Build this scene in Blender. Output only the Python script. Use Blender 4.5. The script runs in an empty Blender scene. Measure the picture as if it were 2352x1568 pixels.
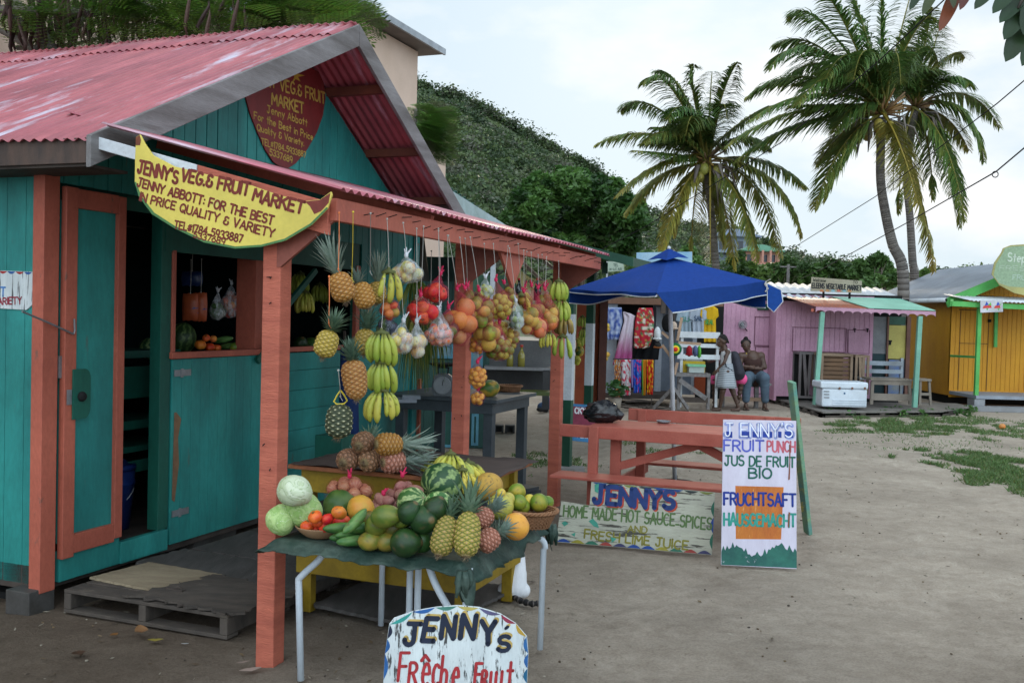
import bpy,math,random
import numpy as np
from mathutils import Vector,Matrix,noise as mnoise
sc=bpy.context.scene
rad=math.radians
FPX,CX,CY,CAMH=2286.7,1176.0,784.0,1.8
PITCH,ROLL=math.atan(64/FPX),rad(1.5)
_f=np.array([0,math.cos(PITCH),-math.sin(PITCH)]);_u0=np.array([0,math.sin(PITCH),math.cos(PITCH)]);_r0=np.array([1.,0,0])
_R=math.cos(ROLL)*_r0+math.sin(ROLL)*_u0;_U=math.cos(ROLL)*_u0-math.sin(ROLL)*_r0
CAM=np.array([0,0,CAMH])
cam_data=bpy.data.cameras.new('camera');cam_data.sensor_width=36;cam_data.lens=FPX/2352*36
cam_data.clip_start=.05;cam_data.clip_end=3000
cam=bpy.data.objects.new('camera',cam_data);sc.collection.objects.link(cam);sc.camera=cam
_m=Matrix.Identity(4)
for _i in range(3):
 _m[_i][0]=_R[_i];_m[_i][1]=_U[_i];_m[_i][2]=-_f[_i];_m[_i][3]=CAM[_i]
cam.matrix_world=_m
SUN_EL,SUN_AZ=14.0,8.0
world=bpy.data.worlds.new('World');sc.world=world;world.use_nodes=True
wt=world.node_tree;wt.nodes.clear();wn=wt.nodes.new
out=wn('ShaderNodeOutputWorld');bg=wn('ShaderNodeBackground');bg.inputs[1].default_value=.12
sky=wn('ShaderNodeTexSky');sky.sky_type='NISHITA';sky.sun_disc=False
sky.sun_elevation=rad(SUN_EL+8);sky.sun_rotation=rad(SUN_AZ);sky.air_density=1.0;sky.dust_density=1.5;sky.ozone_density=1.2
tc=wn('ShaderNodeTexCoord')
mp=wn('ShaderNodeMapping');mp.inputs['Scale'].default_value=(1,1,2.3);mp.inputs['Location'].default_value=(1.7,.6,.3)
n1=wn('ShaderNodeTexNoise');n1.inputs['Scale'].default_value=3.1;n1.inputs['Detail'].default_value=7;n1.inputs['Roughness'].default_value=.52
cr=wn('ShaderNodeValToRGB');cr.color_ramp.elements[0].position=.50;cr.color_ramp.elements[1].position=.68
mixc=wn('ShaderNodeMix');mixc.data_type='RGBA'
mixc.inputs[7].default_value=(6.9,6.8,6.75,1)
L=wt.links.new
L(tc.outputs['Generated'],mp.inputs[0]);L(mp.outputs[0],n1.inputs[0]);L(n1.outputs[0],cr.inputs[0])
pale=wn('ShaderNodeMix');pale.data_type='RGBA';pale.inputs[0].default_value=.96;pale.inputs[7].default_value=(3.9,4.85,5.6,1)
L(sky.outputs[0],pale.inputs[6]);L(pale.outputs[2],mixc.inputs[6]);L(cr.outputs[0],mixc.inputs[0])
sx=wn('ShaderNodeSeparateXYZ');L(tc.outputs['Generated'],sx.inputs[0]);mr_=wn('ShaderNodeMapRange');mr_.inputs[1].default_value=.25;mr_.inputs[2].default_value=-.9;mr_.inputs[3].default_value=1.0;mr_.inputs[4].default_value=3.1;L(sx.outputs[1],mr_.inputs[0])  # sky scaled up behind the camera, added to front-light the shack
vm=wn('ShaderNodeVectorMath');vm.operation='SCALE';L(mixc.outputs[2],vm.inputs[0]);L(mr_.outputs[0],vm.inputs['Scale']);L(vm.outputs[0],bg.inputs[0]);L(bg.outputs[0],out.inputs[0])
sl=bpy.data.lights.new('sun','SUN');sl.energy=.9;sl.angle=rad(14);sl.color=(1,.86,.66)
so=bpy.data.objects.new('sun',sl);sc.collection.objects.link(so)
_d=Vector((math.sin(rad(SUN_AZ))*math.cos(rad(SUN_EL)),math.cos(rad(SUN_AZ))*math.cos(rad(SUN_EL)),math.sin(rad(SUN_EL))))
so.rotation_euler=_d.to_track_quat('Z','Y').to_euler()
sc.view_settings.view_transform='Standard';sc.view_settings.look='None';sc.view_settings.exposure=.46;sc.view_settings.gamma=1
sc.view_settings.use_curve_mapping=False
def ray(x,y):return _f*FPX+_R*(x-CX)+_U*(CY-y)
def P(x,y,z=0.):
 d=ray(x,y);return CAM+d*(z-CAMH)/d[2]
def D(x,y,dep):
 d=ray(x,y);return CAM+d*dep/d[1]
def PL(x,y,p0,n):
 d=ray(x,y);return CAM+d*((np.array(p0)-CAM)@n)/(d@n)
def pxm(p):return float((np.array(p)-CAM)@_f)/FPX
TH=math.atan(874/FPX)
N=np.array([math.cos(TH),-math.sin(TH),0]);A=np.array([math.sin(TH),math.cos(TH),0]);Z3=np.array([0,0,1.])
C0=P(98,1397)
def W(o,u,z):return C0+N*o+A*u+Z3*z
def SO(x,y,o):return PL(x,y,C0+N*o,N)
def rot2(t):return Matrix.Rotation(t,3,'Z')
def srgb(r,g,b):
 f=lambda c:(c/255/12.92)if c/255<=.04045 else((c/255+.055)/1.055)**2.4
 return(f(r),f(g),f(b))
def unit(v):
 v=np.array(v,float);l=np.linalg.norm(v);return v/l if l>1e-12 else v
def frame_of(d,up=(0,0,1)):
 d=unit(d);up=np.array(up,float)
 if abs(d@up)>.98:up=np.array([1.,0,0])if abs(d[0])<.9 else np.array([0,1.,0])
 s=unit(np.cross(up,d));return d,s,np.cross(d,s)
class MB:
 def __init__(s,col=None):s.v=[];s.f=[];s.c=[];s.n=0;s.col=col;s.bulk=[]
 def add(s,vs,fs,col=None):
  col=col if col is not None else s.col
  for q in vs:s.v.append(tuple(float(t)for t in q));s.c.append(col)
  for q in fs:s.f.append(tuple(i+s.n for i in q))
  s.n+=len(vs);return s
 def box(s,c,sz,R=None,col=None):
  c=np.array(c,float);h=np.array(sz,float)/2
  vs=[]
  for k in range(8):
   q=np.array([h[0]*(1 if k&1 else-1),h[1]*(1 if k&2 else-1),h[2]*(1 if k&4 else-1)])
   if R is not None:q=np.array(R@Vector(q))
   vs.append(c+q)
  return s.add(vs,[(0,2,3,1),(4,5,7,6),(0,1,5,4),(2,6,7,3),(0,4,6,2),(1,3,7,5)],col)
 def span(s,lo,hi,col=None):
  lo=np.array(lo,float);hi=np.array(hi,float);return s.box((lo+hi)/2,abs(hi-lo),None,col)
 def bar(s,a,b,w,h,up=(0,0,1),col=None):
  a=np.array(a,float);b=np.array(b,float);d,x,y=frame_of(b-a,up)
  vs=[]
  for q in(a,b):
   for sx,sy in((-1,-1),(1,-1),(1,1),(-1,1)):vs.append(q+x*sx*w/2+y*sy*h/2)
  return s.add(vs,[(3,2,1,0),(4,5,6,7),(0,1,5,4),(1,2,6,5),(2,3,7,6),(3,0,4,7)],col)
 def tube(s,pts,r,n=8,col=None,cap=True,sq=1.0):
  pts=[np.array(q,float)for q in pts];m=len(pts)
  if not hasattr(r,'__len__'):r=[r]*m
  vs=[];fs=[];up=None
  for i,q in enumerate(pts):
   d=pts[min(i+1,m-1)]-pts[max(i-1,0)];d=unit(d)
   if up is None:_,x,y=frame_of(d)
   else:
    x=unit(up-d*(up@d));y=np.cross(d,x)
   up=x
   for k in range(n):
    t=2*math.pi*k/n;vs.append(q+(x*math.cos(t)+y*math.sin(t)*sq)*r[i])
  for i in range(m-1):
   for k in range(n):fs.append((i*n+k,i*n+(k+1)%n,(i+1)*n+(k+1)%n,(i+1)*n+k))
  if cap:fs.append(tuple(range(n-1,-1,-1)));fs.append(tuple((m-1)*n+k for k in range(n)))
  return s.add(vs,fs,col)
 def prism(s,poly,o,ex,ey,th,col=None):
  o=np.array(o,float);ex=np.array(ex,float);ey=np.array(ey,float);nz=unit(np.cross(ex,ey));k=len(poly)
  vs=[o+ex*a+ey*b for a,b in poly]+[o+ex*a+ey*b-nz*th for a,b in poly]
  return s.add(vs,[tuple(range(k)),tuple(range(2*k-1,k-1,-1))]+[(i,i+k,(i+1)%k+k,(i+1)%k)for i in range(k)],col)
 def quad(s,a,b,c,d,col=None):return s.add([a,b,c,d],[(0,1,2,3)],col)
 def lathe(s,c,prof,n=16,axis=(0,0,1),col=None,fn=None):
  d,x,y=frame_of(axis,(0,1,0));c=np.array(c,float);vs=[];fs=[];m=len(prof)
  for i,(r,h)in enumerate(prof):
   for k in range(n):
    t=2*math.pi*k/n;rr=r*(fn(t,i/(m-1))if fn else 1);vs.append(c+d*h+(x*math.cos(t)+y*math.sin(t))*rr)
  for i in range(m-1):
   for k in range(n):fs.append((i*n+k,i*n+(k+1)%n,(i+1)*n+(k+1)%n,(i+1)*n+k))
  if prof[0][0]>1e-4:fs.append(tuple(range(n-1,-1,-1)))
  if prof[-1][0]>1e-4:fs.append(tuple((m-1)*n+k for k in range(n)))
  return s.add(vs,fs,col)
 def ball(s,c,r,n=12,m=8,col=None,sc3=(1,1,1),R=None):
  c=np.array(c,float);vs=[];fs=[]
  for i in range(m+1):
   ph=math.pi*i/m-math.pi/2
   for k in range(n):
    t=2*math.pi*k/n;q=np.array([math.cos(ph)*math.cos(t)*sc3[0],math.cos(ph)*math.sin(t)*sc3[1],math.sin(ph)*sc3[2]])*r
    if R is not None:q=np.array(R@Vector(q))
    vs.append(c+q)
  for i in range(m):
   for k in range(n):fs.append((i*n+k,i*n+(k+1)%n,(i+1)*n+(k+1)%n,(i+1)*n+k))
  return s.add(vs,fs,col)
 def arrays(s,V,Fq,Cc):
  s.bulk.append((np.asarray(V,float),np.asarray(Fq,int),np.asarray(Cc,float)));return s
 def mesh(s,name,mat,smooth=False,inv=None,shift=None):
  me=bpy.data.meshes.new(name)
  V=np.array(s.v,float).reshape(-1,3);faces=list(s.f);C=s.c
  if s.bulk:
   Vs=[V]+[b[0]for b in s.bulk];off=len(V);Cs=list(C)
   for b in s.bulk:
    faces+=[tuple(r)for r in(b[1]+off).tolist()];off+=len(b[0]);Cs+=[tuple(r)for r in b[2].tolist()]
   V=np.concatenate(Vs);C=Cs
  if inv is not None:
   M=np.array(inv);V=V@M[:3,:3].T+M[:3,3]
  if shift is not None:V=V-np.array(shift)
  me.from_pydata(V.tolist(),[],faces);me.validate(clean_customdata=False)
  if any(c is not None for c in C)and len(me.vertices)==len(C):
   at=me.color_attributes.new('Col','FLOAT_COLOR','POINT')
   arr=np.ones((len(C),4),np.float32);arr[:,:3]=[c if c is not None else(.5,.5,.5)for c in C]
   at.data.foreach_set('color',arr.ravel())
  if mat:me.materials.append(mat)
  if smooth:me.shade_smooth()
  me.update();return me
 def build(s,name,mat,parent=None,smooth=False,bevel=0,local=False,label=None,cat=None,group=None,kind=None,origin=None,sub=0):
  inv=None;shift=None;loc=(0,0,0)
  if parent is not None and not local:inv=chain(parent).inverted()
  if parent is None:
   V=np.array(s.v,float).reshape(-1,3)
   if s.bulk:V=np.concatenate([V]+[b[0]for b in s.bulk])
   loc=np.array(origin,float)if origin is not None else np.array([(V[:,0].min()+V[:,0].max())/2,(V[:,1].min()+V[:,1].max())/2,V[:,2].min()])
   shift=loc
  me=s.mesh(name,mat,smooth,inv,shift)
  o=bpy.data.objects.new(name,me);sc.collection.objects.link(o);o.location=loc
  if parent is not None:o.parent=parent
  if bevel:
   b=o.modifiers.new('bevel','BEVEL');b.width=bevel;b.segments=2;b.limit_method='ANGLE';b.angle_limit=rad(40)
  if sub:
   b=o.modifiers.new('sub','SUBSURF');b.levels=sub;b.render_levels=sub
  tag(o,label,cat,group,kind);return o
def chain(o):
 M=o.matrix_basis.copy()
 while o.parent is not None:o=o.parent;M=o.matrix_basis@M
 return M
def tag(o,label=None,cat=None,group=None,kind=None):
 if label:o['label']=label
 if cat:o['category']=cat
 if group:o['group']=group
 if kind:o['kind']=kind
 return o
def thing(name,label,cat,loc=(0,0,0),rotz=0,group=None):
 o=bpy.data.objects.new(name,None);sc.collection.objects.link(o);o.empty_display_size=.1
 o.location=Vector(loc);o.rotation_euler=(0,0,rotz);return tag(o,label,cat,group)
def inst(name,me,loc,R=None,s=1.,parent=None,label=None,cat=None,group=None):
 o=bpy.data.objects.new(name,me);sc.collection.objects.link(o)
 s3=(s,s,s)if not hasattr(s,'__len__')else s
 M=Matrix.Translation(Vector(loc))@((R or Matrix.Identity(3)).to_4x4())@Matrix.Diagonal((*s3,1))
 if parent is not None:M=chain(parent).inverted()@M;o.parent=parent
 o.matrix_basis=M;return tag(o,label,cat,group)
def eul(x=0,y=0,z=0):return Matrix.Rotation(rad(z),3,'Z')@Matrix.Rotation(rad(y),3,'Y')@Matrix.Rotation(rad(x),3,'X')
def align(axis,spin=0):
 q=Vector((0,0,1)).rotation_difference(Vector(axis).normalized());return q.to_matrix()@Matrix.Rotation(spin,3,'Z')
MATS={}
def _new(name):
 m=bpy.data.materials.new(name);m.use_nodes=True;nt=m.node_tree;nt.nodes.clear()
 o=nt.nodes.new('ShaderNodeOutputMaterial');b=nt.nodes.new('ShaderNodeBsdfPrincipled');nt.links.new(b.outputs[0],o.inputs[0])
 return m,nt,b,o
def _noise(nt,scale,stretch=(1,1,1),detail=4,rough=.55,dist=0,coord='Object',loc=(0,0,0)):
 t=nt.nodes.new('ShaderNodeTexCoord');mp=nt.nodes.new('ShaderNodeMapping');mp.inputs['Scale'].default_value=stretch;mp.inputs['Location'].default_value=loc
 n=nt.nodes.new('ShaderNodeTexNoise');n.inputs['Scale'].default_value=scale;n.inputs['Detail'].default_value=detail
 n.inputs['Roughness'].default_value=rough;n.inputs['Distortion'].default_value=dist
 nt.links.new(t.outputs[coord],mp.inputs[0]);nt.links.new(mp.outputs[0],n.inputs[0]);return n
def _ramp(nt,src,a,b,ca=(0,0,0,1),cb=(1,1,1,1)):
 r=nt.nodes.new('ShaderNodeValToRGB');r.color_ramp.elements[0].position=a;r.color_ramp.elements[1].position=b
 r.color_ramp.elements[0].color=ca;r.color_ramp.elements[1].color=cb;nt.links.new(src,r.inputs[0]);return r
def _mix(nt,fac,a,b,mode='MIX'):
 m=nt.nodes.new('ShaderNodeMix');m.data_type='RGBA';m.blend_type=mode
 for i,v in((0,fac),(6,a),(7,b)):
  if hasattr(v,'links')or hasattr(v,'is_linked'):nt.links.new(v,m.inputs[i])
  elif i==0:m.inputs[0].default_value=v
  else:m.inputs[i].default_value=(*v[:3],1)
 return m.outputs[2]
def _bump(nt,b,src,strength,dist=.01,prev=None):
 u=nt.nodes.new('ShaderNodeBump');u.inputs['Strength'].default_value=strength;u.inputs['Distance'].default_value=dist
 nt.links.new(src,u.inputs['Height'])
 if prev:nt.links.new(prev.outputs[0],u.inputs['Normal'])
 nt.links.new(u.outputs[0],b.inputs['Normal']);return u
def mat(name,c1,c2=None,scale=6,stretch=(1,1,1),rough=.6,bump=.15,lo=.35,hi=.68,wear=None,wear_t=(.62,.68),wear_scale=3,wear_stretch=None,metal=0,dirt=.25,fine=40,spec=.3,bdist=.006):
 """painted / weathered surface: two tones, optional patches of what lies underneath, fine grime"""
 if name in MATS:return MATS[name]
 m,nt,b,o=_new(name);c2=c2 or tuple(x*.75 for x in c1)
 n=_noise(nt,scale,stretch,6);r=_ramp(nt,n.outputs[0],lo,hi);col=_mix(nt,r.outputs[0],c1,c2)
 if dirt:
  n2=_noise(nt,fine,stretch,5,.7);r2=_ramp(nt,n2.outputs[0],.3,.75,(1-dirt,1-dirt,1-dirt,1),(1,1,1,1));col=_mix(nt,1.,col,r2.outputs[0],'MULTIPLY')
  n4=_noise(nt,1.7,(1,1,1),7,.65,loc=(3,1,7));r4=_ramp(nt,n4.outputs[0],.35,.65,(1-dirt*.8,1-dirt*.85,1-dirt*.9,1),(1,1,1,1));col=_mix(nt,1.,col,r4.outputs[0],'MULTIPLY')
 if wear:
  n3=_noise(nt,wear_scale,wear_stretch or stretch,9,.68,loc=(5,2,1));r3=_ramp(nt,n3.outputs[0],*wear_t);col=_mix(nt,r3.outputs[0],col,wear)
 nt.links.new(col,b.inputs['Base Color']);b.inputs['Roughness'].default_value=rough;b.inputs['Metallic'].default_value=metal
 b.inputs['Specular IOR Level'].default_value=spec
 if bump:
  nb=_noise(nt,fine,stretch,6,.65);_bump(nt,b,nb.outputs[0],bump,bdist)
 MATS[name]=m;return m
def vcmat(name,rough=.5,spec=.4,noise=.12,nscale=60,bump=.0,hue=.02,val=.18,sss=0,transl=0,coat=0,streak=None):
 if name in MATS:return MATS[name]
 m,nt,b,o=_new(name);a=nt.nodes.new('ShaderNodeVertexColor');a.layer_name='Col'
 oi=nt.nodes.new('ShaderNodeObjectInfo');hs=nt.nodes.new('ShaderNodeHueSaturation')
 for sock,lo,hi in(('Hue',.5-hue,.5+hue),('Value',1-val,1+val)):
  mr=nt.nodes.new('ShaderNodeMapRange');mr.inputs[3].default_value=lo;mr.inputs[4].default_value=hi
  nt.links.new(oi.outputs['Random'],mr.inputs[0])if sock=='Hue' else None
  if sock=='Value':
   mm=nt.nodes.new('ShaderNodeMath');mm.operation='FRACT';m2=nt.nodes.new('ShaderNodeMath');m2.operation='MULTIPLY';m2.inputs[1].default_value=7.31
   nt.links.new(oi.outputs['Random'],m2.inputs[0]);nt.links.new(m2.outputs[0],mm.inputs[0]);nt.links.new(mm.outputs[0],mr.inputs[0])
  nt.links.new(mr.outputs[0],hs.inputs[sock])
 nt.links.new(a.outputs[0],hs.inputs['Color']);col=hs.outputs[0]
 if noise:
  n=_noise(nt,nscale,(1,1,1),5,.6);r=_ramp(nt,n.outputs[0],.3,.7,(1-noise*2,1-noise*2,1-noise*2,1),(1,1,1,1));col=_mix(nt,1.,col,r.outputs[0],'MULTIPLY')
  if bump:_bump(nt,b,n.outputs[0],bump,.003)
 nt.links.new(col,b.inputs['Base Color']);b.inputs['Roughness'].default_value=rough;b.inputs['Specular IOR Level'].default_value=spec
 if coat:b.inputs['Coat Weight'].default_value=coat
 if sss:b.inputs['Subsurface Weight'].default_value=sss;b.inputs['Subsurface Radius'].default_value=(.02,.01,.006);b.inputs['Subsurface Scale'].default_value=.3
 if transl:
  t=nt.nodes.new('ShaderNodeBsdfTranslucent');nt.links.new(col,t.inputs[0]);ms=nt.nodes.new('ShaderNodeMixShader');ms.inputs[0].default_value=transl
  nt.links.new(b.outputs[0],ms.inputs[1]);nt.links.new(t.outputs[0],ms.inputs[2]);nt.links.new(ms.outputs[0],o.inputs[0])
 MATS[name]=m;return m
def netmat(name,color,alpha=.5,scale=260,plastic=False):
 if name in MATS:return MATS[name]
 m,nt,b,o=_new(name);b.inputs['Base Color'].default_value=(*color,1);b.inputs['Roughness'].default_value=.15 if plastic else .5
 tr=nt.nodes.new('ShaderNodeBsdfTransparent');ms=nt.nodes.new('ShaderNodeMixShader')
 n=_noise(nt,scale,(1,1,.35)if plastic else(1,1,1),3)
 r=_ramp(nt,n.outputs[0],.4,.62,(alpha*.35,)*3+(1,),(min(1,alpha*1.7),)*3+(1,))
 nt.links.new(r.outputs[0],ms.inputs[0]);nt.links.new(tr.outputs[0],ms.inputs[1]);nt.links.new(b.outputs[0],ms.inputs[2]);nt.links.new(ms.outputs[0],o.inputs[0])
 if plastic:_bump(nt,b,n.outputs[0],.8,.02)
 MATS[name]=m;return m
TEAL=(.030,.29,.262);TEAL2=(.019,.19,.178);SALM=(.52,.135,.085);SALM2=(.40,.10,.065);WOODC=(.18,.14,.11)
m_teal=mat('teal_paint',TEAL,TEAL2,2.6,(1,1,.3),.5,.15,.38,.64,wear=(.07,.13,.11),wear_t=(.635,.70),wear_scale=6,wear_stretch=(1.5,1.5,.4))
m_teal_dk=mat('green_paint',(.012,.12,.085),(.008,.08,.06),3,(1,1,.4),.55,.15)
m_salm=mat('salmon_paint',SALM,SALM2,3,(1,1,.5),.55,.3,wear=(.17,.08,.06),wear_t=(.64,.69),wear_scale=9,fine=55)
m_salm_rough=mat('rough_sawn_salmon',(.58,.16,.10),(.45,.115,.075),3,(1,1,8),.65,.8,wear=(.20,.09,.06),wear_t=(.66,.70),wear_scale=8,wear_stretch=(1,1,1.5),fine=20,bdist=.006)
m_grey_board=mat('weathered_grey_board',(.27,.255,.255),(.15,.135,.13),4,(3,.35,3),.75,.4,wear=(.10,.085,.08),wear_t=(.62,.78),fine=50)
m_wood_dk=mat('dark_wood',(.085,.066,.055),(.045,.035,.03),5,(1,1,1),.8,.5)
m_black=mat('black_gap',(.01,.01,.01),None,3,dirt=0,bump=0,rough=.9)
def roofmat(name,a,b,metalc,t=(.50,.66),stretch=(.5,5,.5)):
 return mat(name,a,b,1.8,stretch,.42,.12,.38,.62,wear=metalc,wear_t=t,wear_scale=1.3,wear_stretch=stretch,dirt=.3,fine=14,spec=.5)
m_roof=roofmat('faded_red_sheet',(.54,.14,.16),(.38,.095,.12),(.52,.46,.54),(.54,.66),(3.2,.4,.4));m_roof_c=roofmat('faded_canopy_sheet',(.58,.15,.20),(.44,.10,.13),(.58,.46,.54),(.52,.68),(.4,3.2,.4))
m_roof_under=mat('roof_underside',(.14,.035,.045),(.08,.025,.03),3,(1,3,1),.6,.1,wear=(.30,.14,.16),wear_t=(.5,.7))
m_steel=mat('grey_steel',(.35,.36,.38),None,8,metal=.6,rough=.45,bump=.05)
m_white=mat('white_paint',(.72,.75,.78),(.60,.63,.66),5,rough=.45,bump=.08,wear=(.25,.2,.16),wear_t=(.66,.72),wear_scale=9)
VG=vcmat('produce_gloss',.42,.35,.10,55,.05,.012,.12)
VM=vcmat('produce_matte',.62,.3,.16,70,.25,.01,.14)
VL=vcmat('leaf',.45,.4,.15,9,0,.015,.12,transl=.3)
VF=vcmat('fabric',.85,.1,.12,90,.2,0,.02,transl=.12)
VP=vcmat('painted',.6,.25,.16,25,.15,0,.03)
rng=random.Random(7);nr=np.random.RandomState(5)
# ============================ GROUND
def fbm(x,y,s=1.,oct=4,z=0.):
 v=0;a=1;t=0
 for i in range(oct):
  v+=a*mnoise.noise(Vector((x*s,y*s,z+i*7.3)));t+=a;a*=.5;s*=2
 return v/t
def ground_mat():
 m,nt,b,o=_new('sand');a=nt.nodes.new('ShaderNodeVertexColor');a.layer_name='Col'
 n=_noise(nt,1.1,(1,1,1),9,.62);r=_ramp(nt,n.outputs[0],.3,.72,(.72,.70,.68,1),(1.08,1.07,1.05,1));c=_mix(nt,1.,a.outputs[0],r.outputs[0],'MULTIPLY')
 n2=_noise(nt,7,(1,1,1),9,.78);r2=_ramp(nt,n2.outputs[0],.34,.62,(.74,.72,.70,1),(1,1,1,1));c=_mix(nt,1.,c,r2.outputs[0],'MULTIPLY')
 n3=_noise(nt,70,(1,1,1),4,.7);r3=_ramp(nt,n3.outputs[0],.3,.6,(.74,.72,.7,1),(1,1,1,1));c=_mix(nt,1.,c,r3.outputs[0],'MULTIPLY')
 nt.links.new(c,b.inputs['Base Color']);b.inputs['Roughness'].default_value=.9;b.inputs['Specular IOR Level'].default_value=.15
 u=_bump(nt,b,n2.outputs[0],.8,.04);_bump(nt,b,n3.outputs[0],.5,.008,u);return m
def soil(x,y):
 """real soil colour: pale sand in the open, trodden brown earth beside and in front of the shack"""
 v=np.array([x,y,0])-C0;o_,u_=v@N,v@A
 d=max(0,min(1,(3.4+.9*fbm(x,y,.7)-o_)/2.6));d*=max(0,min(1,(7.5-u_)/3.0))
 d2=max(0,min(1,(7.4-y+.8*fbm(x,y,.9,3,3))/3.2))*.45
 k=max(d,d2);s=np.array([.48,.415,.345])*(1+.10*fbm(x,y,.35,3,6));e=np.array([.155,.12,.092])
 c=s*(1-k)+e*k
 if y>300:c=np.array([.08,.10,.05])
 return tuple(c)
def spaced(lo,hi,near_lo,near_hi,step,grow=1.16):
 a=list(np.arange(near_lo,near_hi,step));s=step;x=near_hi
 while x<hi:a.append(x);s*=grow;x+=s
 a.append(hi);s=step;x=near_lo-step;b=[]
 while x>lo:b.append(x);s*=grow;x-=s
 b.append(lo);return b[::-1]+a
g=MB();xs=spaced(-900,900,-4,9,.075);ys=spaced(-40,1500,2.5,14,.065,1.06);nx=len(xs)
for y in ys:
 for x in xs:
  near=max(0,min(1,(26-y)/12))if abs(x)<15 else 0
  z=(fbm(x,y,1.3,3)*.022+fbm(x,y,4.2,3,5)*.016-.034*max(0,fbm(x,y,2.6,2,8)-.18)-.012)*near
  g.v.append((x,y,z));g.c.append(soil(x,y))
for j in range(len(ys)-1):
 for i in range(nx-1):g.f.append((j*nx+i,j*nx+i+1,(j+1)*nx+i+1,(j+1)*nx+i))
g.n=len(g.v);gv=np.array(g.v);fr_=np.random.RandomState(17)
for i in range(150):
 fx_,fy_=fr_.uniform(.6,8.5),fr_.uniform(4.6,14);ang=fr_.normal(1.2,.6);sel=(abs(gv[:,0]-fx_)<.4)&(abs(gv[:,1]-fy_)<.4);dx_,dy_=gv[sel,0]-fx_,gv[sel,1]-fy_
 a_=(dx_*math.cos(ang)+dy_*math.sin(ang))/.13;b_=(-dx_*math.sin(ang)+dy_*math.cos(ang))/.06;q_=a_*a_+b_*b_;gv[sel,2]+=-.020*np.exp(-q_)+.009*np.exp(-(np.sqrt(q_)-1.7)**2*3)
g.v=[tuple(q)for q in gv.tolist()]
g.build('ground',ground_mat(),smooth=True,kind='structure',origin=(0,0,0))
def grass(name,patches,seed,label):
 r_=np.random.RandomState(seed);V=[];Fq=[];Cc=[];n=0
 for(cx_,cy_,rx,ry,cnt,hgt)in patches:
  for _ in range(cnt):
   a=r_.uniform(0,2*math.pi);q=math.sqrt(r_.uniform())
   x=cx_+rx*q*math.cos(a);y=cy_+ry*q*math.sin(a)
   if fbm(x,y,2.2,4,9)<-.05+.62*(q-.42):continue
   h_=hgt*r_.uniform(.35,1.3);w_=.006+.004*r_.uniform();t=r_.uniform(0,6.28);lx,ly=r_.normal(0,.7*h_,2)
   dx,dy=math.cos(t)*w_,math.sin(t)*w_;z0=-.012
   V+=[(x-dx,y-dy,z0),(x+dx,y+dy,z0),(x+lx+dx*.2,y+ly+dy*.2,z0+h_),(x+lx-dx*.2,y+ly-dy*.2,z0+h_)]
   gcol=r_.uniform(.7,1.2);yel=r_.uniform()<.15
   c=(.16*gcol,.17*gcol,.05)if yel else(.11*gcol,.19*gcol,.055*gcol)
   Cc+=[c]*4;Fq.append((n,n+1,n+2,n+3));n+=4
 m=MB();m.arrays(V,Fq,Cc);return m.build(name,VL,kind='stuff',label=label,cat='grass')
def gp(x,y):p=P(x,y);return p[0],p[1]
def patch(x,y,rx,ry,cnt,h_):a,b=gp(x,y);return(a,b,rx,ry,cnt,h_)
grass('grass',[patch(2060,978,1.7,1.6,15000,.05),patch(2180,965,2.2,1.4,12000,.045),patch(2290,1065,1.3,1.6,26000,.045),patch(2360,1110,1.1,2.2,22000,.045),patch(2330,995,2.0,1.5,12000,.04),patch(1980,990,1.2,.8,3000,.025),patch(2110,1010,2.5,2.5,2500,.03),patch(2130,945,1.6,.3,1200,.06),patch(1930,942,.5,.2,250,.07)],3,'short green grass in patches on the sandy yard at right')
grass('grass',[patch(1230,1060,.8,1.1,3500,.035),patch(1520,1035,.7,.6,1500,.03),patch(1440,1010,.6,.6,900,.03)],4,'thin low grass growing behind the orange picnic table')
def litter():
 r_=np.random.RandomState(11);m=MB()
 for i in range(1500):
  if i<520:x=r_.uniform(-3.2,.6);y=r_.uniform(3.6,7.0)
  elif i<900:x=r_.uniform(1.2,4.5);y=r_.uniform(4.2,12)
  else:x=r_.uniform(-1,11);y=r_.uniform(9,20.5)
  s=r_.uniform(.004,.016)*(1+.03*y);t=r_.uniform(0,6.3)
  col=[(.055,.04,.03),(.16,.11,.06),(.30,.26,.2),(.09,.06,.035)][r_.randint(4)]
  z=fbm(x,y,1.3,3)*.022-.008
  if r_.uniform()<.5:m.ball((x,y,z),s*.6,6,4,col,(1,.8,.55),eul(0,0,math.degrees(t)))
  else:
   a=np.array([math.cos(t),math.sin(t),0]);b=np.array([-math.sin(t),math.cos(t),0]);c=np.array([x,y,z+.004])
   w_=r_.uniform(.2,.6);m.add([c-a*s*1.6,c-b*s*w_+Z3*.004,c+a*s*1.6+Z3*.004,c+b*s*w_],[(0,1,2,3)],col)
 return m
litter().build('litter',VP,kind='stuff',label='scattered twigs, dry leaves and pebbles lying on the sand',cat='litter')
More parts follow.
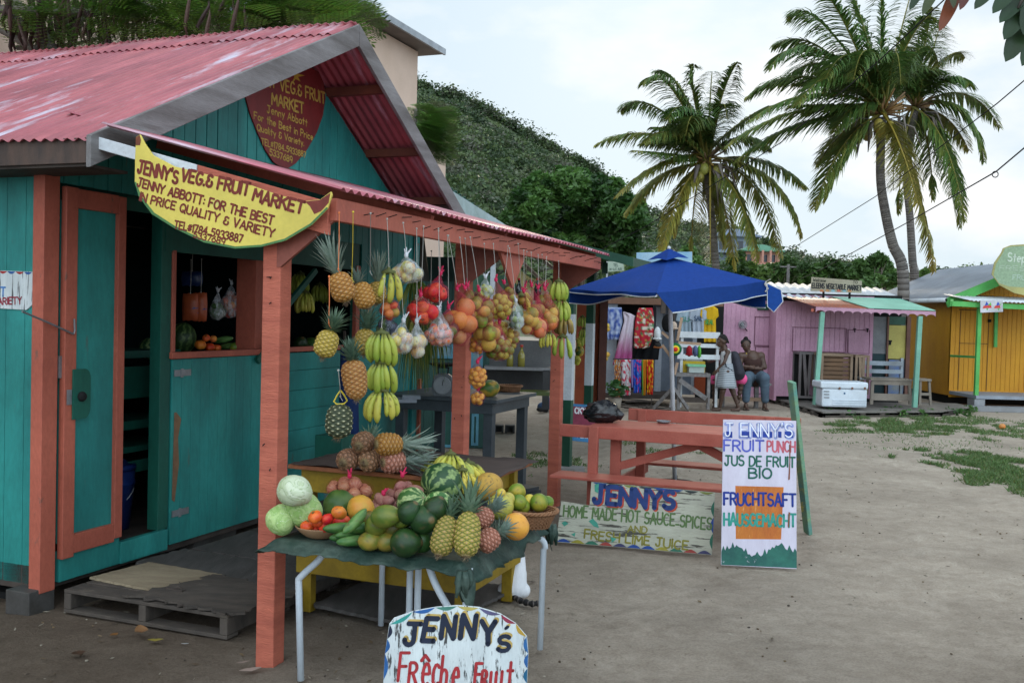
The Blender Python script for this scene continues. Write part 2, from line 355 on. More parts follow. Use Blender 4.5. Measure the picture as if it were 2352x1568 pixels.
# ============================ HILL AND FAR GREENERY
def leafcloud(clumps,leaf,r_,cols,flat=1.0,droop=0.,aspect=.45):
 """clumps: (x,y,z,rx,rz,count) -> arrays of leaf quads spread through each clump"""
 Vs=[];Cs=[]
 for(x,y,z,rx,rz,cnt)in clumps:
  cnt=int(cnt);d=r_.normal(size=(cnt,3));d/=np.linalg.norm(d,axis=1)[:,None];q=r_.uniform(.35,1.05,cnt)**.6
  c=np.array([x,y,z])+d*q[:,None]*np.array([rx,rx,rz])
  a=r_.normal(size=(cnt,3));a[:,2]=a[:,2]*.6-droop;a/=np.linalg.norm(a,axis=1)[:,None]
  b=np.cross(a,r_.normal(size=(cnt,3)));b/=np.linalg.norm(b,axis=1)[:,None]
  s=(leaf*r_.uniform(.6,1.3,cnt))[:,None]
  V=np.stack([c-a*s,c+b*s*aspect,c+a*s,c-b*s*aspect],1).reshape(-1,3)
  tone=cols[r_.randint(len(cols))];k=(r_.uniform(.75,1.25,cnt)*(1))[:,None]
  C=np.repeat(np.array(tone)[None]*k,4,0);Vs.append(V);Cs.append(C)
 V=np.concatenate(Vs);C=np.concatenate(Cs);F_=np.arange(len(V)).reshape(-1,4);return V,F_,C
HR=[(-800,130),(0,150),(500,170),(930,205),(960,213),(1010,228),(1050,240),(1100,268),(1160,300),(1220,335),(1260,352),(1300,380),(1345,402),(1400,440),(1460,490),(1560,540),(1660,545),(1720,560),(1780,590),(1850,615),(1950,628),(2300,640),(3300,660)]
def ridge_y(x):return float(np.interp(x,[a for a,b in HR],[b for a,b in HR]))
def hill_pt(px,s):
 d1=235.;d0=70.;dep=d0+(d1-d0)*s
 top=D(px,ridge_y(px),d1)
 p=D(px,700,dep);z=max(-1,(top[2]+2)*(s**1.15)-1.5)+1.8*fbm(p[0],p[1],.03,4)*s
 return np.array([p[0],p[1],z])
m=MB();nx_=130;ns=34
for j in range(ns+1):
 for i in range(nx_+1):
  px=-700+i*(4000/nx_);p=hill_pt(px,j/ns);k=fbm(p[0],p[1],.06,4)
  m.v.append(tuple(p));m.c.append((.085+.03*k,.115+.03*k,.05)if k<.22 else(.30,.17,.11))
for j in range(ns):
 for i in range(nx_):m.f.append((j*(nx_+1)+i,j*(nx_+1)+i+1,(j+1)*(nx_+1)+i+1,(j+1)*(nx_+1)+i))
m.n=len(m.v);m.build('hill',VP,smooth=True,kind='structure',origin=(0,150,0))
r_=np.random.RandomState(21);cl=[]
for i in range(3300):
 px=r_.uniform(880,1960)if i<2900 else r_.uniform(1800,2900);s=r_.uniform(.12,1.0)**.8;p=hill_pt(px,s)
 if s>.9:s=1.0;p=hill_pt(px,s)
 rx=r_.uniform(1.1,3.0)*(1.35 if r_.uniform()<.18 else .85);
 if r_.uniform()<.15 and s<.75:continue
 cl.append((p[0],p[1],p[2]+rx*.35,rx,rx*.75,80 if rx<1.6 else 150))
V,F_,C=leafcloud(cl,.34,r_,[(.07,.115,.042),(.09,.135,.05),(.05,.085,.035),(.11,.155,.055),(.13,.15,.09),(.08,.125,.045),(.06,.10,.04),(.14,.19,.07),(.036,.062,.026),(.15,.155,.11)],aspect=.6)
MB().arrays(V,F_,C).build('hillside_scrub',VL,kind='stuff',label='green and grey scrub covering the far hillside',cat='scrub')
def tree(name,base,hgt,tr,clumps,leaf,cols,label,seed,limbs=7,group='trees behind the market',aspect=.45,droop=.25,trunkcol=(.11,.085,.065)):
 r_=np.random.RandomState(seed);base=np.array(base,float)
 t=thing(name,label,'tree',base,0,group);m=MB(trunkcol)
 cz=np.array([c[:3]for c in clumps]);ctr=cz.mean(0);fork=base+np.array([0,0,hgt*.35])
 m.tube([base,(base+fork)/2+np.array([.05,0,0])*tr*3,fork],[tr*1.25,tr,tr*.85],8)
 idx=r_.permutation(len(clumps))[:limbs]
 for i in idx:
  e=cz[i];mid=(fork+e)/2+r_.normal(0,.12,3)*hgt*.3;m.tube([fork-np.array([0,0,.2]),mid,e],[tr*.6,tr*.35,tr*.1],6)
  for _ in range(3):
   k=e+r_.normal(0,1,3)*clumps[i][3]*.8;m.tube([mid,(mid+k)/2+r_.normal(0,.1,3),k],[tr*.25,tr*.15,tr*.05],5)
 m.build('trunk',VM,t,smooth=True)
 V,F_,C=leafcloud(clumps,leaf,r_,cols,aspect=aspect,droop=droop);MB().arrays(V,F_,C).build('crown',VL,t);return t
def clumps_px(pts,dep,cnt,r_,spread=1.0):
 out=[]
 for(x,y,rp)in pts:
  dd=dep+r_.uniform(-1,1)*spread;p=D(x,y,dd);r=rp*dd/FPX
  out.append((p[0],p[1],p[2],r,r*.8,cnt))
  for _ in range(4):
   q=r_.normal(0,1,3);q/=np.linalg.norm(q);out.append((p[0]+q[0]*r,p[1]+q[1]*r,p[2]+q[2]*r*.8,r*.45,r*.38,cnt*.35))
 return out
G_D=[(.040,.095,.020),(.060,.135,.028),(.028,.070,.016),(.095,.19,.04)]
G_M=[(.08,.155,.04),(.11,.20,.05),(.06,.12,.03)]
r_=np.random.RandomState(31)
pts=[(1255,445,45),(1310,425,50),(1365,440,50),(1420,470,45),(1205,470,35),(1230,500,45),(1290,500,55),(1350,510,60),(1410,520,50),(1450,500,40),(1190,530,40),(1250,560,45),(1320,570,40),(1390,575,40),(1440,560,35),(1335,405,22),(1390,432,22),(1265,418,20),(1170,500,20),(1150,555,30)]
tree('broadleaf_tree',P(1330,781,0),9,.22,clumps_px(pts,34,620,r_,1.6),.14,G_D,'big dark green leafy tree behind the stalls left of the palms',32,10)
for i,(pp,dep,lab,sd)in enumerate([([(1660,640,26),(1700,625,30),(1740,630,30),(1690,600,20)],42,'small bushy tree rising just right of the blue parasol',41),([(1780,625,28),(1815,615,28),(1840,640,30),(1800,650,25)],44,'green tree behind the pink shed beside the utility pole',42),([(1875,630,30),(1910,618,30),(1945,632,30),(1900,655,25)],40,'green tree straight behind the vegetable market sign on the roof',43),([(1985,622,30),(2020,612,28),(2045,640,28),(2000,655,25),(2012,598,16)],38,'dark tree behind the pink shed roof left of the palm trunks',44),([(2130,640,20),(2160,632,18),(2110,655,20),(2200,640,16)],46,'low green tree showing between palm trunks and grey roof',45),([(1520,600,35),(1580,610,40),(1480,610,35),(1610,640,40)],38,'green tree behind the top of the blue parasol',46)]):
 r_=np.random.RandomState(sd);cx_=np.mean([p[0]for p in pp]);b=P(cx_,700+36+FPX*CAMH/dep-20,0);b=D(cx_,730,dep);b[2]=0
 tree('broadleaf_tree',b,4,.14,clumps_px(pp,dep,420,r_,1.),.15,G_M if i%2 else G_D,lab,sd+10,4)
def far_house(px,py,dep,w_,h_,wallc,roofc,label,arches=0):
 c=D(px,py,dep);t=thing('hill_house',label,'house',(c[0],c[1],c[2]-h_/2));k=.9
 mw=mat('wall_'+label[:12].replace(' ','_'),wallc,None,3,dirt=.15,bump=0)
 b=MB();b.span((c[0]-w_/2,c[1],c[2]-h_/2),(c[0]+w_/2,c[1]+w_*.7,c[2]+h_/2));b.build('wall',mw,t)
 r=MB();z=c[2]+h_/2;x0,x1,y0,y1=c[0]-w_/2-k,c[0]+w_/2+k,c[1]-k,c[1]+w_*.7+k;xm,ym,zt=c[0],(y0+y1)/2,z+w_*.22
 r.add([(x0,y0,z),(x1,y0,z),(x1,y1,z),(x0,y1,z),(xm-w_*.18,ym,zt),(xm+w_*.18,ym,zt),(x0,y0,z-.15),(x1,y0,z-.15),(x1,y1,z-.15),(x0,y1,z-.15)],[(0,1,5,4),(1,2,5),(2,3,4,5),(3,0,4),(6,7,1,0),(7,8,2,1),(9,8,7,6)])
 r.build('roof',mat('roof_'+label[:12].replace(' ','_'),roofc,None,3,dirt=.1,bump=0),t)
 for i in range(4):
  x=c[0]-w_/2+w_*(i+.5)/4;q=MB();q.span((x-w_*.07,c[1]-.06,c[2]-h_*.28),(x+w_*.07,c[1]-.02,c[2]+h_*.22));q.build('window',mat('far_window',(.03,.035,.045),None,3,dirt=0,bump=0,rough=.2),t)
  if arches:
   q=MB();q.tube([(x+w_*.125,c[1]-.9,c[2]-h_/2),(x+w_*.125,c[1]-.9,c[2]+h_/2)],.18,6);q.build('column',mw,t)
 q=MB();q.span((c[0]-w_/2,c[1]-1.1,c[2]-h_*.5),(c[0]+w_/2,c[1],c[2]-h_*.42));q.build('balcony',mw,t)
 for(dz,hh)in((-h_/2-2.6,2.6),):
  q=MB();q.span((c[0]-w_*.45,c[1]+.2,c[2]+dz),(c[0]+w_*.45,c[1]+w_*.6,c[2]+dz+hh-.02));q.build('foundation',mw,t)
far_house(1690,562,150,5.6,2.6,(.22,.27,.33),(.16,.20,.27),'grey blue two storey house with hipped roof on the hill behind the palm')
far_house(1748,592,140,4.4,2.0,(.55,.27,.20),(.09,.24,.15),'small coral house with green roof and arches on the hill',1)
pz=D(1808,690,40);t=thing('utility_pole','grey wooden utility pole among the trees behind pink shed','pole',(pz[0],pz[1],0));m=MB();top=D(1811,607,40)
m.tube([(pz[0],pz[1],0),top],[.09,.06],8);m.build('pole',m_grey_board,t);q=MB();q.bar(top-np.array([.32,0,.1]),top+np.array([.32,0,-.1]),.05,.05);q.build('crossarm',m_grey_board,t)
def wire(pts,label,r=.012):
 m=MB();P3=[D(*q)for q in pts];out_=[]
 for i in range(len(P3)-1):
  for k in range(8):out_.append(P3[i]+(P3[i+1]-P3[i])*k/8)
 out_.append(P3[-1]);m.tube(out_,r,5);return m.build('power_cable',m_black,label=label,cat='cable',group='cables crossing the sky')
wire([(2190,-20,13),(2010,148,16),(1790,330,20),(1480,522,27),(1240,645,33)],'upper cable crossing both palm crowns down to the left',.010)
wire([(2400,145,14),(2290,238,16),(2010,452,24),(1800,583,33)],'middle cable running between the palms and the hill house',.010)
wc=wire([(2400,300,13),(2288,394,15),(2090,508,21),(1900,612,30),(1840,640,34)],'lower cable passing behind the palm trunks with a loop on it',.011)
lp=MB();c_=D(2286,396,14.97);lp.tube([c_+np.array([.045*math.cos(a),0,-.03+.045*math.sin(a)])for a in np.linspace(0,6.2,14)],.008,5,cap=False);lp.build('loop',m_black,wc)
# ============================ CORRUGATED SHEETS
def corr(m,o,eu,ew,lu,lw,period=.076,amp=.010,seg=6,th=.002,wseg=10,sag=None):
 """sheet from o: wave runs along eu (length lu), flutes along ew (length lw)"""
 o=np.array(o,float);eu=unit(eu);ew=unit(ew);nn=unit(np.cross(eu,ew))
 if nn[2]<0:nn=-nn
 nu=int(lu/period*seg)+1;vs=[];fs=[]
 for s in(0,1):
  for j in range(wseg+1):
   for i in range(nu+1):
    a=lu*i/nu;b=lw*j/wseg;hgt=amp*math.sin(2*math.pi*a/period)+(sag(a,b)if sag else 0)-s*th
    vs.append(o+eu*a+ew*b+nn*hgt)
 K=(nu+1)*(wseg+1)
 for j in range(wseg):
  for i in range(nu):
   a=j*(nu+1)+i;fs.append((a,a+1,a+nu+2,a+nu+1));fs.append((K+a+nu+1,K+a+nu+2,K+a+1,K+a))
 for i in range(nu):
  fs.append((K+i,K+i+1,i+1,i));e=wseg*(nu+1)+i;fs.append((e,e+1,K+e+1,K+e))
 for j in range(wseg):
  a=j*(nu+1);fs.append((a,a+nu+1,K+a+nu+1,K+a));a+=nu;fs.append((K+a,K+a+nu+1,a+nu+1,a))
 m.add(vs,fs)
# ============================ FRUIT SHACK (local axes: x = out from the front wall, y = along it, z = up)
shack=thing('fruit_shack','turquoise wooden fruit shack with faded red corrugated roof and canopy','market stall',C0,-TH)
EL,PK,ER=(-.28,2.69),(2.47,4.04),(4.65,2.76);OV=.58
def zroof(u):return EL[1]+(PK[1]-EL[1])*(u-EL[0])/(PK[0]-EL[0])if u<PK[0]else PK[1]+(ER[1]-PK[1])*(u-PK[0])/(ER[0]-PK[0])
def sp(name,m,mt,**k):return m.build(name,mt,shack,local=True,**k)
OB=-4.8
m=MB();u0=0.
while u0<4.72:
 w_=min(.118,4.73-u0);z0=2.40 if(u0<3.55)else .13
 if u0<1.06:z0=2.50
 za,zb=zroof(u0)-.10,zroof(u0+w_)-.10;j=rng.uniform(-.003,.003)
 m.add([(-.02,u0,z0),(j,u0+.003,z0),(j,u0+w_-.004,z0),(-.02,u0+w_-.004,z0),(-.02,u0,za),(j,u0+.003,za),(j,u0+w_-.004,zb),(-.02,u0+w_-.004,zb)],[(0,1,2,3),(7,6,5,4),(1,5,6,2),(0,4,5,1),(2,6,7,3),(3,7,4,0)]);u0+=w_
sp('gable_cladding',m,m_teal,bevel=.002)
m=MB();m.prism([(0,2.4),(4.73,2.4),(4.73,zroof(4.73)-.12),(PK[0],PK[1]-.12),(0,zroof(0)-.12)],(-.022,0,0),(0,1,0),(0,0,1),.03);m.span((-.05,3.55,.13),(-.022,4.73,2.4));sp('sheathing',m,m_teal_dk)
m=MB();x=-.02
while x>OB:
 m.span((x-.145,0,.13),(x,.022,2.72));x-=.148
sp('side_wall',m,m_teal,bevel=.002)
m=MB();m.span((OB,0,.10),(-.02,4.7,.24));sp('floor',m,m_wood_dk)
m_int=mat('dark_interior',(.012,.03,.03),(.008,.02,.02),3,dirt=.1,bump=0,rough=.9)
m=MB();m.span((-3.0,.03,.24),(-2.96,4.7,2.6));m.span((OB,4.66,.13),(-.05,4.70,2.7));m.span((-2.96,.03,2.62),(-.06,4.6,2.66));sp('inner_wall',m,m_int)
m=MB();m.span((-2.0,1.35,1.18),(-.35,3.6,1.22));sp('counter',m,m_wood_dk)
m=MB();m.span((-.75,.60,1.42),(-.35,1.6,1.47));m.span((-.38,.60,1.14),(-.34,1.6,1.36));m.span((-.75,.60,.76),(-.35,1.6,.80));m.span((-.75,.60,.92),(-.35,1.6,.98));m.span((-.37,.60,.62),(-.33,1.6,.70));sp('shelf',m,m_teal_dk)
m=MB();m.span((-.06,-.05,.10),(.025,.065,2.66));sp('corner_board',m,m_salm,bevel=.004)
m=MB();m.span((-.10,.065,.14),(-.035,.105,2.60));m.span((-.08,-.03,.0),(-.04,-.01,.1));sp('door_frame',m,mat('dark_red_frame',(.16,.035,.03),(.10,.02,.02),4))
door=MB();door.span((-.015,.105,.36),(.012,.575,2.40));door=sp('door',door,m_teal)
def dpart(name,m,mt,par=None,**k):return m.build(name,mt,par or door,local=True,**k)
m=MB();m.span((.0,.100,.27),(.042,.19,2.48));m.span((.0,.525,.31),(.042,.59,2.47));m.span((.0,.19,.29),(.040,.525,.405));m.span((.0,.19,2.36),(.040,.525,2.475));dpart('frame',m,m_salm,bevel=.004)
m=MB();pr=[(.0,0)]+[(.0,.30)]+[(.09+.045*math.cos(a),.24+.06*math.sin(a))for a in np.linspace(1.5,0,6)]+[(.09+.045*math.cos(a),.07+.07*math.sin(a))for a in np.linspace(0,-1.5,6)]
m.prism(pr,(.058,.155,1.10),(0,1,0),(0,0,1),.012);lp_=dpart('lock_plate',m,m_teal_dk)
m=MB();m.lathe((.058,.215,1.235),[(.03,0),(.03,.012),(.022,.025),(.012,.03),(0,.03)],14,(1,0,0));dpart('knob',m,m_black,lp_)
m=MB();m.span((.044,.115,1.19),(.05,.15,1.28));m.span((.0,.075,1.35),(.02,.10,1.48));dpart('hinge',m,m_steel)
m=MB();m.tube([(.05,-.22,1.74),(.06,-.05,1.68),(.055,.15,1.61),(.055,.16,1.63),(.055,.155,1.70)],.006,6);dpart('hook',m,m_steel)
m=MB();m.span((-.03,.105,.13),(.014,.60,.31));m.span((-.02,.60,.13),(.028,1.04,.27));sp('skirting_board',m,m_teal,bevel=.003)
m=MB();m.span((-.09,.97,.27),(-.0,1.07,2.5));sp('jamb',m,m_teal_dk,bevel=.003)
m=MB();m.span((-.06,0.06,2.48),(-.022,1.07,2.66));m.span((-.04,1.0,2.16),(.004,3.6,2.40));sp('header',m,m_teal_dk)
m=MB();u0=1.085
while u0<2.19:
 m.span((-.02,u0,.15),(.006+rng.uniform(-.001,.001),u0+.0985,1.425));u0+=.1005
flap=sp('flap',m,m_teal,bevel=.0015)
for zz in(1.33,.36):
 h_=MB();h_.span((.008,1.10,zz-.022),(.014,1.27,zz+.022));h_.span((.014,1.16,zz-.03),(.020,1.185,zz+.03));h_.build('hinge',m_steel,flap,local=True)
pt=MB();pt.prism([(0,0),(.05,-.05),(.02,-.18),(.035,-.36),(-.005,-.62),(-.03,-.60),(-.02,.0)],(.0095,1.13,1.06),(0,1,0),(0,0,1),.002);pt.build('bare_wood_patch',mat('bare_wood',(.30,.17,.09),(.20,.11,.06),6),flap,local=True)
m=MB();z0=.13
while z0<1.42:
 m.span((-.02,2.195,z0),(.002+rng.uniform(-.001,.001),4.73,min(z0+.162,1.43)));z0+=.165
sp('lower_wall',m,m_teal,bevel=.0015)
m=MB();m.span((-.03,1.06,1.43),(.03,2.18,1.475));m.span((-.03,2.18,1.44),(.028,3.62,1.48));m.span((-.02,1.07,1.475),(.012,1.105,2.17));m.span((-.20,2.06,1.2),(-.02,2.18,2.2));m.span((-.03,3.55,1.48),(.012,3.62,2.2));sp('window_frame',m,m_salm,bevel=.003)
m=MB();m.bar((.03,2.02,1.38),(.06,2.30,1.62),.03,.05,col=None);m.bar((.06,2.32,1.78),(.08,2.75,2.12),.03,.045);sp('brace',m,m_teal_dk)
m=MB();m.span((-.04,4.70,.13),(.03,4.79,2.7));m.span((.005,4.40,.1),(.03,4.5,.55));sp('end_board',m,mat('turquoise_trim',(.03,.30,.29),(.02,.2,.2),4),bevel=.004)
m=MB();m.span((.02,4.83,.15),(.05,4.87,1.1));sp('pipe_post',m,m_salm)
dl=np.array([0,EL[0]-PK[0],EL[1]-PK[1]]);dr=np.array([0,ER[0]-PK[0],ER[1]-PK[1]])
sag=lambda a,b:.006*math.sin(a*1.9)+.004*math.sin(a*4.3+b*2)
m=MB();corr(m,(OB,PK[0],PK[1]),(1,0,0),dl,OV-OB,np.linalg.norm(dl)+.05,.076,.0095,6,.002,12,sag);corr(m,(OB,PK[0],PK[1]),(1,0,0),dr,OV-OB,np.linalg.norm(dr)+.05,.076,.0095,6,.002,8,sag)
roof=sp('roof',m,m_roof,smooth=True)
m=MB();corr(m,(OB,PK[0]+.02,PK[1]+.024),(1,0,0),dl,OV-OB+.01,.42,.076,.010,6,.003,2,sag);corr(m,(OB,PK[0]-.02,PK[1]+.022),(1,0,0),dr,OV-OB+.01,.30,.076,.010,6,.003,2,sag);m.build('ridge_cap',m_roof,roof,local=True,smooth=True)
for(a,b)in((-2.3,2.05),(-2.15,2.05),(-2.9,2.08),(-2.75,2.07)):
 m=MB();u_=PK[0]-b;m.span((a-.05,u_-.015,zroof(u_)+.012),(a+.05,u_+.015,zroof(u_)+.022))
 m.build('nail_patch',mat('bright_tin',(.75,.77,.8),None,5,dirt=.1,bump=0),roof,local=True)
def barge(name,p,q,hgt,th_,mt,o_=OV,lift=.005):
 d=unit(np.array([0,q[0]-p[0],q[1]-p[1]]));n=np.array([0,-d[2],d[1]])
 if n[2]<0:n=-n
 m=MB();a=np.array([o_,p[0],p[1]])+n*lift;b=np.array([o_,q[0],q[1]])+n*lift;vs=[]
 for(s,t_)in((0,0),(1,0),(1,1),(0,1)):
  pt_=(a if s==0 else b)-np.array([0,0,hgt])*t_;vs.append(pt_)
 vs2=[v+np.array([th_,0,0])for v in vs]
 m.add(vs+vs2,[(0,1,2,3),(7,6,5,4),(0,4,5,1),(1,5,6,2),(2,6,7,3),(3,7,4,0)]);return m.build(name,mt,shack,local=True,bevel=.004)
barge('barge_board',(EL[0]-.03,EL[1]-.01),(PK[0],PK[1]-.01),.17,.032,m_grey_board)
barge('barge_board',(PK[0]+.004,PK[1]-.01),(ER[0]+.1,ER[1]-.07),.17,.030,m_grey_board)
m=MB();m.span((OB,EL[0]-.02,EL[1]-.15),(OV-.01,EL[0]+.012,EL[1]-.015));sp('fascia',m,mat('brown_fascia',(.11,.07,.055),(.06,.045,.04),4,(4,1,1)),bevel=.003)
m=MB();m.span((OB,EL[0],EL[1]-.165),(OV-.02,.02,EL[1]-.15));sp('soffit',m,m_wood_dk)
for u_ in(.6,1.35,2.1,3.02,3.72,4.35):m=MB();m.span((-.02,u_-.03,zroof(u_)-.10),(OV-.005,u_+.03,zroof(u_)-.028));sp('purlin',m,mat('brown_purlin',(.20,.06,.035),(.12,.04,.03),4))
CZ=lambda o:2.915-.258*o
m=MB();dc=np.array([2.12,0,CZ(2.12)-CZ(0)]);dcn=np.linalg.norm(dc);fo=.64/2.12
corr(m,(0.01,.11,CZ(0)),(0,1,0),dc,4.40,dcn,.076,.0105,6,.002,6,lambda a,b:.006*math.sin(a*2.1+1));corr(m,(.64,-.27,CZ(.64)+.002),(0,1,0),dc,.40,dcn*(1-fo)-.01,.076,.0105,6,.002,6,lambda a,b:.006*math.sin(a*2.1+.2))
canopy=sp('canopy_roof',m,m_roof_c,smooth=True)
m=MB();m.span((2.03,-.24,2.225),(2.07,4.42,2.335));beam=sp('canopy_beam',m,m_salm,bevel=.004)
for i in range(31):
 m=MB();u_=.0+i*.145+rng.uniform(-.03,.03);z_=2.285+rng.uniform(-.02,.025);m.tube([(2.07,u_,z_),(2.125,u_+rng.uniform(-.012,.012),z_+rng.uniform(-.005,.02))],.0028,5);m.build('nail',m_black,beam,local=True)
def side_board(name,oa,ob,mt,h_,dz=-.045):
 m=MB();u1,u2=-.255,-.225
 m.add([(oa,u1,CZ(oa)+dz),(ob,u1,CZ(ob)+dz),(ob,u1,CZ(ob)+dz-h_),(oa,u1,CZ(oa)+dz-h_),(oa,u2,CZ(oa)+dz),(ob,u2,CZ(ob)+dz),(ob,u2,CZ(ob)+dz-h_),(oa,u2,CZ(oa)+dz-h_)],[(3,2,1,0),(4,5,6,7),(0,1,5,4),(1,2,6,5),(2,3,7,6),(3,0,4,7)]);return sp(name,m,mt,bevel=.003)
side_board('side_board',.60,1.25,m_white,.065,-.075);side_board('side_board',1.255,2.03,m_salm_rough,.16,-.075)
m=MB()
for u_ in(.9,2.1,3.3,4.35):m.bar((.02,u_,CZ(0)-.055),(2.03,u_,CZ(2.03)-.055),.04,.06)
sp('rafter',m,m_salm)
def post(o_,u_,zt,extra=False):
 m=MB();m.span((o_-.055,u_-.05,-.05),(o_+.05,u_+.05,zt));p=sp('post',m,m_salm_rough,bevel=.006)
 if extra:
  q=MB();q.prism([(0,-.05),(.055,-.05),(.05,.27),(.012,.29),(.0,.24)],(o_+.0,u_-.052,0.),(1,0,0),(0,0,1),.03)
  q.build('splice_board',m_salm_rough,p,local=True)
 q=MB();q.span((o_-.05,u_-.02,2.225),(2.03,u_+.02,2.32));q.build('arm',m_salm,p,local=True,bevel=.003)
 q=MB();q.prism([(o_+.05,2.0),(2.05,2.225),(2.05,2.30),(o_+.03,2.30),(o_+.03,2.0)],(0,u_-.055,0),(1,0,0),(0,0,1),.02)
 q.build('gusset',mat('brown_gusset',(.33,.10,.07),(.24,.07,.05),4),p,local=True)
 q=MB()
 for _ in range(5):z_=rng.uniform(.9,2.0);x_=o_+rng.uniform(-.04,.04);q.tube([(x_,u_-.05,z_),(x_+rng.uniform(-.01,.01),u_-.05-.02,z_-rng.uniform(0,.01))],.0028,5)
 q.build('nail',m_black,p,local=True);return p
post(1.70,-.18,2.34,True);p2=post(1.70,2.15,2.34);post(1.65,4.5,2.34)
q=MB();q.prism([(-.28,2.24),(.26,2.24),(.0,1.98)],(2.028,2.28,0),(0,1,0),(0,0,1),.02);q.build('beam_gusset',m_salm,p2,local=True)
for(a_,b_)in(((-.16,-.12,-.02),(.02,.07,.125)),((-2.4,-.05,-.02),(-2.0,.2,.12)),((-.30,1.4,-.03),(-.04,1.9,.11)),((-.30,2.9,-.03),(-.04,3.3,.12))):m=MB();m.span(a_,b_);sp('footing',m,mat('footing_block',(.085,.08,.075),(.05,.045,.04),6),bevel=.006)
m=MB();m.span((OB,.1,-.03),(-.35,4.6,.02));sp('underfloor_shade',m,m_black)  # black slab standing in for the shade in the gap below the floor
# ============================ HAND PAINTED LETTERING (own stroke alphabet, box 4 wide x 6 high)
GL={}
def _g(ch,w,*st):GL[ch]=(w,st)
def arc(cx_,cy_,rx,ry,a0,a1,n=9):return[(cx_+rx*math.cos(rad(a0+(a1-a0)*i/(n-1))),cy_+ry*math.sin(rad(a0+(a1-a0)*i/(n-1))))for i in range(n)]
_g('A',4,[(0,0),(2,6),(4,0)],[(.8,2),(3.2,2)]);_g('B',3.6,[(0,0),(0,6)],[(0,6)]+arc(1.6,4.6,1.7,1.4,90,-90)+[(0,3.2)],[(0,3.2)]+arc(1.8,1.6,1.9,1.6,90,-90)+[(0,0)])
_g('C',3.8,arc(2.1,3,2,3,50,310,13));_g('D',3.8,[(0,0),(0,6),(1.2,6)]+arc(1.4,3,2.4,3,80,-80)+[(1.2,0),(0,0)])
_g('E',3.3,[(3.2,6),(0,6),(0,0),(3.2,0)],[(0,3.1),(2.6,3.1)]);_g('F',3.2,[(3.2,6),(0,6),(0,0)],[(0,3.1),(2.5,3.1)])
_g('G',4,arc(2.1,3,2,3,50,330,13)+[(3.9,2.6),(2.4,2.6)]);_g('H',3.8,[(0,0),(0,6)],[(3.8,0),(3.8,6)],[(0,3),(3.8,3)])
_g('I',.4,[(.2,0),(.2,6)]);_g('J',3.6,[(.6,6),(3.6,6)],[(2.2,6),(2.2,1.4)]+arc(1.1,1.4,1.1,1.4,0,-180,7));_g('K',3.8,[(0,0),(0,6)],[(3.7,6),(.1,2.8)],[(1.2,3.7),(3.8,0)])
_g('L',3,[(0,6),(0,0),(3,0)]);_g('M',4.6,[(0,0),(.3,6),(2.3,2.2),(4.3,6),(4.6,0)]);_g('N',3.9,[(0,0),(0,6),(3.9,0),(3.9,6)])
_g('O',4.1,arc(2.05,3,2.05,3,90,450,15));_g('P',3.4,[(0,0),(0,6),(1.4,6)]+arc(1.6,4.4,1.8,1.6,85,-90)+[(0,2.8)]);_g('Q',4.1,arc(2.05,3,2.05,3,90,450,15),[(2.4,1.4),(4.2,-.4)])
_g('R',3.6,[(0,0),(0,6),(1.4,6)]+arc(1.6,4.5,1.8,1.5,85,-90)+[(0,3)],[(1.6,3),(3.6,0)]);_g('S',3.5,arc(1.8,4.5,1.6,1.5,40,250,9)+arc(1.7,1.55,1.75,1.55,75,-150,9))
_g('T',3.8,[(0,6),(3.8,6)],[(1.9,6),(1.9,0)]);_g('U',3.8,[(0,6)]+arc(1.9,1.9,1.9,1.9,180,360,9)+[(3.8,6)]);_g('V',3.9,[(0,6),(1.95,0),(3.9,6)])
_g('W',5,[(0,6),(1.2,0),(2.5,4),(3.8,0),(5,6)]);_g('X',3.8,[(0,0),(3.8,6)],[(0,6),(3.8,0)]);_g('Y',3.9,[(0,6),(1.95,3),(3.9,6)],[(1.95,3),(1.95,0)]);_g('Z',3.6,[(0,6),(3.6,6),(0,0),(3.6,0)])
_g('1',.9,[(0,5),(.8,6),(.8,0)]);_g('2',3.3,arc(1.65,4.4,1.6,1.6,170,-30,8)+[(0,0),(3.3,0)]);_g('3',3.3,arc(1.5,4.5,1.6,1.5,150,-80,8),arc(1.5,1.6,1.8,1.6,85,-150,8))
_g('4',3.5,[(2.6,0),(2.6,6),(0,2),(3.5,2)]);_g('5',3.3,[(3.1,6),(.4,6),(.2,3.4)]+arc(1.5,1.9,1.8,1.9,105,-150,9));_g('6',3.3,[(2.8,6)]+arc(1.7,1.9,1.7,1.9,165,480,13)+[])
_g('7',3.2,[(0,6),(3.2,6),(1,0)]);_g('8',3.4,arc(1.7,4.55,1.4,1.45,90,450,11),arc(1.7,1.55,1.7,1.55,90,450,11));_g('9',3.3,arc(1.6,4.1,1.6,1.9,0,360,12),[(3.2,4.1),(2.4,0)]);_g('0',3.6,arc(1.8,3,1.8,3,90,450,15))
_g('&',3.4,[(3.0,5.4)]+arc(1.7,4.6,1.3,1.3,30,250,9)+arc(1.7,1.6,1.7,1.6,100,400,10));_g('.',.5,[(.1,.1),(.3,.1)]);_g(':',.5,[(.2,1),(.3,1)],[(.2,3.6),(.3,3.6)]);_g('#',3.4,[(.8,.8),(1.4,5.2)],[(2.2,.8),(2.8,5.2)],[(0,2),(3.2,2)],[(.2,4),(3.4,4)])
_g("'",.5,[(.3,6.4),(.1,5)]);_g('-',2,[(0,.6),(2,.6)]);_g('^',2.6,[(0,0),(1.3,1.4),(2.6,0)])
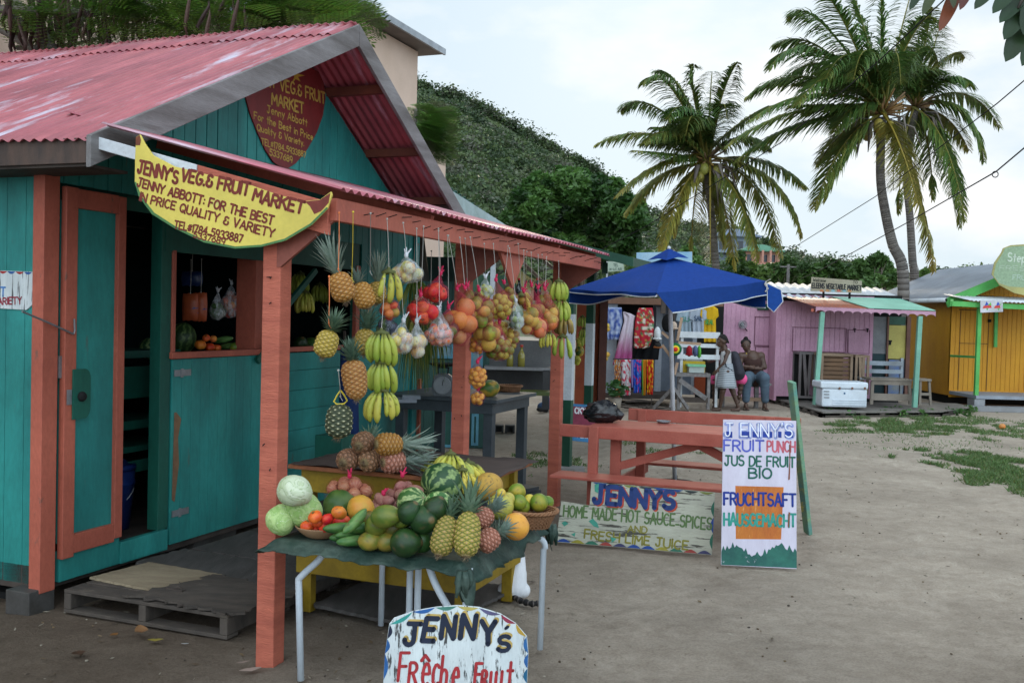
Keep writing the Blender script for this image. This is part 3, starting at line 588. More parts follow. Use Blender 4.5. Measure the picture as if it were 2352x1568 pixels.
_g('a',3,arc(1.4,1.8,1.4,1.8,0,360,11),[(2.8,3.6),(2.8,0)]);_g('b',3,[(0,6),(0,0)],arc(1.4,1.8,1.4,1.8,180,-180,11));_g('c',2.6,arc(1.5,1.8,1.5,1.8,45,315,9));_g('e',2.9,[(.1,1.9),(2.8,1.9)]+arc(1.45,1.8,1.4,1.8,5,310,10))
_g('h',2.8,[(0,6.4),(0,0)],[(0,2.4)]+arc(1.3,2.2,1.3,1.3,150,0,6)+[(2.6,0)]);_g('i',.4,[(.2,0),(.2,3.4)],[(.2,4.8),(.2,5)]);_g('l',.4,[(.2,0),(.2,6)]);_g('m',4.4,[(0,0),(0,3.5)],[(0,2.3)]+arc(1.1,2.3,1.1,1.2,150,0,6)+[(2.2,0)],[(2.2,2.3)]+arc(3.3,2.3,1.1,1.2,150,0,6)+[(4.4,0)])
_g('n',2.7,[(0,0),(0,3.5)],[(0,2.3)]+arc(1.3,2.2,1.3,1.3,150,0,6)+[(2.6,0)]);_g('o',3,arc(1.5,1.8,1.5,1.8,90,450,11));_g('p',3,[(0,3.6),(0,-2)],arc(1.4,1.8,1.4,1.8,180,-180,11));_g('r',2,[(0,0),(0,3.5)],[(0,2.2)]+arc(1.1,2.3,1.1,1.2,150,50,5))
_g('s',2.4,arc(1.2,2.75,1.1,.95,40,250,7)+arc(1.2,.95,1.2,.95,75,-150,7));_g('t',2.2,[(1.1,5.6),(1.1,0)],[(0,3.7),(2.2,3.7)]);_g('u',2.8,[(0,3.6)]+arc(1.3,1.3,1.3,1.3,180,360,7)+[(2.6,3.6)],[(2.6,1.3),(2.7,0)]);_g('v',2.6,[(0,3.6),(1.3,0),(2.6,3.6)])
_g('y',2.8,[(0,3.6),(1.4,.6)],[(2.8,3.6),(.9,-1.8)]);_g(' ',1.6);_g('q',3,arc(1.4,1.8,1.4,1.8,0,360,11),[(2.8,3.6),(2.8,-1.8)]);_g('/',1.2,[(0,0),(1.2,6)])
def text_strokes(s,gap=1.15,jit=0.,r_=None):
 x=0;out_=[]
 for ch in s:
  w_,st=GL[ch]
  dy=r_.uniform(-jit,jit)if r_ else 0;sc_=1+(r_.uniform(-jit,jit)*.12 if r_ else 0)
  for q in st:out_.append([(x+a,dy+b*sc_)for a,b in q])
  x+=w_+gap
 return out_,x-gap
def paint(m,o,ex,ey,s,length,height,weight=.9,col=None,lift=.0012,arcfn=None,gap=1.15,jit=.25,seed=1,slant=0.,off=(0,0),nn=None):
 """paint string s starting at o; ex, ey unit vectors in the board plane; weight in glyph units (height 6)"""
 o=np.array(o,float);ex=unit(ex);ey=unit(ey);nz=unit(np.cross(ex,ey));r_=random.Random(seed)
 st,wtot=text_strokes(s,gap,jit,r_);sx=length/wtot;sy=height/6;hw=weight/2;k=0
 sxy=(sx+sy)/2
 def put(a,b,z):
  X=a*sx+slant*b*sy+off[0];Y=b*sy+off[1]
  if arcfn:Y+=arcfn(X/length)*height
  return o+ex*X+ey*Y+nz*z
 for q in st:
  pts=[np.array(t,float)for t in q]
  for i,p in enumerate(pts):
   z=lift+(k%9)*.00012;k+=1;cir=[(p[0]+hw*sy/sx*math.cos(t)*.95,p[1]+hw*math.sin(t))for t in np.linspace(0,2*math.pi,11)[:-1]]
   if i in(0,len(pts)-1)or len(pts)<5:m.add([put(a,b,z)for a,b in cir],[tuple(range(10))],col)
   if i+1<len(pts):
    A_=np.array([pts[i][0]*sx,pts[i][1]*sy]);B_=np.array([pts[i+1][0]*sx,pts[i+1][1]*sy]);d=B_-A_;l=np.linalg.norm(d)
    if l<1e-9:continue
    d/=l;nrm=np.array([-d[1],d[0]])*hw*sy;ext=d*hw*sy*.35 if 0<i<len(pts)-2 else d*0.0+d*hw*sy*.2
    qd=[A_-nrm-ext,B_-nrm+ext,B_+nrm+ext,A_+nrm-ext];z=lift+(k%9)*.00012
    m.add([put(t[0]/sx,t[1]/sy,z)for t in qd],[(0,1,2,3)],col)
def paint_px(board,plane,s,p0,p1,hpx,weight,col,**kw):
 """text whose baseline runs between two measured frame points, on the plane (point, normal) of a real board"""
 a=PL(*p0,*plane);b=PL(*p1,*plane);ex=unit(b-a);n_=np.array(plane[1]);n_=n_ if n_@(CAM-a)>0 else-n_
 ey=np.cross(n_,ex);hgt=hpx*pxm(a)
 m=MB(col);paint(m,a,ex,ey,s,np.linalg.norm(b-a),hgt,weight,**kw)
 return m.build('lettering',VP,board)
# ============================ PRODUCE (unit meshes, reused)
def nz(p,s,sd=0.):return mnoise.noise(Vector((p[0]*s+sd,p[1]*s+sd*1.7,p[2]*s-sd)))
def lerp(a,b,k):k=max(0,min(1,k));return tuple(x*(1-k)+y*k for x,y in zip(a,b))
def blob(name,nu,nv,fn,mt,extra=None):
 """fn(theta, v, d) -> radius scale along direction d, colour; v 0 bottom .. 1 top"""
 m=MB()
 for j in range(nv+1):
  ph=-math.pi/2+math.pi*j/nv
  for i in range(nu):
   t=2*math.pi*i/nu;d=(math.cos(ph)*math.cos(t),math.cos(ph)*math.sin(t),math.sin(ph));p,c=fn(t,j/nv,d);m.v.append(p);m.c.append(c)
 for j in range(nv):
  for i in range(nu):m.f.append((j*nu+i,j*nu+(i+1)%nu,(j+1)*nu+(i+1)%nu,(j+1)*nu+i))
 m.n=len(m.v)
 if extra:extra(m)
 return m.mesh(name,mt,True)
def sphere_like(c1,c2,sd,nscale=1.5,squash=.92,lobes=0,dimple=.12,spot=None,bump=.01):
 def fn(t,v,d):
  r=1+bump*nz(d,4,sd)+.03*nz(d,1.3,sd)+(lobes and .05*math.cos(lobes*t)*math.cos((v-.5)*math.pi))
  zz=d[2]*squash;top=max(0,(v-.86)/.14);zz-=dimple*top*top
  c=lerp(c1,c2,.5+1.5*nz(d,nscale,sd+3)+.35*nz(d,7,sd));c=lerp(c,(.12,.07,.02),max(0,nz(d,11,sd+6)-.38)*2.2)
  if spot and nz(d,6,sd+9)>.42:c=spot
  if v>.985:c=(.10,.09,.03)
  return(d[0]*r,d[1]*r,zz*r),c
 return fn
def ellip(c1,c2,sd,rz=1.35,pear=0.,bend=0.,bump=.02,ctop=None,k=1.3):
 def fn(t,v,d):
  w_=1-pear*max(0,d[2])*.9+.04*nz(d,1.5,sd)+bump*nz(d,7,sd);x=d[0]*w_+bend*d[2]*d[2]
  c=lerp(c1,c2,.5+k*nz(d,1.4,sd+5)+.15*d[0]+.4*nz(d,8,sd));c=lerp(c,(.10,.07,.03),max(0,nz(d,10,sd+6)-.36)*2.4)
  if ctop and v>.93:c=ctop
  return(x,d[1]*w_,d[2]*rz),c
 return fn
def melon_fn(dark,light,n,sd,rz=1.0):
 def fn(t,v,d):
  w_=1+.01*nz(d,2,sd);s=math.cos(n*t+2.2*nz((d[0],d[1],d[2]*1.4),3.2,sd)+.5*nz(d,9,sd));net=nz(d,9,sd+2)
  k=1 if s+net*.6>.28 else 0;c=lerp(dark,light,k*(.7+.6*net));
  if v>.975:c=(.25,.2,.1)
  return(d[0]*w_,d[1]*w_,d[2]*rz),c
 return fn
def cabbage_fn(c1,c2,sd):
 def fn(t,v,d):
  w_=nz(d,.95,sd);lay=math.floor((w_+.6)*5);edge=abs((w_+.6)*5-lay-.5)*2;tt=t+1.1*lay+.5*nz(d,1.6,sd+lay);rib=abs(math.sin(3.5*tt));fine=abs(math.sin(12*tt+7*v))
  r=.90+.045*lay/2+.02*nz(d,3,sd)-.012*max(0,.2-rib)/.2-.035*max(0,(edge-.88)/.12);c=lerp(c1,c2,.45+.3*(lay%2)+.5*nz(d,1.5,sd)+.25*(v-.5))
  if fine<.12:c=lerp(c,(.62,.70,.42),.35)
  if rib<.07:c=lerp((.76,.80,.60),c,rib/.09)
  if edge>.9:c=lerp(c,(.16,.28,.07),.6)
  return(d[0]*r,d[1]*r,d[2]*r*.9),c
 return fn
def pumpkin_fn(c1,c2,n,sd,rz):
 def fn(t,v,d):
  r=1-.05*(abs(math.sin(n*t/2))**.5*-1+1)+.03*nz(d,1.5,sd);c=lerp(c1,c2,.5+nz(d,1.6,sd+3));return(d[0]*r,d[1]*r,d[2]*rz),c
 return fn
def calyx(m):
 for k in range(5):
  a=k*1.257;c=(.05,.12,.03);m.add([(0,0,.83),(.18*math.cos(a-.35),.18*math.sin(a-.35),.84),(.42*math.cos(a),.42*math.sin(a),.88),(.18*math.cos(a+.35),.18*math.sin(a+.35),.84)],[(0,1,2,3)],c)
PR={}
for i in range(3):
 PR['tomato%d'%i]=blob('tomato',26,16,sphere_like((.62,.035,.012),(.70,.10,.02),3+i,1.2,.84,5 if i else 4,.14),VG,calyx)
PR['tomato_o']=blob('tomato',24,14,sphere_like((.72,.19,.025),(.62,.10,.02),8,1.2,.86,4,.12),VG,calyx)
for i,(a,b)in enumerate([((.72,.24,.04),(.60,.28,.08)),((.66,.36,.07),(.44,.36,.06)),((.42,.33,.035),(.13,.22,.02)),((.09,.19,.02),(.26,.29,.03)),((.62,.44,.06),(.42,.42,.05)),((.68,.26,.12),(.62,.36,.12))]):
 PR['citrus%d'%i]=blob('citrus',24,16,sphere_like(a,b,11+i,.9,.94,0,.05,None,.012),VG)
PR['lime']=blob('lime',18,12,sphere_like((.20,.30,.03),(.40,.38,.05),21,1,.98,0,-.08),VG);PR['lime_y']=blob('lime',18,12,sphere_like((.50,.46,.05),(.38,.38,.04),22,1,.98,0,-.08),VG);PR['lime_d']=blob('lime',18,12,sphere_like((.08,.17,.02),(.20,.26,.03),23,1,.98,0,-.08),VG)
PR['plum_y']=blob('golden_apple',18,12,sphere_like((.72,.34,.03),(.60,.28,.03),24,1,.95),VG);PR['apple']=blob('apple',22,14,sphere_like((.62,.56,.16),(.55,.25,.08),25,1,.92),VG);PR['cherry']=blob('tomato',18,12,sphere_like((.66,.12,.04),(.62,.22,.04),26,1,.95),VG)
PR['onion']=blob('onion',26,14,lambda t,v,d:((d[0]*(1+.01*math.cos(9*t)),d[1]*(1+.01*math.cos(9*t)),d[2]*.85+(.25*max(0,(v-.88)/.12)**2)),lerp((.36,.10,.055),(.52,.25,.14),.5+.45*math.sin(14*t+3*d[2])+nz(d,3,2)*.5)),VG)
PR['potato']=blob('potato',22,14,ellip((.30,.12,.10),(.40,.20,.15),31,1.45,0,.08,.05),VM)
PR['mango']=blob('mango',26,16,ellip((.07,.12,.015),(.17,.18,.025),33,1.35,.15,.15,.01,(.1,.08,.03)),VG);PR['mango_r']=blob('mango',26,16,ellip((.12,.15,.02),(.27,.19,.03),34,1.3,.12,.14,.01),VG);PR['mango_b']=blob('mango',26,16,ellip((.075,.09,.015),(.20,.13,.03),35,1.25,.1,.12,.01),VG)
PR['avocado']=blob('avocado',26,16,ellip((.009,.030,.008),(.020,.058,.012),36,1.12,.22,.05,.02,(.12,.08,.03)),VG);PR['avocado2']=blob('avocado',26,16,ellip((.024,.068,.014),(.038,.095,.016),37,1.35,.42,.08,.015),VG)
PR['cucumber']=blob('cucumber',18,20,ellip((.02,.085,.018),(.07,.17,.03),38,3.3,0,.35,.05,(.45,.5,.2)),VG);PR['cucumber2']=blob('cucumber',18,20,ellip((.05,.15,.03),(.16,.28,.08),39,3.5,.1,.3,.06,(.55,.55,.3)),VG)
PR['squash']=blob('squash',40,20,pumpkin_fn((.62,.27,.03),(.52,.36,.05),10,40,.92),VG);PR['green_squash']=blob('squash',40,20,pumpkin_fn((.035,.10,.02),(.08,.15,.03),8,41,.85),VG)
PR['wm_dark']=blob('watermelon',120,60,melon_fn((.018,.06,.022),(.24,.34,.12),9,42,.95),VG);PR['wm_light']=blob('watermelon',120,60,melon_fn((.045,.13,.03),(.40,.50,.20),9,43,.9),VG);PR['wm_long']=blob('watermelon',100,50,melon_fn((.02,.05,.015),(.12,.2,.06),10,44,1.2),VG)
PR['melon']=blob('melon',40,24,sphere_like((.62,.37,.07),(.55,.30,.06),45,1.1,.95,0,.03,(.40,.26,.07),.01),VM);PR['melon_o']=blob('melon',40,24,sphere_like((.74,.38,.05),(.66,.30,.04),46,1.1,.95,0,.03,None,.008),VG);PR['melon_y']=blob('melon',40,24,sphere_like((.52,.42,.08),(.38,.38,.07),47,1.1,1.05,0,.03,None,.01),VG)
for i in range(3):PR['cabbage%d'%i]=blob('cabbage',96,60,cabbage_fn((.24,.42,.10),(.46,.60,.24),50+i*7)if i else cabbage_fn((.42,.54,.28),(.70,.76,.56),50),VM)
PR['papaya']=blob('papaya',40,22,ellip((.05,.12,.02),(.42,.24,.03),49,1.25,.1,0,.01,None,1.8),VG)
def banana_mesh(c1,c2,tip,sd,curve=1.0):
 m=MB();n=12;K=16;vs=[];fs=[]
 for i in range(K+1):
  s=i/K;a=(s-.0)*1.15*curve;cx_=1.0/(1.15*curve)*(1-math.cos(a));cz=-1.0/(1.15*curve)*math.sin(a)
  r=.112*(min(1,.32+1.9*s)if s<.36 else 1)*(1 if s<.78 else max(.22,1-((s-.78)/.22)**1.6*.85));
  tx=np.array([math.sin(a),0,-math.cos(a)]);nx_=np.array([math.cos(a),0,math.sin(a)])
  for k in range(n):
   t=2*math.pi*k/n;rr=r*(1+.06*math.cos(5*t));p=np.array([cx_,0,cz])+nx_*math.cos(t)*rr+np.array([0,1,0])*math.sin(t)*rr
   c=lerp(c1,c2,.5+1.3*nz(p,2.6,sd));
   if nz(p,13,sd+2)>.5:c=lerp(c,(.10,.06,.02),.8)
   if s>.955:c=tip
   if s<.16:c=lerp((.16,.17,.04),c,s/.16*.6)
   vs.append(tuple(p));m.c.append(c)
 m.v=vs;m.n=len(vs)
 for i in range(K):
  for k in range(n):m.f.append((i*n+k,(i+1)*n+k,(i+1)*n+(k+1)%n,i*n+(k+1)%n))
 m.f.append(tuple(range(n)));m.f.append(tuple(K*n+k for k in range(n-1,-1,-1)))
 return m.mesh('banana',VG,True)
PR['ban_g']=banana_mesh((.28,.36,.045),(.38,.42,.06),(.05,.04,.02),1);PR['ban_y']=banana_mesh((.58,.46,.06),(.50,.46,.07),(.06,.045,.02),2);PR['ban_gy']=banana_mesh((.42,.44,.06),(.50,.46,.07),(.07,.06,.02),3);PR['ban_b']=banana_mesh((.38,.26,.06),(.20,.13,.03),(.03,.02,.01),4);PR['ban_s']=banana_mesh((.40,.44,.08),(.54,.52,.12),(.06,.05,.02),5,.7)
def pine_body(name,c_mid,c_eye,c_gap,sd,rz=1.35,belly=.06):
 nu,nv=104,84;m=MB();na,kb=8,6.5*rz/1.35
 for j in range(nv+1):
  v=j/nv;s=2*v-1;prof=(1-abs(s)**3.2)**.5 if abs(s)<1 else 0;prof=max(prof,.28 if v>.5 else .34);prof*=1+belly*(-s)
  for i in range(nu):
   t=2*math.pi*i/nu;a=na*t/(2*math.pi)+kb*v;b=na*t/(2*math.pi)-kb*v;fa=a-math.floor(a)-.5;fb=b-math.floor(b)-.5
   q=max(abs(fa),abs(fb))*2;e=math.sqrt(fa*fa+fb*fb)*2;hgt=(1-q**2.2)*.085+(.05 if e<.26 else 0)*(1-e/.26)
   r=(prof+hgt*min(1,prof*1.4))*1.0;z=s*rz
   key=mnoise.noise(Vector((math.floor(a)*1.7,math.floor(b)*2.3,sd)))
   if q>.84:c=c_gap
   elif e<.30:c=c_eye
   else:c=lerp(c_mid,c_gap,(q-.35)*.9-.1+.35*key)
   if v<.05:c=lerp((.25,.18,.08),c,v/.05)
   m.v.append((r*math.cos(t),r*math.sin(t),z));m.c.append(c)
 for j in range(nv):
  for i in range(nu):m.f.append((j*nu+i,j*nu+(i+1)%nu,(j+1)*nu+(i+1)%nu,(j+1)*nu+i))
 m.f.append(tuple(range(nu-1,-1,-1)));m.f.append(tuple(nv*nu+i for i in range(nu)));m.n=len(m.v)
 return m.mesh(name,VM,True)
PR['pb_orange']=pine_body('body',(.50,.23,.045),(.44,.28,.19),(.24,.085,.02),1);PR['pb_long']=pine_body('body',(.50,.24,.06),(.46,.28,.20),(.28,.095,.03),2,1.75,-.12);PR['pb_gold']=pine_body('body',(.50,.32,.05),(.42,.33,.20),(.20,.15,.03),3,1.3)
PR['pb_green']=pine_body('body',(.075,.085,.04),(.50,.46,.30),(.022,.032,.02),4,1.35);PR['pb_olive']=pine_body('body',(.40,.32,.06),(.56,.33,.19),(.10,.12,.025),5,1.85);PR['pb_pink']=pine_body('body',(.46,.20,.12),(.52,.32,.26),(.20,.08,.045),6,1.15);PR['pb_brown']=pine_body('body',(.34,.17,.08),(.42,.27,.18),(.13,.075,.04),7,1.1)
def crown_mesh(sd,n=46,ln=1.7,spread=1.0,c=(.10,.18,.10),c2=(.24,.33,.23)):
 r_=random.Random(sd);m=MB()
 for i in range(n):
  f=i/n;az=i*2.39996+r_.uniform(-.2,.2);out_=(1.15-.95*f)*spread;L_=ln*(.42+.58*math.sin(min(1,f*1.25)*math.pi/2))*r_.uniform(.85,1.1)*(1 if f>.25 else .6)
  rr=.26*(1-f)+.03;p=np.array([math.cos(az)*rr,math.sin(az)*rr,f*.22]);tang=np.array([-math.sin(az),math.cos(az),0]);el=math.pi/2-out_*.95;K=5;vs=[];cs=[]
  for k in range(K+1):
   s=k/K;w_=.135*(1-s)**.7*(1 if s>.05 else .8)+.004;nrm=np.array([-math.sin(el)*math.cos(az),-math.sin(el)*math.sin(az),math.cos(el)])
   col=lerp(c,c2,.3*s+r_.uniform(0,.6));vs+=[p-tang*w_+nrm*w_*.35,p,p+tang*w_+nrm*w_*.35];cs+=[col]*3
   dd=np.array([math.cos(el)*math.cos(az),math.cos(el)*math.sin(az),math.sin(el)]);p=p+dd*L_/K;el-=.20*out_*(.4+s)
  b=m.n;m.v+=[tuple(q)for q in vs];m.c+=cs;m.n+=len(vs)
  for k in range(K):a=b+k*3;m.f+=[(a,a+1,a+4,a+3),(a+1,a+2,a+5,a+4)]
 return m.mesh('crown',VL,True)
PR['crown']=crown_mesh(1);PR['crown_tall']=crown_mesh(2,44,2.6,.62,(.15,.22,.16),(.34,.40,.34));PR['crown_dark']=crown_mesh(3,50,1.7,1.05,(.06,.12,.07),(.16,.24,.16));PR['crown_small']=crown_mesh(4,34,1.2,1.0,(.13,.20,.15),(.30,.38,.33))
def roots_mesh():
 m=MB();r_=random.Random(9)
 for i in range(26):
  a=r_.uniform(0,6.28);p=np.array([.12*math.cos(a),.12*math.sin(a),0]);q=p+np.array([r_.uniform(-.35,.35),r_.uniform(-.35,.35),-r_.uniform(.1,.5)]);m.tube([p,(p+q)/2+np.array([r_.uniform(-.1,.1),r_.uniform(-.1,.1),0]),q],[.022,.016,.005],4,lerp((.30,.22,.12),(.16,.10,.07),r_.random()))
 return m.mesh('roots',VM)
PR['roots']=roots_mesh()
def pineapple(c,r,body,crown,axis,cs=1.0,label='',group='pineapples hanging from the canopy beam',spin=0.,rz=1.35,crown_axis=None):
 """c centre of the body, axis points from root end to crown"""
 t=thing('pineapple',label,'pineapple',c,0,group);R_=align(axis,spin);ax=np.array(unit(axis))
 inst('body',PR[body],c,R_,r,t)
 if crown:inst('crown',PR[crown],np.array(c)+ax*r*rz*.93,align(crown_axis if crown_axis is not None else axis,spin+1),r*cs*1.18,t)
 inst('roots',PR['roots'],np.array(c)-ax*r*rz*.97,R_,r*1.0,t);return t
def string(par,a,b,col_mat,r=.0018,name='string',knots=True):
 m=MB();a=np.array(a,float);b=np.array(b,float);mid=(a+b)/2+np.array([.002,0,0]);m.tube([a,mid,b],r,5)
 if knots:m.ball(a,r*3.2,6,4);m.tube([b,b+np.array([.012,0,-.018])],r*.9,4);m.ball(b+Z3*.004,r*2.6,6,4)
 return m.build(name,col_mat,par)
m_str=mat('white_string',(.46,.44,.40),None,5,dirt=.1,bump=0);m_str_o=mat('orange_string',(.75,.20,.06),None,5,dirt=.1,bump=0);m_str_y=mat('yellow_string',(.72,.55,.05),None,5,dirt=.1,bump=0)
# ============================ HANGING FROM THE BEAM (plane a hand's breadth in front of the beam)
HO=2.115
def H(x,y,k=0.):return SO(x,y,HO+k)
def hang_y(x):
 p=SO(x,500,HO);v=p-C0;u_=v@A;q=W(HO,u_,2.285);return q
def pineapple_h(x,y,wpx,body,crown,axis2,cs,label,rz=1.35,smat=m_str,k=0.,nail=None,tie=None,spin=0.,lean=0.):
 c=H(x,y,k);r=wpx/2*pxm(c)/1.05;ax=unit(_R*axis2[0]+Z3*axis2[1]-_f*lean);t=pineapple(c,r,body,crown,ax,cs,label,spin=spin,rz=rz)
 if nail:string(t,H(nail[0],nail[1],.01),H(tie[0],tie[1],k+.02),smat)
 return t
pineapple_h(785,659,55,'pb_orange','crown_tall',(-.32,.95),1.12,'orange pineapple hung highest at the left end of the beam on orange string',nail=(779,489),tie=(777,620),smat=m_str_o,lean=.1)
pineapple_h(835,678,49,'pb_orange','crown_small',(-.35,.9),1.1,'deep orange pineapple tilted between two crowned ones under the beam',nail=(811,487),tie=(808,640),smat=m_str_y,k=-.10,spin=2)
pineapple_h(866,672,42,'pb_gold','crown_tall',(.05,1),1.15,'golden pineapple with tall upright pale crown beside the first bananas',nail=(851,490),tie=(850,625),k=-.16,spin=1)
pineapple_h(750,789,52,'pb_gold','crown_dark',(.30,.92),1.1,'golden pineapple lowest on the left above the empty wall',nail=(756,635),tie=(755,745),smat=m_str_o,k=.03,spin=3)
pineapple_h(838,784,48,'pb_gold','crown_dark',(.12,1),1.15,'golden pineapple half hidden behind the darkest crown, second row',k=-.12,spin=4)
pineapple_h(815,872,56,'pb_long','crown_dark',(-.16,1),1.05,'very long orange pineapple hanging below all the others on the beam',rz=1.75,k=.04,spin=5)
t_=pineapple_h(779,966,61,'pb_green',None,(.06,1),1,'dark unripe green pineapple without crown hanging in a yellow loop',nail=(777,850),tie=(782,912),k=-.05,spin=6)
m=MB();cc=H(782,908,-.04);mm_=pxm(cc);m.tube([cc+_R*mm_*a+Z3*mm_*b for a,b in[(0,12),(-8,0),(-15,-14),(-8,-20),(8,-19),(16,-12),(8,2),(0,12)]],.004,6);m.build('loop',m_str_y,t_)
def banana_hand(c,ln,n,kind,label,group='banana hands hanging from the canopy beam',face=None,spread=.9,down=1.0,seed=1,cat='bananas',par=None,rows=1):
 """c = cut crown of the hand (top); fingers hang and curl"""
 r_=random.Random(seed);tw=r_.uniform(-.35,.35);n+=(1 if n>3 else 0);t=thing('banana_hand',label,cat,c,0,group);fc=math.atan2(-_f[1],-_f[0])if face is None else face
 for row in range(rows):
  for i in range(n):
   s=(i/(max(1,n-1))-.5)*2;yaw=s*spread*.8+r_.uniform(-.16,.16)+tw;lnr=ln*r_.uniform(.84,1.1)
   R_=Matrix.Rotation(fc+yaw*1.2,3,'Z')@Matrix.Rotation(-(.55+.12*row)*down+r_.uniform(-.05,.05),3,'Y')@Matrix.Rotation(s*.25,3,'X')@Matrix.Rotation(math.pi,3,'Z')
   off=np.array([math.cos(fc+yaw)*.02,math.sin(fc+yaw)*.02,0])+_R*s*ln*.15-Z3*row*ln*.12+_f*(.012*((i+row)%2))
   inst('banana',PR[kind],np.array(c)+off,R_,lnr*1.02,t)
 m=MB((.10,.11,.03));m.tube([np.array(c)-_R*ln*.22,np.array(c)+Z3*.012,np.array(c)+_R*ln*.22],[.012,.016,.012],8);m.tube([np.array(c),np.array(c)+Z3*.035],[.012,.008],6);m.build('stalk',VM,t,smooth=True);return t
def ban_h(x,y,lnpx,n,kind,label,nail=None,k=0.,spread=.9,seed=1,down=1.,rows=1):
 c=H(x,y,k);t=banana_hand(c,lnpx*pxm(c),n,kind,label,spread=spread,seed=seed,down=down,rows=rows)
 if nail:string(t,H(nail[0],nail[1],.01),np.array(c)+Z3*.03,m_str)
 return t
ban_h(893,628,68,3,'ban_gy','three green yellow bananas hanging right beside the tall crowned pineapple',(889,503),spread=.30,seed=2)
ban_h(876,768,74,5,'ban_g','uppermost of three green banana hands strung one below another',(883,640),.02,.9,3)
ban_h(878,836,70,5,'ban_g','middle of three green banana hands strung one below another',None,.03,.9,4)
ban_h(878,900,68,5,'ban_gy','lowest of three green banana hands, its fingers splayed to the right',None,.04,1.2,5,1.35)
ban_h(1283,648,44,6,'ban_g','plump green banana hand at the far right end of the beam',(1283,600),.02,.9,6)
ban_h(1287,690,46,5,'ban_g','green banana hand just below the plump one at the beam end',None,.0,.9,7,rows=2)
ban_h(1296,728,46,5,'ban_b','overripe brown banana hand among the green ones at the beam end',None,-.02,.9,8,1.2)
ban_h(1292,775,52,3,'ban_g','three green bananas hanging lowest against the last salmon post',None,.0,.5,9)
ban_h(1197,680,46,2,'ban_y','pair of ripe yellow bananas hanging between red nets',(1190,560),-.03,.4,10)
ban_h(1258,765,34,4,'ban_gy','small yellow green banana hand under the orange net bags',None,.02,.9,11)
NET_R=netmat('red_net',(.50,.015,.07),.22,420);NET_C=netmat('clear_plastic',(.75,.78,.82),.24,30,True);NET_K=netmat('dark_plastic',(.05,.06,.09),.8,30,True);NET_P=netmat('purple_net',(.35,.03,.10),.18,420)
m_redknot=mat('red_knot',(.60,.02,.09),None,9,dirt=.1);m_clearknot=mat('pale_knot',(.62,.64,.68),None,9,dirt=.1)
def pack(n,r,Wd,Hh,seed):
 r_=np.random.RandomState(seed);p=r_.normal(0,.4,(n,3))*np.array([Wd/2,Wd/2,Hh/2]);
 for it in range(220):
  p*=.985;p[:,2]-=r*.03
  for a in range(n):
   d=p[a]-p;l=np.linalg.norm(d,axis=1)+1e-9;k=(l<2*r)&(l>1e-8);p[a]+=(d[k]/l[k][:,None]*((2*r-l[k])*.5)[:,None]).sum(0)
  q=p/np.array([max(.001,Wd/2-r*.7),max(.001,Wd/2-r*.7),max(.001,Hh/2-r*.7)]);l=np.linalg.norm(q,axis=1);k=l>1;p[k]/=l[k][:,None]
 return p
def bag(name,x,y,wpx,hpx,fruits,rpx,n,net,label,nail=None,knot=None,k=0.,seed=1,stretch=None,group='fruit bags hanging from the canopy beam',fname='fruit',squash=1.,pt=None,neck=.55,knotmat=None):
 """fruit packed inside a bag of wpx x hpx centred at x,y; neck runs up to the knot"""
 c=H(x,y,k)if pt is None else np.array(pt);s=pxm(c)
 if pt is None:wpx*=1.13;hpx*=1.10;rpx*=1.13
 Wd,Hh,r=wpx*s,hpx*s,rpx*s
 t=thing(name,label,'fruit bag',c-Z3*Hh/2,0,group);pos=pack(n,r,Wd,Hh,seed);r_=random.Random(seed)
 for i,p in enumerate(pos):
  f=fruits[i%len(fruits)];q_=r*r_.uniform(.84,1.08);inst(fname,PR[f],c+p,eul(r_.uniform(0,360),r_.uniform(0,360),r_.uniform(0,360)),(q_*r_.uniform(.93,1.05),q_,q_*r_.uniform(.9,1.1)),t)
 top=(H(knot[0],knot[1],k)if knot else c+Z3*(Hh/2+Hh*neck));
 zb,zt=pos[:,2].min()-r*1.1,pos[:,2].max()+r*.7;rows=[]
 m=MB();K=22;J=14;vs=[];fs=[]
 for j in range(J+1):
  z=zb+(zt-zb)*j/J if j<=9 else None
  if j<=9:
   z=zb+(zt-zb)*j/9;ctr=c+Z3*z
   rad_=[]
   for q in range(K):
    a=2*math.pi*q/K;dv=np.array([math.cos(a),math.sin(a)]);e=.012*s/.002
    best=r*.3
    for p in pos:
     dz=abs(z-p[2]);
     if dz<r*1.35:best=max(best,p[:2]@dv+math.sqrt(max(0,(r*1.12)**2-min(dz,r*1.1)**2)))
    rad_.append(best)
   rad_=np.array(rad_);rad_=(rad_+np.roll(rad_,1)+np.roll(rad_,-1))/3
   last=rad_
  else:
   f=(j-9)/(J-9);ctr=(c+Z3*zt)*(1-f)+top*f;rad_=last*(1-f)**1.5+.006
  for q in range(K):
   a=2*math.pi*q/K;vs.append(ctr+np.array([math.cos(a),math.sin(a),0])*rad_[q]*(1+.03*math.sin(5*a+j)))
 for j in range(J):
  for q in range(K):fs.append((j*K+q,j*K+(q+1)%K,(j+1)*K+(q+1)%K,(j+1)*K+q))
 fs.append(tuple(range(K-1,-1,-1)));m.add(vs,fs);m.build('net',net,t,smooth=True)
 kb=MB();kb.ball(top,.012,8,6,None,(1,1,1.4));
 for q in range(4):kb.tube([top,top+np.array([r_.uniform(-.02,.03),r_.uniform(-.02,.02),r_.uniform(.01,.045)])],[.007,.003],5)
 kb.build('knot',knotmat or(m_redknot if 'net' in net.name else m_clearknot),t)
 if nail is not None:string(t,H(nail[0],nail[1],.01)if len(nail)==2 else np.array(nail),top,m_str)
 return t
bag('fruit_bag',936,624,62,40,['apple','citrus4','apple'],13,6,NET_C,'clear plastic bag of yellow apples knotted high near the beam',(926,512),(933,586),.0,2,fname='apple')
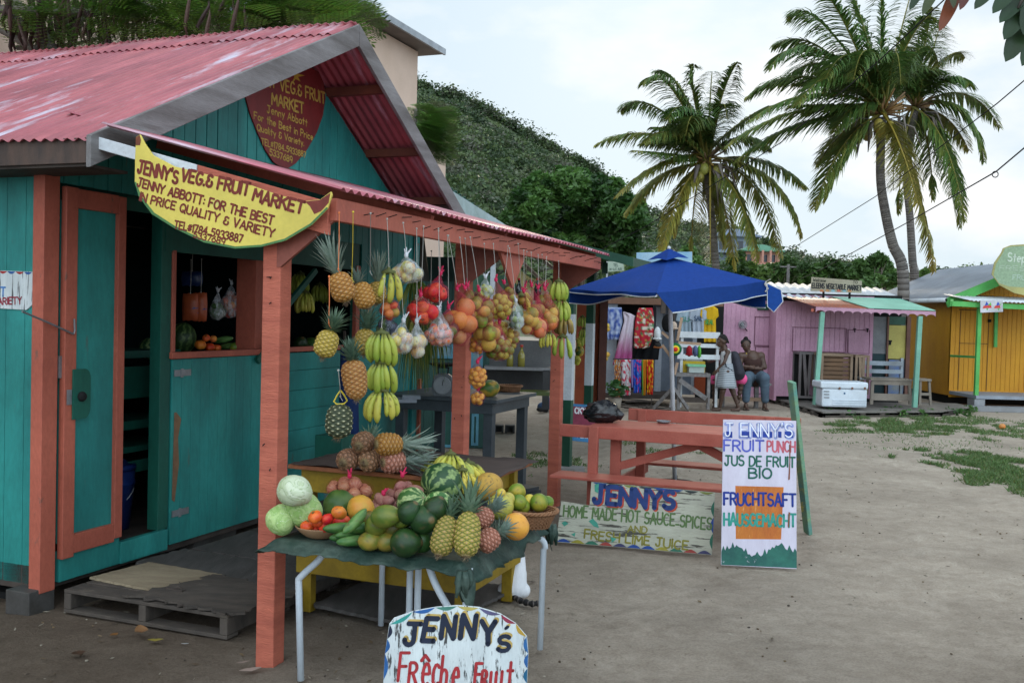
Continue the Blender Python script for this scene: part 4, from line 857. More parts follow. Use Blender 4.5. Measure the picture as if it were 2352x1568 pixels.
bag('fruit_bag',922,782,48,52,['apple','citrus4'],12,7,NET_C,'clear bag of pale yellow apples, left one of the low pair',(919,640),(927,735),.03,3,fname='apple')
bag('fruit_bag',957,789,36,56,['apple','citrus1'],13.5,4,NET_C,'narrow clear bag of apples, right one of the low pair',(957,525),(957,737),.04,4,fname='apple')
bag('fruit_bag',889,752,38,44,['lime_d'],11,6,NET_K,'dark plastic bag hanging behind the top green bananas',None,(889,725),-.15,5)
bag('fruit_bag',1010,766,62,50,['cherry'],8.2,24,NET_C,'clear bag packed with small orange red tomatoes',(1007,525),(1009,708),.05,6,fname='tomato')
bag('fruit_bag',1001,672,50,38,['tomato0','tomato1'],12.5,7,NET_R,'upper red net of red tomatoes below a bright red knot',(1007,530),(1012,627),-.05,7,fname='tomato')
bag('fruit_bag',968,718,64,44,['tomato0','tomato2','tomato_o'],13.5,9,NET_R,'wider lower red net of big red tomatoes',(973,520),(966,676),-.02,8,fname='tomato')
bag('fruit_bag',895,710,38,44,['citrus0','citrus2','tomato_o'],10,9,NET_R,'small net of orange and green citrus under the three bananas',None,(893,680),-.02,9,fname='citrus')
bag('fruit_bag',1060,738,58,98,['citrus0','citrus5','citrus0'],19,6,NET_R,'long red net of large orange grapefruits left of the middle post',(1030,541),(1050,662),.03,10,fname='grapefruit',neck=.3)
bag('fruit_bag',1028,757,40,70,['avocado','mango_b'],13,6,NET_R,'red net of dark avocados beside the grapefruits',(1028,541),(1030,705),.0,11,fname='avocado')
bag('fruit_bag',1100,715,62,64,['citrus3','citrus2','citrus1','mango'],13.5,11,NET_R,'red net of green mangoes and oranges in front of the middle post',(1056,546),(1068,660),.05,12,fname='mango')
bag('fruit_bag',1118,766,54,66,['citrus4','citrus2','citrus1'],16,7,NET_R,'red net of large yellow green grapefruits, right of the middle post',(1080,545),(1100,665),.06,13,fname='grapefruit',neck=.3)
bag('fruit_bag',1099,792,40,36,['plum_y','citrus2'],7.5,13,NET_R,'net of small golden fruit tucked under the grapefruits',None,(1100,765),.0,14)
bag('fruit_bag',1148,704,50,54,['lime_y','lime','lime_y'],8.6,24,NET_R,'red net of round yellow limes at mid height',(1133,560),(1139,642),.05,15,fname='lime')
bag('fruit_bag',1169,684,36,46,['lime_d','lime'],7.5,14,NET_R,'small net of limes hanging higher to the right of the yellow ones',(1167,565),(1158,648),-.02,16,fname='lime')
bag('fruit_bag',1145,799,62,48,['lime_d','lime','lime_d','lime_y'],8.4,24,NET_R,'lowest red net of dark green limes',None,(1147,740),.05,17,fname='lime')
bag('fruit_bag',1176,776,30,44,['lime','lime_d','lime_y'],8,12,NET_R,'narrow net of limes to the right of the lowest lime net',None,(1165,730),.02,18,fname='lime')
bag('fruit_bag',1186,735,30,44,['avocado2','lime_d'],7.5,12,NET_C,'clear plastic bag of green leafy seasoning',(1170,570),(1185,690),.06,19,fname='seasoning')
bag('fruit_bag',1214,732,34,66,['citrus2','citrus4','citrus1'],13,6,NET_R,'red net of yellow green mangoes, leftmost of the three near the end',(1203,575),(1203,668),.04,20,fname='mango')
bag('fruit_bag',1231,714,30,50,['citrus3','citrus2'],12,5,NET_R,'red net with green mangoes on top, middle of the three near the end',(1220,580),(1221,655),.0,21,fname='mango')
bag('fruit_bag',1236,752,34,66,['citrus5','citrus0','citrus1'],12.5,7,NET_R,'red net of peach coloured oranges above the small bananas',(1236,585),(1236,660),.06,22,fname='orange')
bag('fruit_bag',1262,730,36,62,['citrus0','citrus1','citrus4'],11.5,10,NET_R,'red net of bright oranges beside the plump green bananas',(1255,590),(1252,663),.04,23,fname='orange')
bag('fruit_bag',1097,866,36,48,['plum_y'],7.0,22,NET_P,'net of small golden plums hanging low on the middle post',(1098,808),(1097,830),.02,24,fname='golden_plum')
bag('fruit_bag',1098,915,30,26,['plum_y'],6.6,10,NET_P,'smaller lower net of golden plums under the first one on middle post',None,(1098,892),.02,25,fname='golden_plum')
bag('fruit_bag',1114,670,34,30,['lime','lime_y'],7,10,NET_C,'clear bag of small limes high behind the red nets',(1112,560),(1115,635),-.05,26,fname='lime')
for(x,kn,lab)in((1043,690,'bare'),(1190,650,''),(1290,610,'')):pass
bag('fruit_bag',1074,690,30,34,['citrus1','mango_r'],10,6,NET_R,'small red net of mangoes high against the middle post',(1068,548),(1074,655),-.08,91,fname='mango')
bag('fruit_bag',1150,752,34,30,['lime_y','citrus4'],8,9,NET_R,'red net of yellow fruit between the two lime nets',None,(1150,725),-.06,92,fname='lime')
bag('fruit_bag',1250,694,30,36,['citrus3','mango'],10,6,NET_R,'small red net of green mangoes high beside the last bananas',(1245,585),(1250,656),-.06,93,fname='mango')
bag('fruit_bag',1083,745,32,44,['citrus2','citrus5'],12,5,NET_R,'red net of yellow grapefruits right behind the long orange one',None,(1083,700),-.10,94,fname='grapefruit')
bag('fruit_bag',1206,690,28,36,['citrus2','lime_y'],9,7,NET_R,'small red net of green yellow fruit above the ripe banana pair',(1210,578),(1206,655),-.08,95,fname='fruit')
def greens(x,y0,y1,wpx,k,label,n=60,seed=1):
 r_=random.Random(seed);a=H(x,y0,k);s=pxm(a);t=thing('spring_onions',label,'spring onions',H(x,y1,k),0,'spring onions hanging under the canopy');m=MB()
 for i in range(n):
  dx=r_.gauss(0,wpx*.22)*s;dy=r_.gauss(0,wpx*.2)*s;ln=(y1-y0)*s*r_.uniform(.55,1.0);tip=np.array([dx*2.0+r_.uniform(-.01,.01),dy*2,-ln]);p0=a+np.array([dx*.6,dy*.6,0])
  c=lerp((.05,.14,.02),(.34,.33,.06),r_.random()**1.6);m.tube([p0,p0+tip*.5+np.array([dx*.3,dy*.3,0]),p0+tip],[.0045,.0035,.001],4,c)
 m.build('leaves',VL,t,smooth=True);q=MB((.7,.66,.55))
 for i in range(14):q.ball(a+np.array([r_.uniform(-.02,.02),r_.uniform(-.02,.02),r_.uniform(.0,.03)]),.011,6,4)
 q.build('bulbs',VM,t,smooth=True);string(t,a+Z3*.35,a+Z3*.03,m_str);return t
greens(958,690,905,44,-.30,'long bunch of spring onions hanging down behind the apples',90,1)
greens(988,700,880,34,-.34,'bunch of spring onions just right of the long one',60,2)
greens(950,640,730,50,-.32,'short leafy bunch of greens above the tomato nets',50,3)
# ============================ YELLOW TABLE AGAINST THE WALL
def LB(m,o0,o1,u0,u1,z0,z1):
 c=W((o0+o1)/2,(u0+u1)/2,(z0+z1)/2);return m.box(c,(abs(o1-o0),abs(u1-u0),abs(z1-z0)),rot2(-TH))
m_yel=mat('yellow_ochre_paint',(.34,.22,.012),(.22,.14,.01),4,(1,1,1),.6,.2,wear=(.08,.05,.02),wear_t=(.66,.74))
m_brown_top=mat('brown_table_sheet',(.075,.052,.045),(.05,.036,.032),5,rough=.85)
m_or_edge=mat('orange_edge',(.36,.12,.045),(.2,.07,.03),6)
t=thing('display_table','yellow wooden display table with orange top edge behind the fruit table','table',W(1.9,1.0,0),-TH)
m=MB();LB(m,1.30,2.52,.55,1.42,.855,.88);m.build('tabletop',m_or_edge,t,bevel=.003)
m=MB();LB(m,1.36,2.40,.60,.625,.72,.854);LB(m,1.36,2.40,1.37,1.39,.72,.854);LB(m,1.36,1.38,.625,1.37,.72,.854);LB(m,2.38,2.40,.625,1.37,.72,.854);m.build('apron',m_yel,t,bevel=.003)
m=MB();LB(m,1.35,2.46,.58,.605,.24,.40);LB(m,2.44,2.465,.605,1.4,.24,.40);LB(m,1.36,2.43,.61,1.38,.36,.39);m.build('lower_shelf',m_yel,t,bevel=.003)
for(a,b)in((1.40,.64),(2.40,.64),(1.40,1.36),(2.40,1.36)):
 m=MB();LB(m,a-.035,a+.035,b-.03,b+.03,0,.854);m.build('leg',m_yel,t,bevel=.004)
m=MB();nx_,ny_=26,20;vs=[]
for j in range(ny_+1):
 for i in range(nx_+1):
  a,b=i/nx_,j/ny_;ed=max(0,1-min(a,1-a,b,1-b)*18);z=.884+.004*fbm(a*6,b*6,1,3)+(.018*ed*max(0,fbm(a*5,b*5,1.5,2,4)+.3));vs.append(W(1.33+1.24*a+.012*fbm(a,b*5,1,2),.535+.86*b+.02*fbm(a*6,b,1,2,3),z))
m.add(vs,[(j*(nx_+1)+i,j*(nx_+1)+i+1,(j+1)*(nx_+1)+i+1,(j+1)*(nx_+1)+i)for j in range(ny_)for i in range(nx_)])
o_=m.build('table_sheet',m_brown_top,t,smooth=True);md=o_.modifiers.new('s','SOLIDIFY');md.thickness=.002
GP='pineapples lying on the yellow display table'
def pin_t(x,y,z,r,body,crown,axis,cs,label,rz=1.1,group=GP,spin=0):return pineapple(P(x,y,z),r,body,crown,axis,cs,label,group,spin,rz)
pin_t(800,1055,.955,.058,'pb_brown','crown_small',(.35,.9,.15),1.1,'brown pineapple lying at the left end of the front row on the display table')
pin_t(850,1057,.955,.058,'pb_brown','crown_small',(.4,.9,.1),1.1,'brown pineapple in the middle of the front row on the display table',spin=1)
pin_t(903,1059,.96,.062,'pb_pink','crown_tall',(.75,.62,.0),1.1,'reddish pineapple at the right of the front row on the display table',spin=2)
pin_t(893,1020,1.06,.060,'pb_orange','crown_tall',(.80,.55,-.05),1.2,'orange pineapple on top of the pile, its crown pointing right',spin=3)
pin_t(835,1016,1.055,.058,'pb_brown','crown_dark',(.30,.9,.2),1.0,'brown pineapple on top of the pile under the dark hanging one',spin=4)
GB='banana hands on the display table'
def ban_t(x,y,z,ln,n,kind,label,face,seed,down=1.6,spread=.8):return banana_hand(P(x,y,z),ln,n,kind,label,GB,rad(face),spread,down,seed)
ban_t(1003,1060,.94,.15,6,'ban_gy','green yellow banana hand lying at the left on the display table',-110,31)
ban_t(1035,1045,1.01,.13,6,'ban_gy','green yellow banana hand at the top of the banana heap',-90,32,1.9)
ban_t(1052,1060,.97,.15,5,'ban_s','pale yellow banana hand in the middle of the banana heap',-70,33)
ban_t(1075,1066,.955,.17,4,'ban_y','ripe yellow bananas on the right of the banana heap pointing right',-20,34,1.5,.35)
ban_t(1062,1082,.935,.12,4,'ban_y','small ripe yellow bananas at the front edge of the display table',-80,35,1.5)
# ============================ SQUARE TABLE WITH THE GREEN CLOTH
TZ=.69
TA=dict(o0=1.82,o1=2.90,u0=-.46,u1=.66)
m_cloth=mat('green_cloth',(.022,.055,.042),(.085,.13,.105),7,(1,1,1),.6,.6,.42,.60,dirt=.45,fine=18,bdist=.02)
m_leg=mat('white_tube',(.60,.66,.72),(.50,.56,.62),5,rough=.35,bump=.05,dirt=.15)
t=thing('folding_table','square folding table with white tube legs holding the fruit display','table',W(2.36,.1,0),-TH)
m=MB();LB(m,1.92,2.80,-.36,.56,TZ-.035,TZ-.008);m.build('tabletop',m_leg,t,bevel=.006)
def leg(pts):m=MB();m.tube([W(*p)for p in pts],.0165,12);m.build('leg',m_leg,t,smooth=True)
def smoothp(pts,n=5):
 out_=[];P_=[np.array(p,float)for p in pts]
 for i in range(len(P_)-1):
  a,b,c,d=P_[max(0,i-1)],P_[i],P_[i+1],P_[min(len(P_)-1,i+2)]
  for k in range(n):
   s=k/n;out_.append(.5*((2*b)+(-a+c)*s+(2*a-5*b+4*c-d)*s*s+(-a+3*b-3*c+d)*s**3))
 out_.append(P_[-1]);return out_
leg(smoothp([(2.12,-.36,.655),(2.08,-.36,.60),(2.02,-.36,.545),(1.975,-.36,.50)],3)+[(1.975,-.36,.49),(1.995,-.355,.01)])
leg(smoothp([(2.66,-.36,.655),(2.69,-.36,.58),(2.74,-.36,.50),(2.80,-.36,.42)],3)+[(2.80,-.36,.41),(2.80,-.36,.01)])
leg([(2.86,-.35,.655),(2.845,-.355,.40),(2.845,-.355,.01)])
leg([(2.40,-.02,.655),(2.40,-.02,.01)]);leg([(2.445,-.02,.655),(2.445,-.02,.01)])
leg(smoothp([(2.80,.50,.655),(2.84,.52,.63),(2.895,.55,.60),(2.91,.56,.56)],3)+[(2.90,.56,.55),(2.895,.56,.01)])
leg(smoothp([(2.0,.50,.655),(1.97,.52,.60),(1.94,.55,.5)],3)+[(1.94,.55,.01)])
m=MB();m.tube([W(2.06,-.37,.648),W(2.75,-.37,.648)],.012,8);m.build('rail',m_leg,t,smooth=True)
m=MB();NX,NY=70,70;vs=[]
for j in range(NY+1):
 for i in range(NX+1):
  a,b=(i/NX)*2-1,(j/NY)*2-1;ea,eb=max(0,abs(a)-.86)/.14,max(0,abs(b)-.86)/.14;cor=ea*eb
  o_=2.36+.565*a*(1-.02*ea);u_=.10+.585*b*(1-.02*eb);drop=((.045 if ea<eb else .062)+.03*fbm(a*4,b*4,1,3,2))*max(ea,eb)**1.2+(.11 if a>0 else .0)*cor**.8+.014*fbm(a*9,b*9,1,3)*max(ea,eb)
  if a>.86 and b<.3:drop+=.03*ea
  z=TZ+.004+.004*fbm(a*3,b*3,1.5,4)*(1-max(ea,eb))-drop;w_=.012*max(ea,eb)*math.sin((b if ea>eb else a)*17+9*fbm(a*3,b*3,1,2));
  vs.append(W(o_+(w_*np.sign(a)if ea>eb else 0),u_+(w_*np.sign(b)if eb>=ea else 0),z))
m.add(vs,[(j*(NX+1)+i,j*(NX+1)+i+1,(j+1)*(NX+1)+i+1,(j+1)*(NX+1)+i)for j in range(NY)for i in range(NX)])
cl_=m.build('tablecloth',m_cloth,smooth=True,label='dark green cloth spread over the square fruit table, corners bunched',cat='tablecloth');md=cl_.modifiers.new('s','SOLIDIFY');md.thickness=.003;md.offset=-1
r2_=random.Random(4)
for(a,b)in((2.88,-.46),(2.91,.64)):
 m=MB()
 for i in range(5):p=W(a+r2_.uniform(-.02,.02),b+r2_.uniform(-.02,.03),.67);m.tube([p,p+np.array([r2_.uniform(-.01,.01),0,-.05]),p+np.array([r2_.uniform(-.02,.02),r2_.uniform(-.02,.02),-r2_.uniform(.09,.15)])],[.012,.017,.006],7)
 m.build('bunched_corner',m_cloth,cl_,smooth=True)
ZT=TZ+.006
def on(kind,x,y,r,label,cat,group,zc=None,rot=(0,0,0),name=None,s=None,lift=0.):
 z=ZT+(r*.9 if zc is None else zc)+lift;c=P(x,y,z);return inst(name or kind,PR[kind],c,eul(*rot),s or r,None,label,cat,group)
G1='cabbages on the fruit table'
on('cabbage0',677,1126,.086,'palest cabbage, on top of the other two beside the post','cabbage',G1,.235,(20,10,30),'cabbage')
on('cabbage1',698,1170,.096,'largest green cabbage, in front below the pale one','cabbage',G1,.125,(60,20,80),'cabbage')
on('cabbage2',646,1193,.078,'smaller green cabbage at the far left table corner','cabbage',G1,.078,(40,70,10),'cabbage')
c=P(737,1232,ZT);m=MB();m.lathe(c,[(.055,0),(.075,.008),(.105,.032),(.122,.052),(.125,.058),(.118,.058),(.10,.036),(.07,.016),(0,.012)],40)
m.build('bowl',mat('tan_clay',(.42,.25,.14),(.34,.19,.10),5,rough=.6),smooth=True,label='shallow tan bowl heaped with red tomatoes',cat='bowl')
GT='tomatoes in the shallow bowl'
for(zx,zy,zc,k,r_t,lab)in[(465,870,.065,'tomato0',.033,'orange red tomato at the left rim of the tan bowl'),(520,806,.125,'tomato1',.034,'deep red tomato at the top left of the bowl'),(548,838,.095,'tomato0',.034,'red tomato in the middle rear of the bowl'),(596,866,.075,'tomato2',.037,'largest red tomato at the front of the bowl'),(607,822,.115,'tomato0',.03,'red tomato at the top centre of the bowl'),(678,846,.085,'tomato2',.033,'red tomato at the right of the bowl'),(722,828,.09,'tomato0',.027,'small orange red tomato behind the cucumbers'),(685,777,.150,'tomato_o',.036,'single orange tomato topping the bowl'),(527,896,.045,'tomato1',.024,'small red tomato peeping over the front rim of the bowl'),(662,885,.05,'tomato0',.03,'red tomato low at the right rim of the bowl'),(560,880,.05,'tomato1',.028,'red tomato low in the centre of the bowl')]:
 x,y=551.25+.3322*zx,918.75+.3322*zy;on(k,x,y,r_t,lab,'tomato',GT,zc,(rng.uniform(-40,40),rng.uniform(-30,30),rng.uniform(0,360)),'tomato')
def Q(zx,zy):return 551.25+.3322*zx,918.75+.3322*zy
def onq(kind,zx,zy,r,label,cat,group,zc,rot=(0,0,0),name=None):x,y=Q(zx,zy);return on(kind,x,y,r,label,cat,group,zc,rot,name)
onq('green_squash',690,735,.088,'dark green squash behind the tomatoes','squash','squashes on the fruit table',.10,(70,0,30),'squash')
onq('squash',836,752,.072,'yellow orange squash beside the green one','squash','squashes on the fruit table',.11,(60,10,60),'squash')
GC='cucumbers on the fruit table'
for zx,zy,zc,k,rt,lab in[(700,882,.085,'cucumber',(90,0,115),'dark cucumber touching the rim of the bowl'),(803,836,.14,'cucumber2',(62,0,150),'pale tipped cucumber on top of the cucumber pile'),(838,880,.09,'cucumber',(85,0,110),'dark cucumber under the pale tipped one, right side'),(742,942,.035,'cucumber',(90,0,120),'dark cucumber at the bottom left of the pile'),(800,968,.032,'cucumber2',(88,0,118),'lighter green cucumber at the front table edge'),(775,915,.06,'cucumber',(85,0,130),'dark cucumber in the middle of the pile')]:
 onq(k,zx,zy,.026,lab,'cucumber',GC,zc,rt,'cucumber')
GM='mangoes on the fruit table'
for zx,zy,zc,k,r_m,rt,lab in[(942,866,.115,'mango',.052,(60,30,20),'large green mango standing in front of the squash'),(1008,803,.175,'mango',.054,(80,10,80),'green mango lying on top of the mango heap'),(1072,882,.105,'mango_b',.047,(80,0,95),'green brown mango right of the standing one'),(1118,832,.15,'mango',.036,(70,0,60),'small green mango near the avocados'),(903,973,.045,'mango_r',.046,(85,0,95),'yellow streaked green mango at the front edge, left'),(1015,978,.045,'mango_r',.046,(80,0,60),'yellow green mango at the front edge, right'),(897,818,.125,'mango_b',.036,(80,0,30),'brownish mango behind the dark cucumber'),(962,925,.06,'mango',.04,(80,0,80),'green mango squeezed low between the front mangoes'),(1030,925,.065,'mango_b',.036,(80,0,40),'dull mango low under the green brown one')]:
 onq(k,zx,zy,r_m,lab,'mango',GM,zc,rt,'mango')
GA='avocados on the fruit table'
for zx,zy,zc,k,r_m,rt,lab in[(1172,772,.20,'avocado',.054,(20,30,0),'dark avocado left of centre on the top of its heap'),(1272,826,.165,'avocado',.066,(80,10,30),'biggest dark glossy avocado in the middle of the heap'),(1352,748,.215,'avocado',.056,(30,0,60),'very dark avocado at the top right of the heap'),(1190,880,.11,'avocado',.046,(60,20,0),'dark avocado just below the biggest one, left'),(1150,985,.06,'avocado',.068,(85,0,80),'round dark avocado at the front table edge'),(1268,968,.062,'avocado2',.056,(80,0,110),'long necked brighter green avocado beside the pineapples'),(1235,905,.08,'avocado',.04,(60,0,50),'dark avocado low between the biggest one and front ones'),(1490,742,.20,'avocado',.036,(60,0,50),'small dark avocado behind the pineapple crowns')]:
 onq(k,zx,zy,r_m,lab,'avocado',GA,zc,rt,'avocado')
GW='watermelons on the fruit table'
onq('wm_dark',1395,578,.116,'largest dark striped watermelon at the back of the table','watermelon',GW,.17,(75,15,140),'watermelon')
onq('wm_light',1192,712,.084,'light striped watermelon left of the dark one','watermelon',GW,.125,(60,0,60),'watermelon')
onq('wm_light',1372,735,.076,'light striped watermelon just under the dark one','watermelon',GW,.17,(60,30,160),'watermelon')
GE='melons on the fruit table'
onq('melon',1720,597,.080,'tan orange melon at the back beside the dark watermelon','melon',GE,.155,(30,0,0),'melon')
onq('melon_y',1802,735,.068,'yellow green melon in the middle of three by the basket','melon',GE,.115,(60,0,0),'melon')
onq('melon_o',1908,872,.068,'smooth bright orange melon at the right table edge','melon',GE,.064,(60,0,90),'melon')
onq('melon_y',1855,682,.034,'small yellow fruit between melons and basket','melon',GE,.15,(60,0,0),'melon')
onq('citrus4',1805,640,.024,'tiny yellow fruit behind the tan melon','melon',GE,.19,(60,0,0),'melon')
onq('citrus4',1500,735,.020,'yellow citrus half hidden behind the pineapple crowns','melon',GE,.19,(60,0,0),'melon')
GPT='pineapples standing on the fruit table'
def pin_q(zx,zy,zc,r,body,crown,axis,cs,label,rz,spin=0,ca=None):x,y=Q(zx,zy);return pineapple(P(x,y,ZT+zc),r,body,crown,axis,cs,label,GPT,spin,rz,ca)
pin_q(1412,935,.105,.051,'pb_olive','crown_dark',(.20,.50,.84),1.0,'golden brown pineapple leaning against the avocados',1.85)
pin_q(1572,925,.115,.056,'pb_olive','crown',(.04,.50,.86),1.45,'tallest green gold pineapple in the middle with big grey green crown',1.85,2)
pin_q(1716,965,.06,.050,'pb_pink','crown_small',(.75,.38,.52),1.3,'small pink pineapple lying in front, crown to the right',1.15,3)
pin_q(1682,812,.14,.045,'pb_pink','crown_small',(.62,.35,.6),1.5,'small pink pineapple half hidden behind the tallest one',1.15,4)
NET_S=netmat('sack_net',(.40,.02,.04),.09,420)
tt=P(*Q(755,640),ZT+.12);bag('onion_net',0,0,118,66,['onion'],15.5,26,NET_S,'red net sack full of brown onions lying behind the squashes',pt=tt,fname='onion',neck=.1,seed=51,group='net sacks on the fruit table')
tt=P(*Q(1120,655),ZT+.12);bag('potato_net',0,0,82,78,['potato'],13.5,16,NET_S,'dark red net sack of reddish potatoes beside the watermelons',pt=tt,fname='potato',neck=.1,seed=52,group='net sacks on the fruit table')
tt=P(*Q(990,725),ZT+.10);bag('potato_net',0,0,56,46,['potato'],12,8,NET_S,'smaller part filled net of potatoes left of the potato sack',pt=tt,fname='potato',neck=.1,seed=53,group='net sacks on the fruit table')
def basket(c,rb,rt_,h_,label,col=(.36,.17,.08),sx=1.):
 t=thing('wicker_basket',label,'basket',c);m_w=mat('wicker',col,tuple(x*.55 for x in col),8,rough=.6);c=np.array(c);m=MB();n=30
 for j in range(11):
  f=j/10;r=rb+(rt_-rb)*f;z=.006+h_*f;pts=[]
  for i in range(n*2+1):
   a=2*math.pi*i/(n*2);w_=.0045*(1 if(i+j)%2 else-1);pts.append(c+np.array([(r+w_)*math.cos(a)*sx,(r+w_)*math.sin(a),z]))
  m.tube(pts,h_*.052,5,cap=False)
 for i in range(n):
  a=2*math.pi*(i+.5)/n;m.tube([c+np.array([rb*math.cos(a)*sx,rb*math.sin(a),0]),c+np.array([rt_*math.cos(a)*sx,rt_*math.sin(a),h_])],.0035,5)
 m.lathe(c,[(0,.004),(rb,.004),(rb,.01),(0,.01)],24);m.build('basketwork',m_w,t,smooth=True)
 q=MB();
 for ph in(0,math.pi):
  q.tube([c+np.array([(rt_+.006+.005*math.cos(a*18+ph))*math.cos(a)*sx,(rt_+.006+.005*math.cos(a*18+ph))*math.sin(a),h_+.006*math.sin(a*18+ph)])for a in np.linspace(0,2*math.pi,90)],.006,5,cap=False)
 q.build('rim',m_w,t,smooth=True);return t
bc=P(*Q(2020,830),ZT+.035);bc[2]=ZT+.0;basket(bc,.080,.118,.088,'woven basket of green oranges at the right rear table corner',sx=1.05)
GO='green oranges in the wicker basket'
for zx,zy,zc,k,r_m,lab in[(1915,632,.165,'citrus2',.047,'yellow green orange topping the basket'),(1925,706,.125,'citrus3',.044,'green orange at the left of the basket'),(1950,735,.095,'citrus3',.042,'dark green orange at the front left of the basket rim'),(2000,692,.12,'citrus4',.034,'small yellow citrus in the middle of the basket'),(2066,707,.115,'citrus2',.049,'large green orange at the right of the basket'),(2122,705,.105,'citrus3',.038,'green orange at the right rim of the basket'),(1855,690,.12,'citrus4',.030,'small yellow fruit at the left rim of the basket')]:
 onq(k,zx,zy,r_m,lab,'orange',GO,zc,(rng.uniform(0,90),0,rng.uniform(0,360)),'orange')
# ============================ SIGNS
class Board:
 """board in a vertical (or tilted) plane through measured frame points"""
 def __init__(s,name,label,p0,n,poly,mt,th,back=None):
  s.p0=np.array(p0,float);s.n=unit(n);s.plane=(s.p0,s.n)
  pts=[PL(x,y,*s.plane)for x,y in poly];lo=min(pts,key=lambda q:q[2]);s.t=thing(name,label,'sign',lo)
  s.ex=unit(np.cross([0,0,1],s.n));s.ey=np.cross(s.n,s.ex)
  if s.n@(CAM-s.p0)<0:raise ValueError('flip')
  loc=[((q-s.p0)@s.ex,(q-s.p0)@s.ey)for q in pts];m=MB();m.prism(loc,s.p0,s.ex,s.ey,th);s.board=m.build('board',mt,s.t,bevel=.002)
 def l(s,x,y):q=PL(x,y,*s.plane)-s.p0;return q@s.ex,q@s.ey
 def text(s,st,a,b,hpx,wt,col,**kw):return paint_px(s.t,s.plane,st,a,b,hpx,wt,col,**kw)
 def shape(s,polys,col,lift=.0006,name='painted_shape',mt=None):
  m=MB(col);
  for k,poly in enumerate(polys):m.add([s.p0+s.ex*a+s.ey*b+s.n*(lift+k*.00003)for a,b in[s.l(*q)for q in poly]],[tuple(range(len(poly)))])
  return m.build(name,mt or VP,s.t)
m_signw=mat('cracked_white_board',(.62,.66,.66),(.50,.54,.55),3,(5,5,.6),.6,.35,wear=(.05,.05,.05),wear_t=(.565,.60),wear_scale=4,wear_stretch=(16,16,.6),fine=30,dirt=.15)
m_signw2=mat('cracked_cream_board',(.50,.50,.40),(.40,.40,.33),3,(.8,.8,6),.65,.45,wear=(.06,.055,.045),wear_t=(.555,.59),wear_scale=3.5,wear_stretch=(.9,.9,12),fine=30,dirt=.2)
m_signp=mat('lilac_white_board',(.62,.58,.68),(.55,.50,.60),3,(5,5,1),.5,.15,wear=(.55,.30,.34),wear_t=(.68,.76),wear_scale=3,wear_stretch=(6,6,1),dirt=.1)
NAVY=(.012,.018,.040);BLUE=(.025,.06,.30);RED=(.36,.025,.03);GRN=(.03,.16,.11);OLI=(.22,.20,.03);YEL=(.50,.36,.06)
def arcpts(x0,y0,x1,y1,bulge,n=9):
 out_=[]
 for i in range(n+1):
  s=i/n;k=math.sin(math.pi*s)*bulge;dx,dy=x1-x0,y1-y0;l=math.hypot(dx,dy);out_.append((x0+dx*s-dy/l*k,y0+dy*s+dx/l*k))
 return out_
nS=unit(np.array([.10,-1,.16]));p0=P(1045,1640,.14)+np.array([0,0,0]);p0=D(1045,1640,3.78)
outl=[(868,1880),(880,1568),(884,1500),(894,1432),(905,1418),(950,1402),(1000,1393),(1050,1389),(1100,1393),(1150,1408),(1185,1430),(1211,1460),(1214,1500),(1211,1568),(1203,1880)]
s1=Board('arched_sign','white arched board with navy painted name standing before the fruit table',p0,nS,outl[::-1],m_signw,.014)
edge=outl[1:-1];cols=[(.02,.10,.28),(.02,.10,.28),(.01,.015,.04),(.03,.25,.22),(.02,.10,.30),(.07,.22,.17),(.45,.36,.10),(.10,.09,.18),(.26,.03,.06),(.45,.28,.04),(.02,.10,.26),(.02,.10,.28),(.01,.1,.2)]
import itertools
def rim_scallops(bd,pts,cols,depth,per):
 seg=[];k=0
 for(a,b)in zip(pts[:-1],pts[1:]):
  l=math.hypot(b[0]-a[0],b[1]-a[1]);n=max(1,round(l/per))
  for i in range(n):
   p=(a[0]+(b[0]-a[0])*i/n,a[1]+(b[1]-a[1])*i/n);q=(a[0]+(b[0]-a[0])*(i+1)/n,a[1]+(b[1]-a[1])*(i+1)/n)
   bd.shape([arcpts(*p,*q,depth)],cols[k%len(cols)],.0005,'painted_scallop');k+=1
rim_scallops(s1,[(881,1560),(884,1500),(895,1433),(948,1404),(1000,1394),(1050,1391),(1100,1395),(1150,1410),(1185,1431),(1209,1461),(1213,1500),(1210,1568)],cols,9,42)
for(ch,x,y,w_,h_,sl_,hp)in[('J',928,1479,34,47,.05,0),('E',970,1470,26,50,.14,0),('N',1013,1464,28,49,.06,0),('N',1057,1464,30,51,.08,0),('Y',1105,1477,31,50,-.02,0),("'",1156,1454,8,15,.2,0),('S',1141,1493,27,33,.12,0)]:
 wt_=1.45 if ch!='S' else 1.75
 s1.text(ch,(x+3,y-4),(x+w_+3,y-3),h_,wt_+.1 if ch!="'" else 3.0,(.50,.34,.10),lift=.0008,jit=0,slant=sl_);s1.text(ch,(x,y),(x+w_,y+1),h_,wt_ if ch!="'" else 3.0,NAVY,lift=.0022,jit=0,slant=sl_)
for(ch,x,y,w_,h_)in[('F',914,1562,20,62),('R',938,1568,17,46),('e',968,1574,16,84),('c',992,1574,13,80),('h',1011,1574,14,62),('e',1038,1578,13,74),('F',1089,1574,14,50),('R',1105,1578,11,38),('U',1125,1580,12,36),('I',1149,1580,2,38),('t',1163,1576,12,58)]:
 s1.text(ch,(x,y),(x+w_,y),h_,7.2/(h_/6),RED,lift=.0012,jit=0,slant=.07)
s1.text('^',(968,1516),(986,1516),50,.9,RED,jit=0)
nS=unit(np.array([-.28,-1,.22]));p0=P(1277,1243,.02)
s2=Board('low_sign','long cracked cream board about hot sauce leaning against the bench',p0,nS,[(1277,1244),(1635,1274),(1642,1130),(1358,1106),(1354,1160),(1289,1150)],m_signw2,.016)
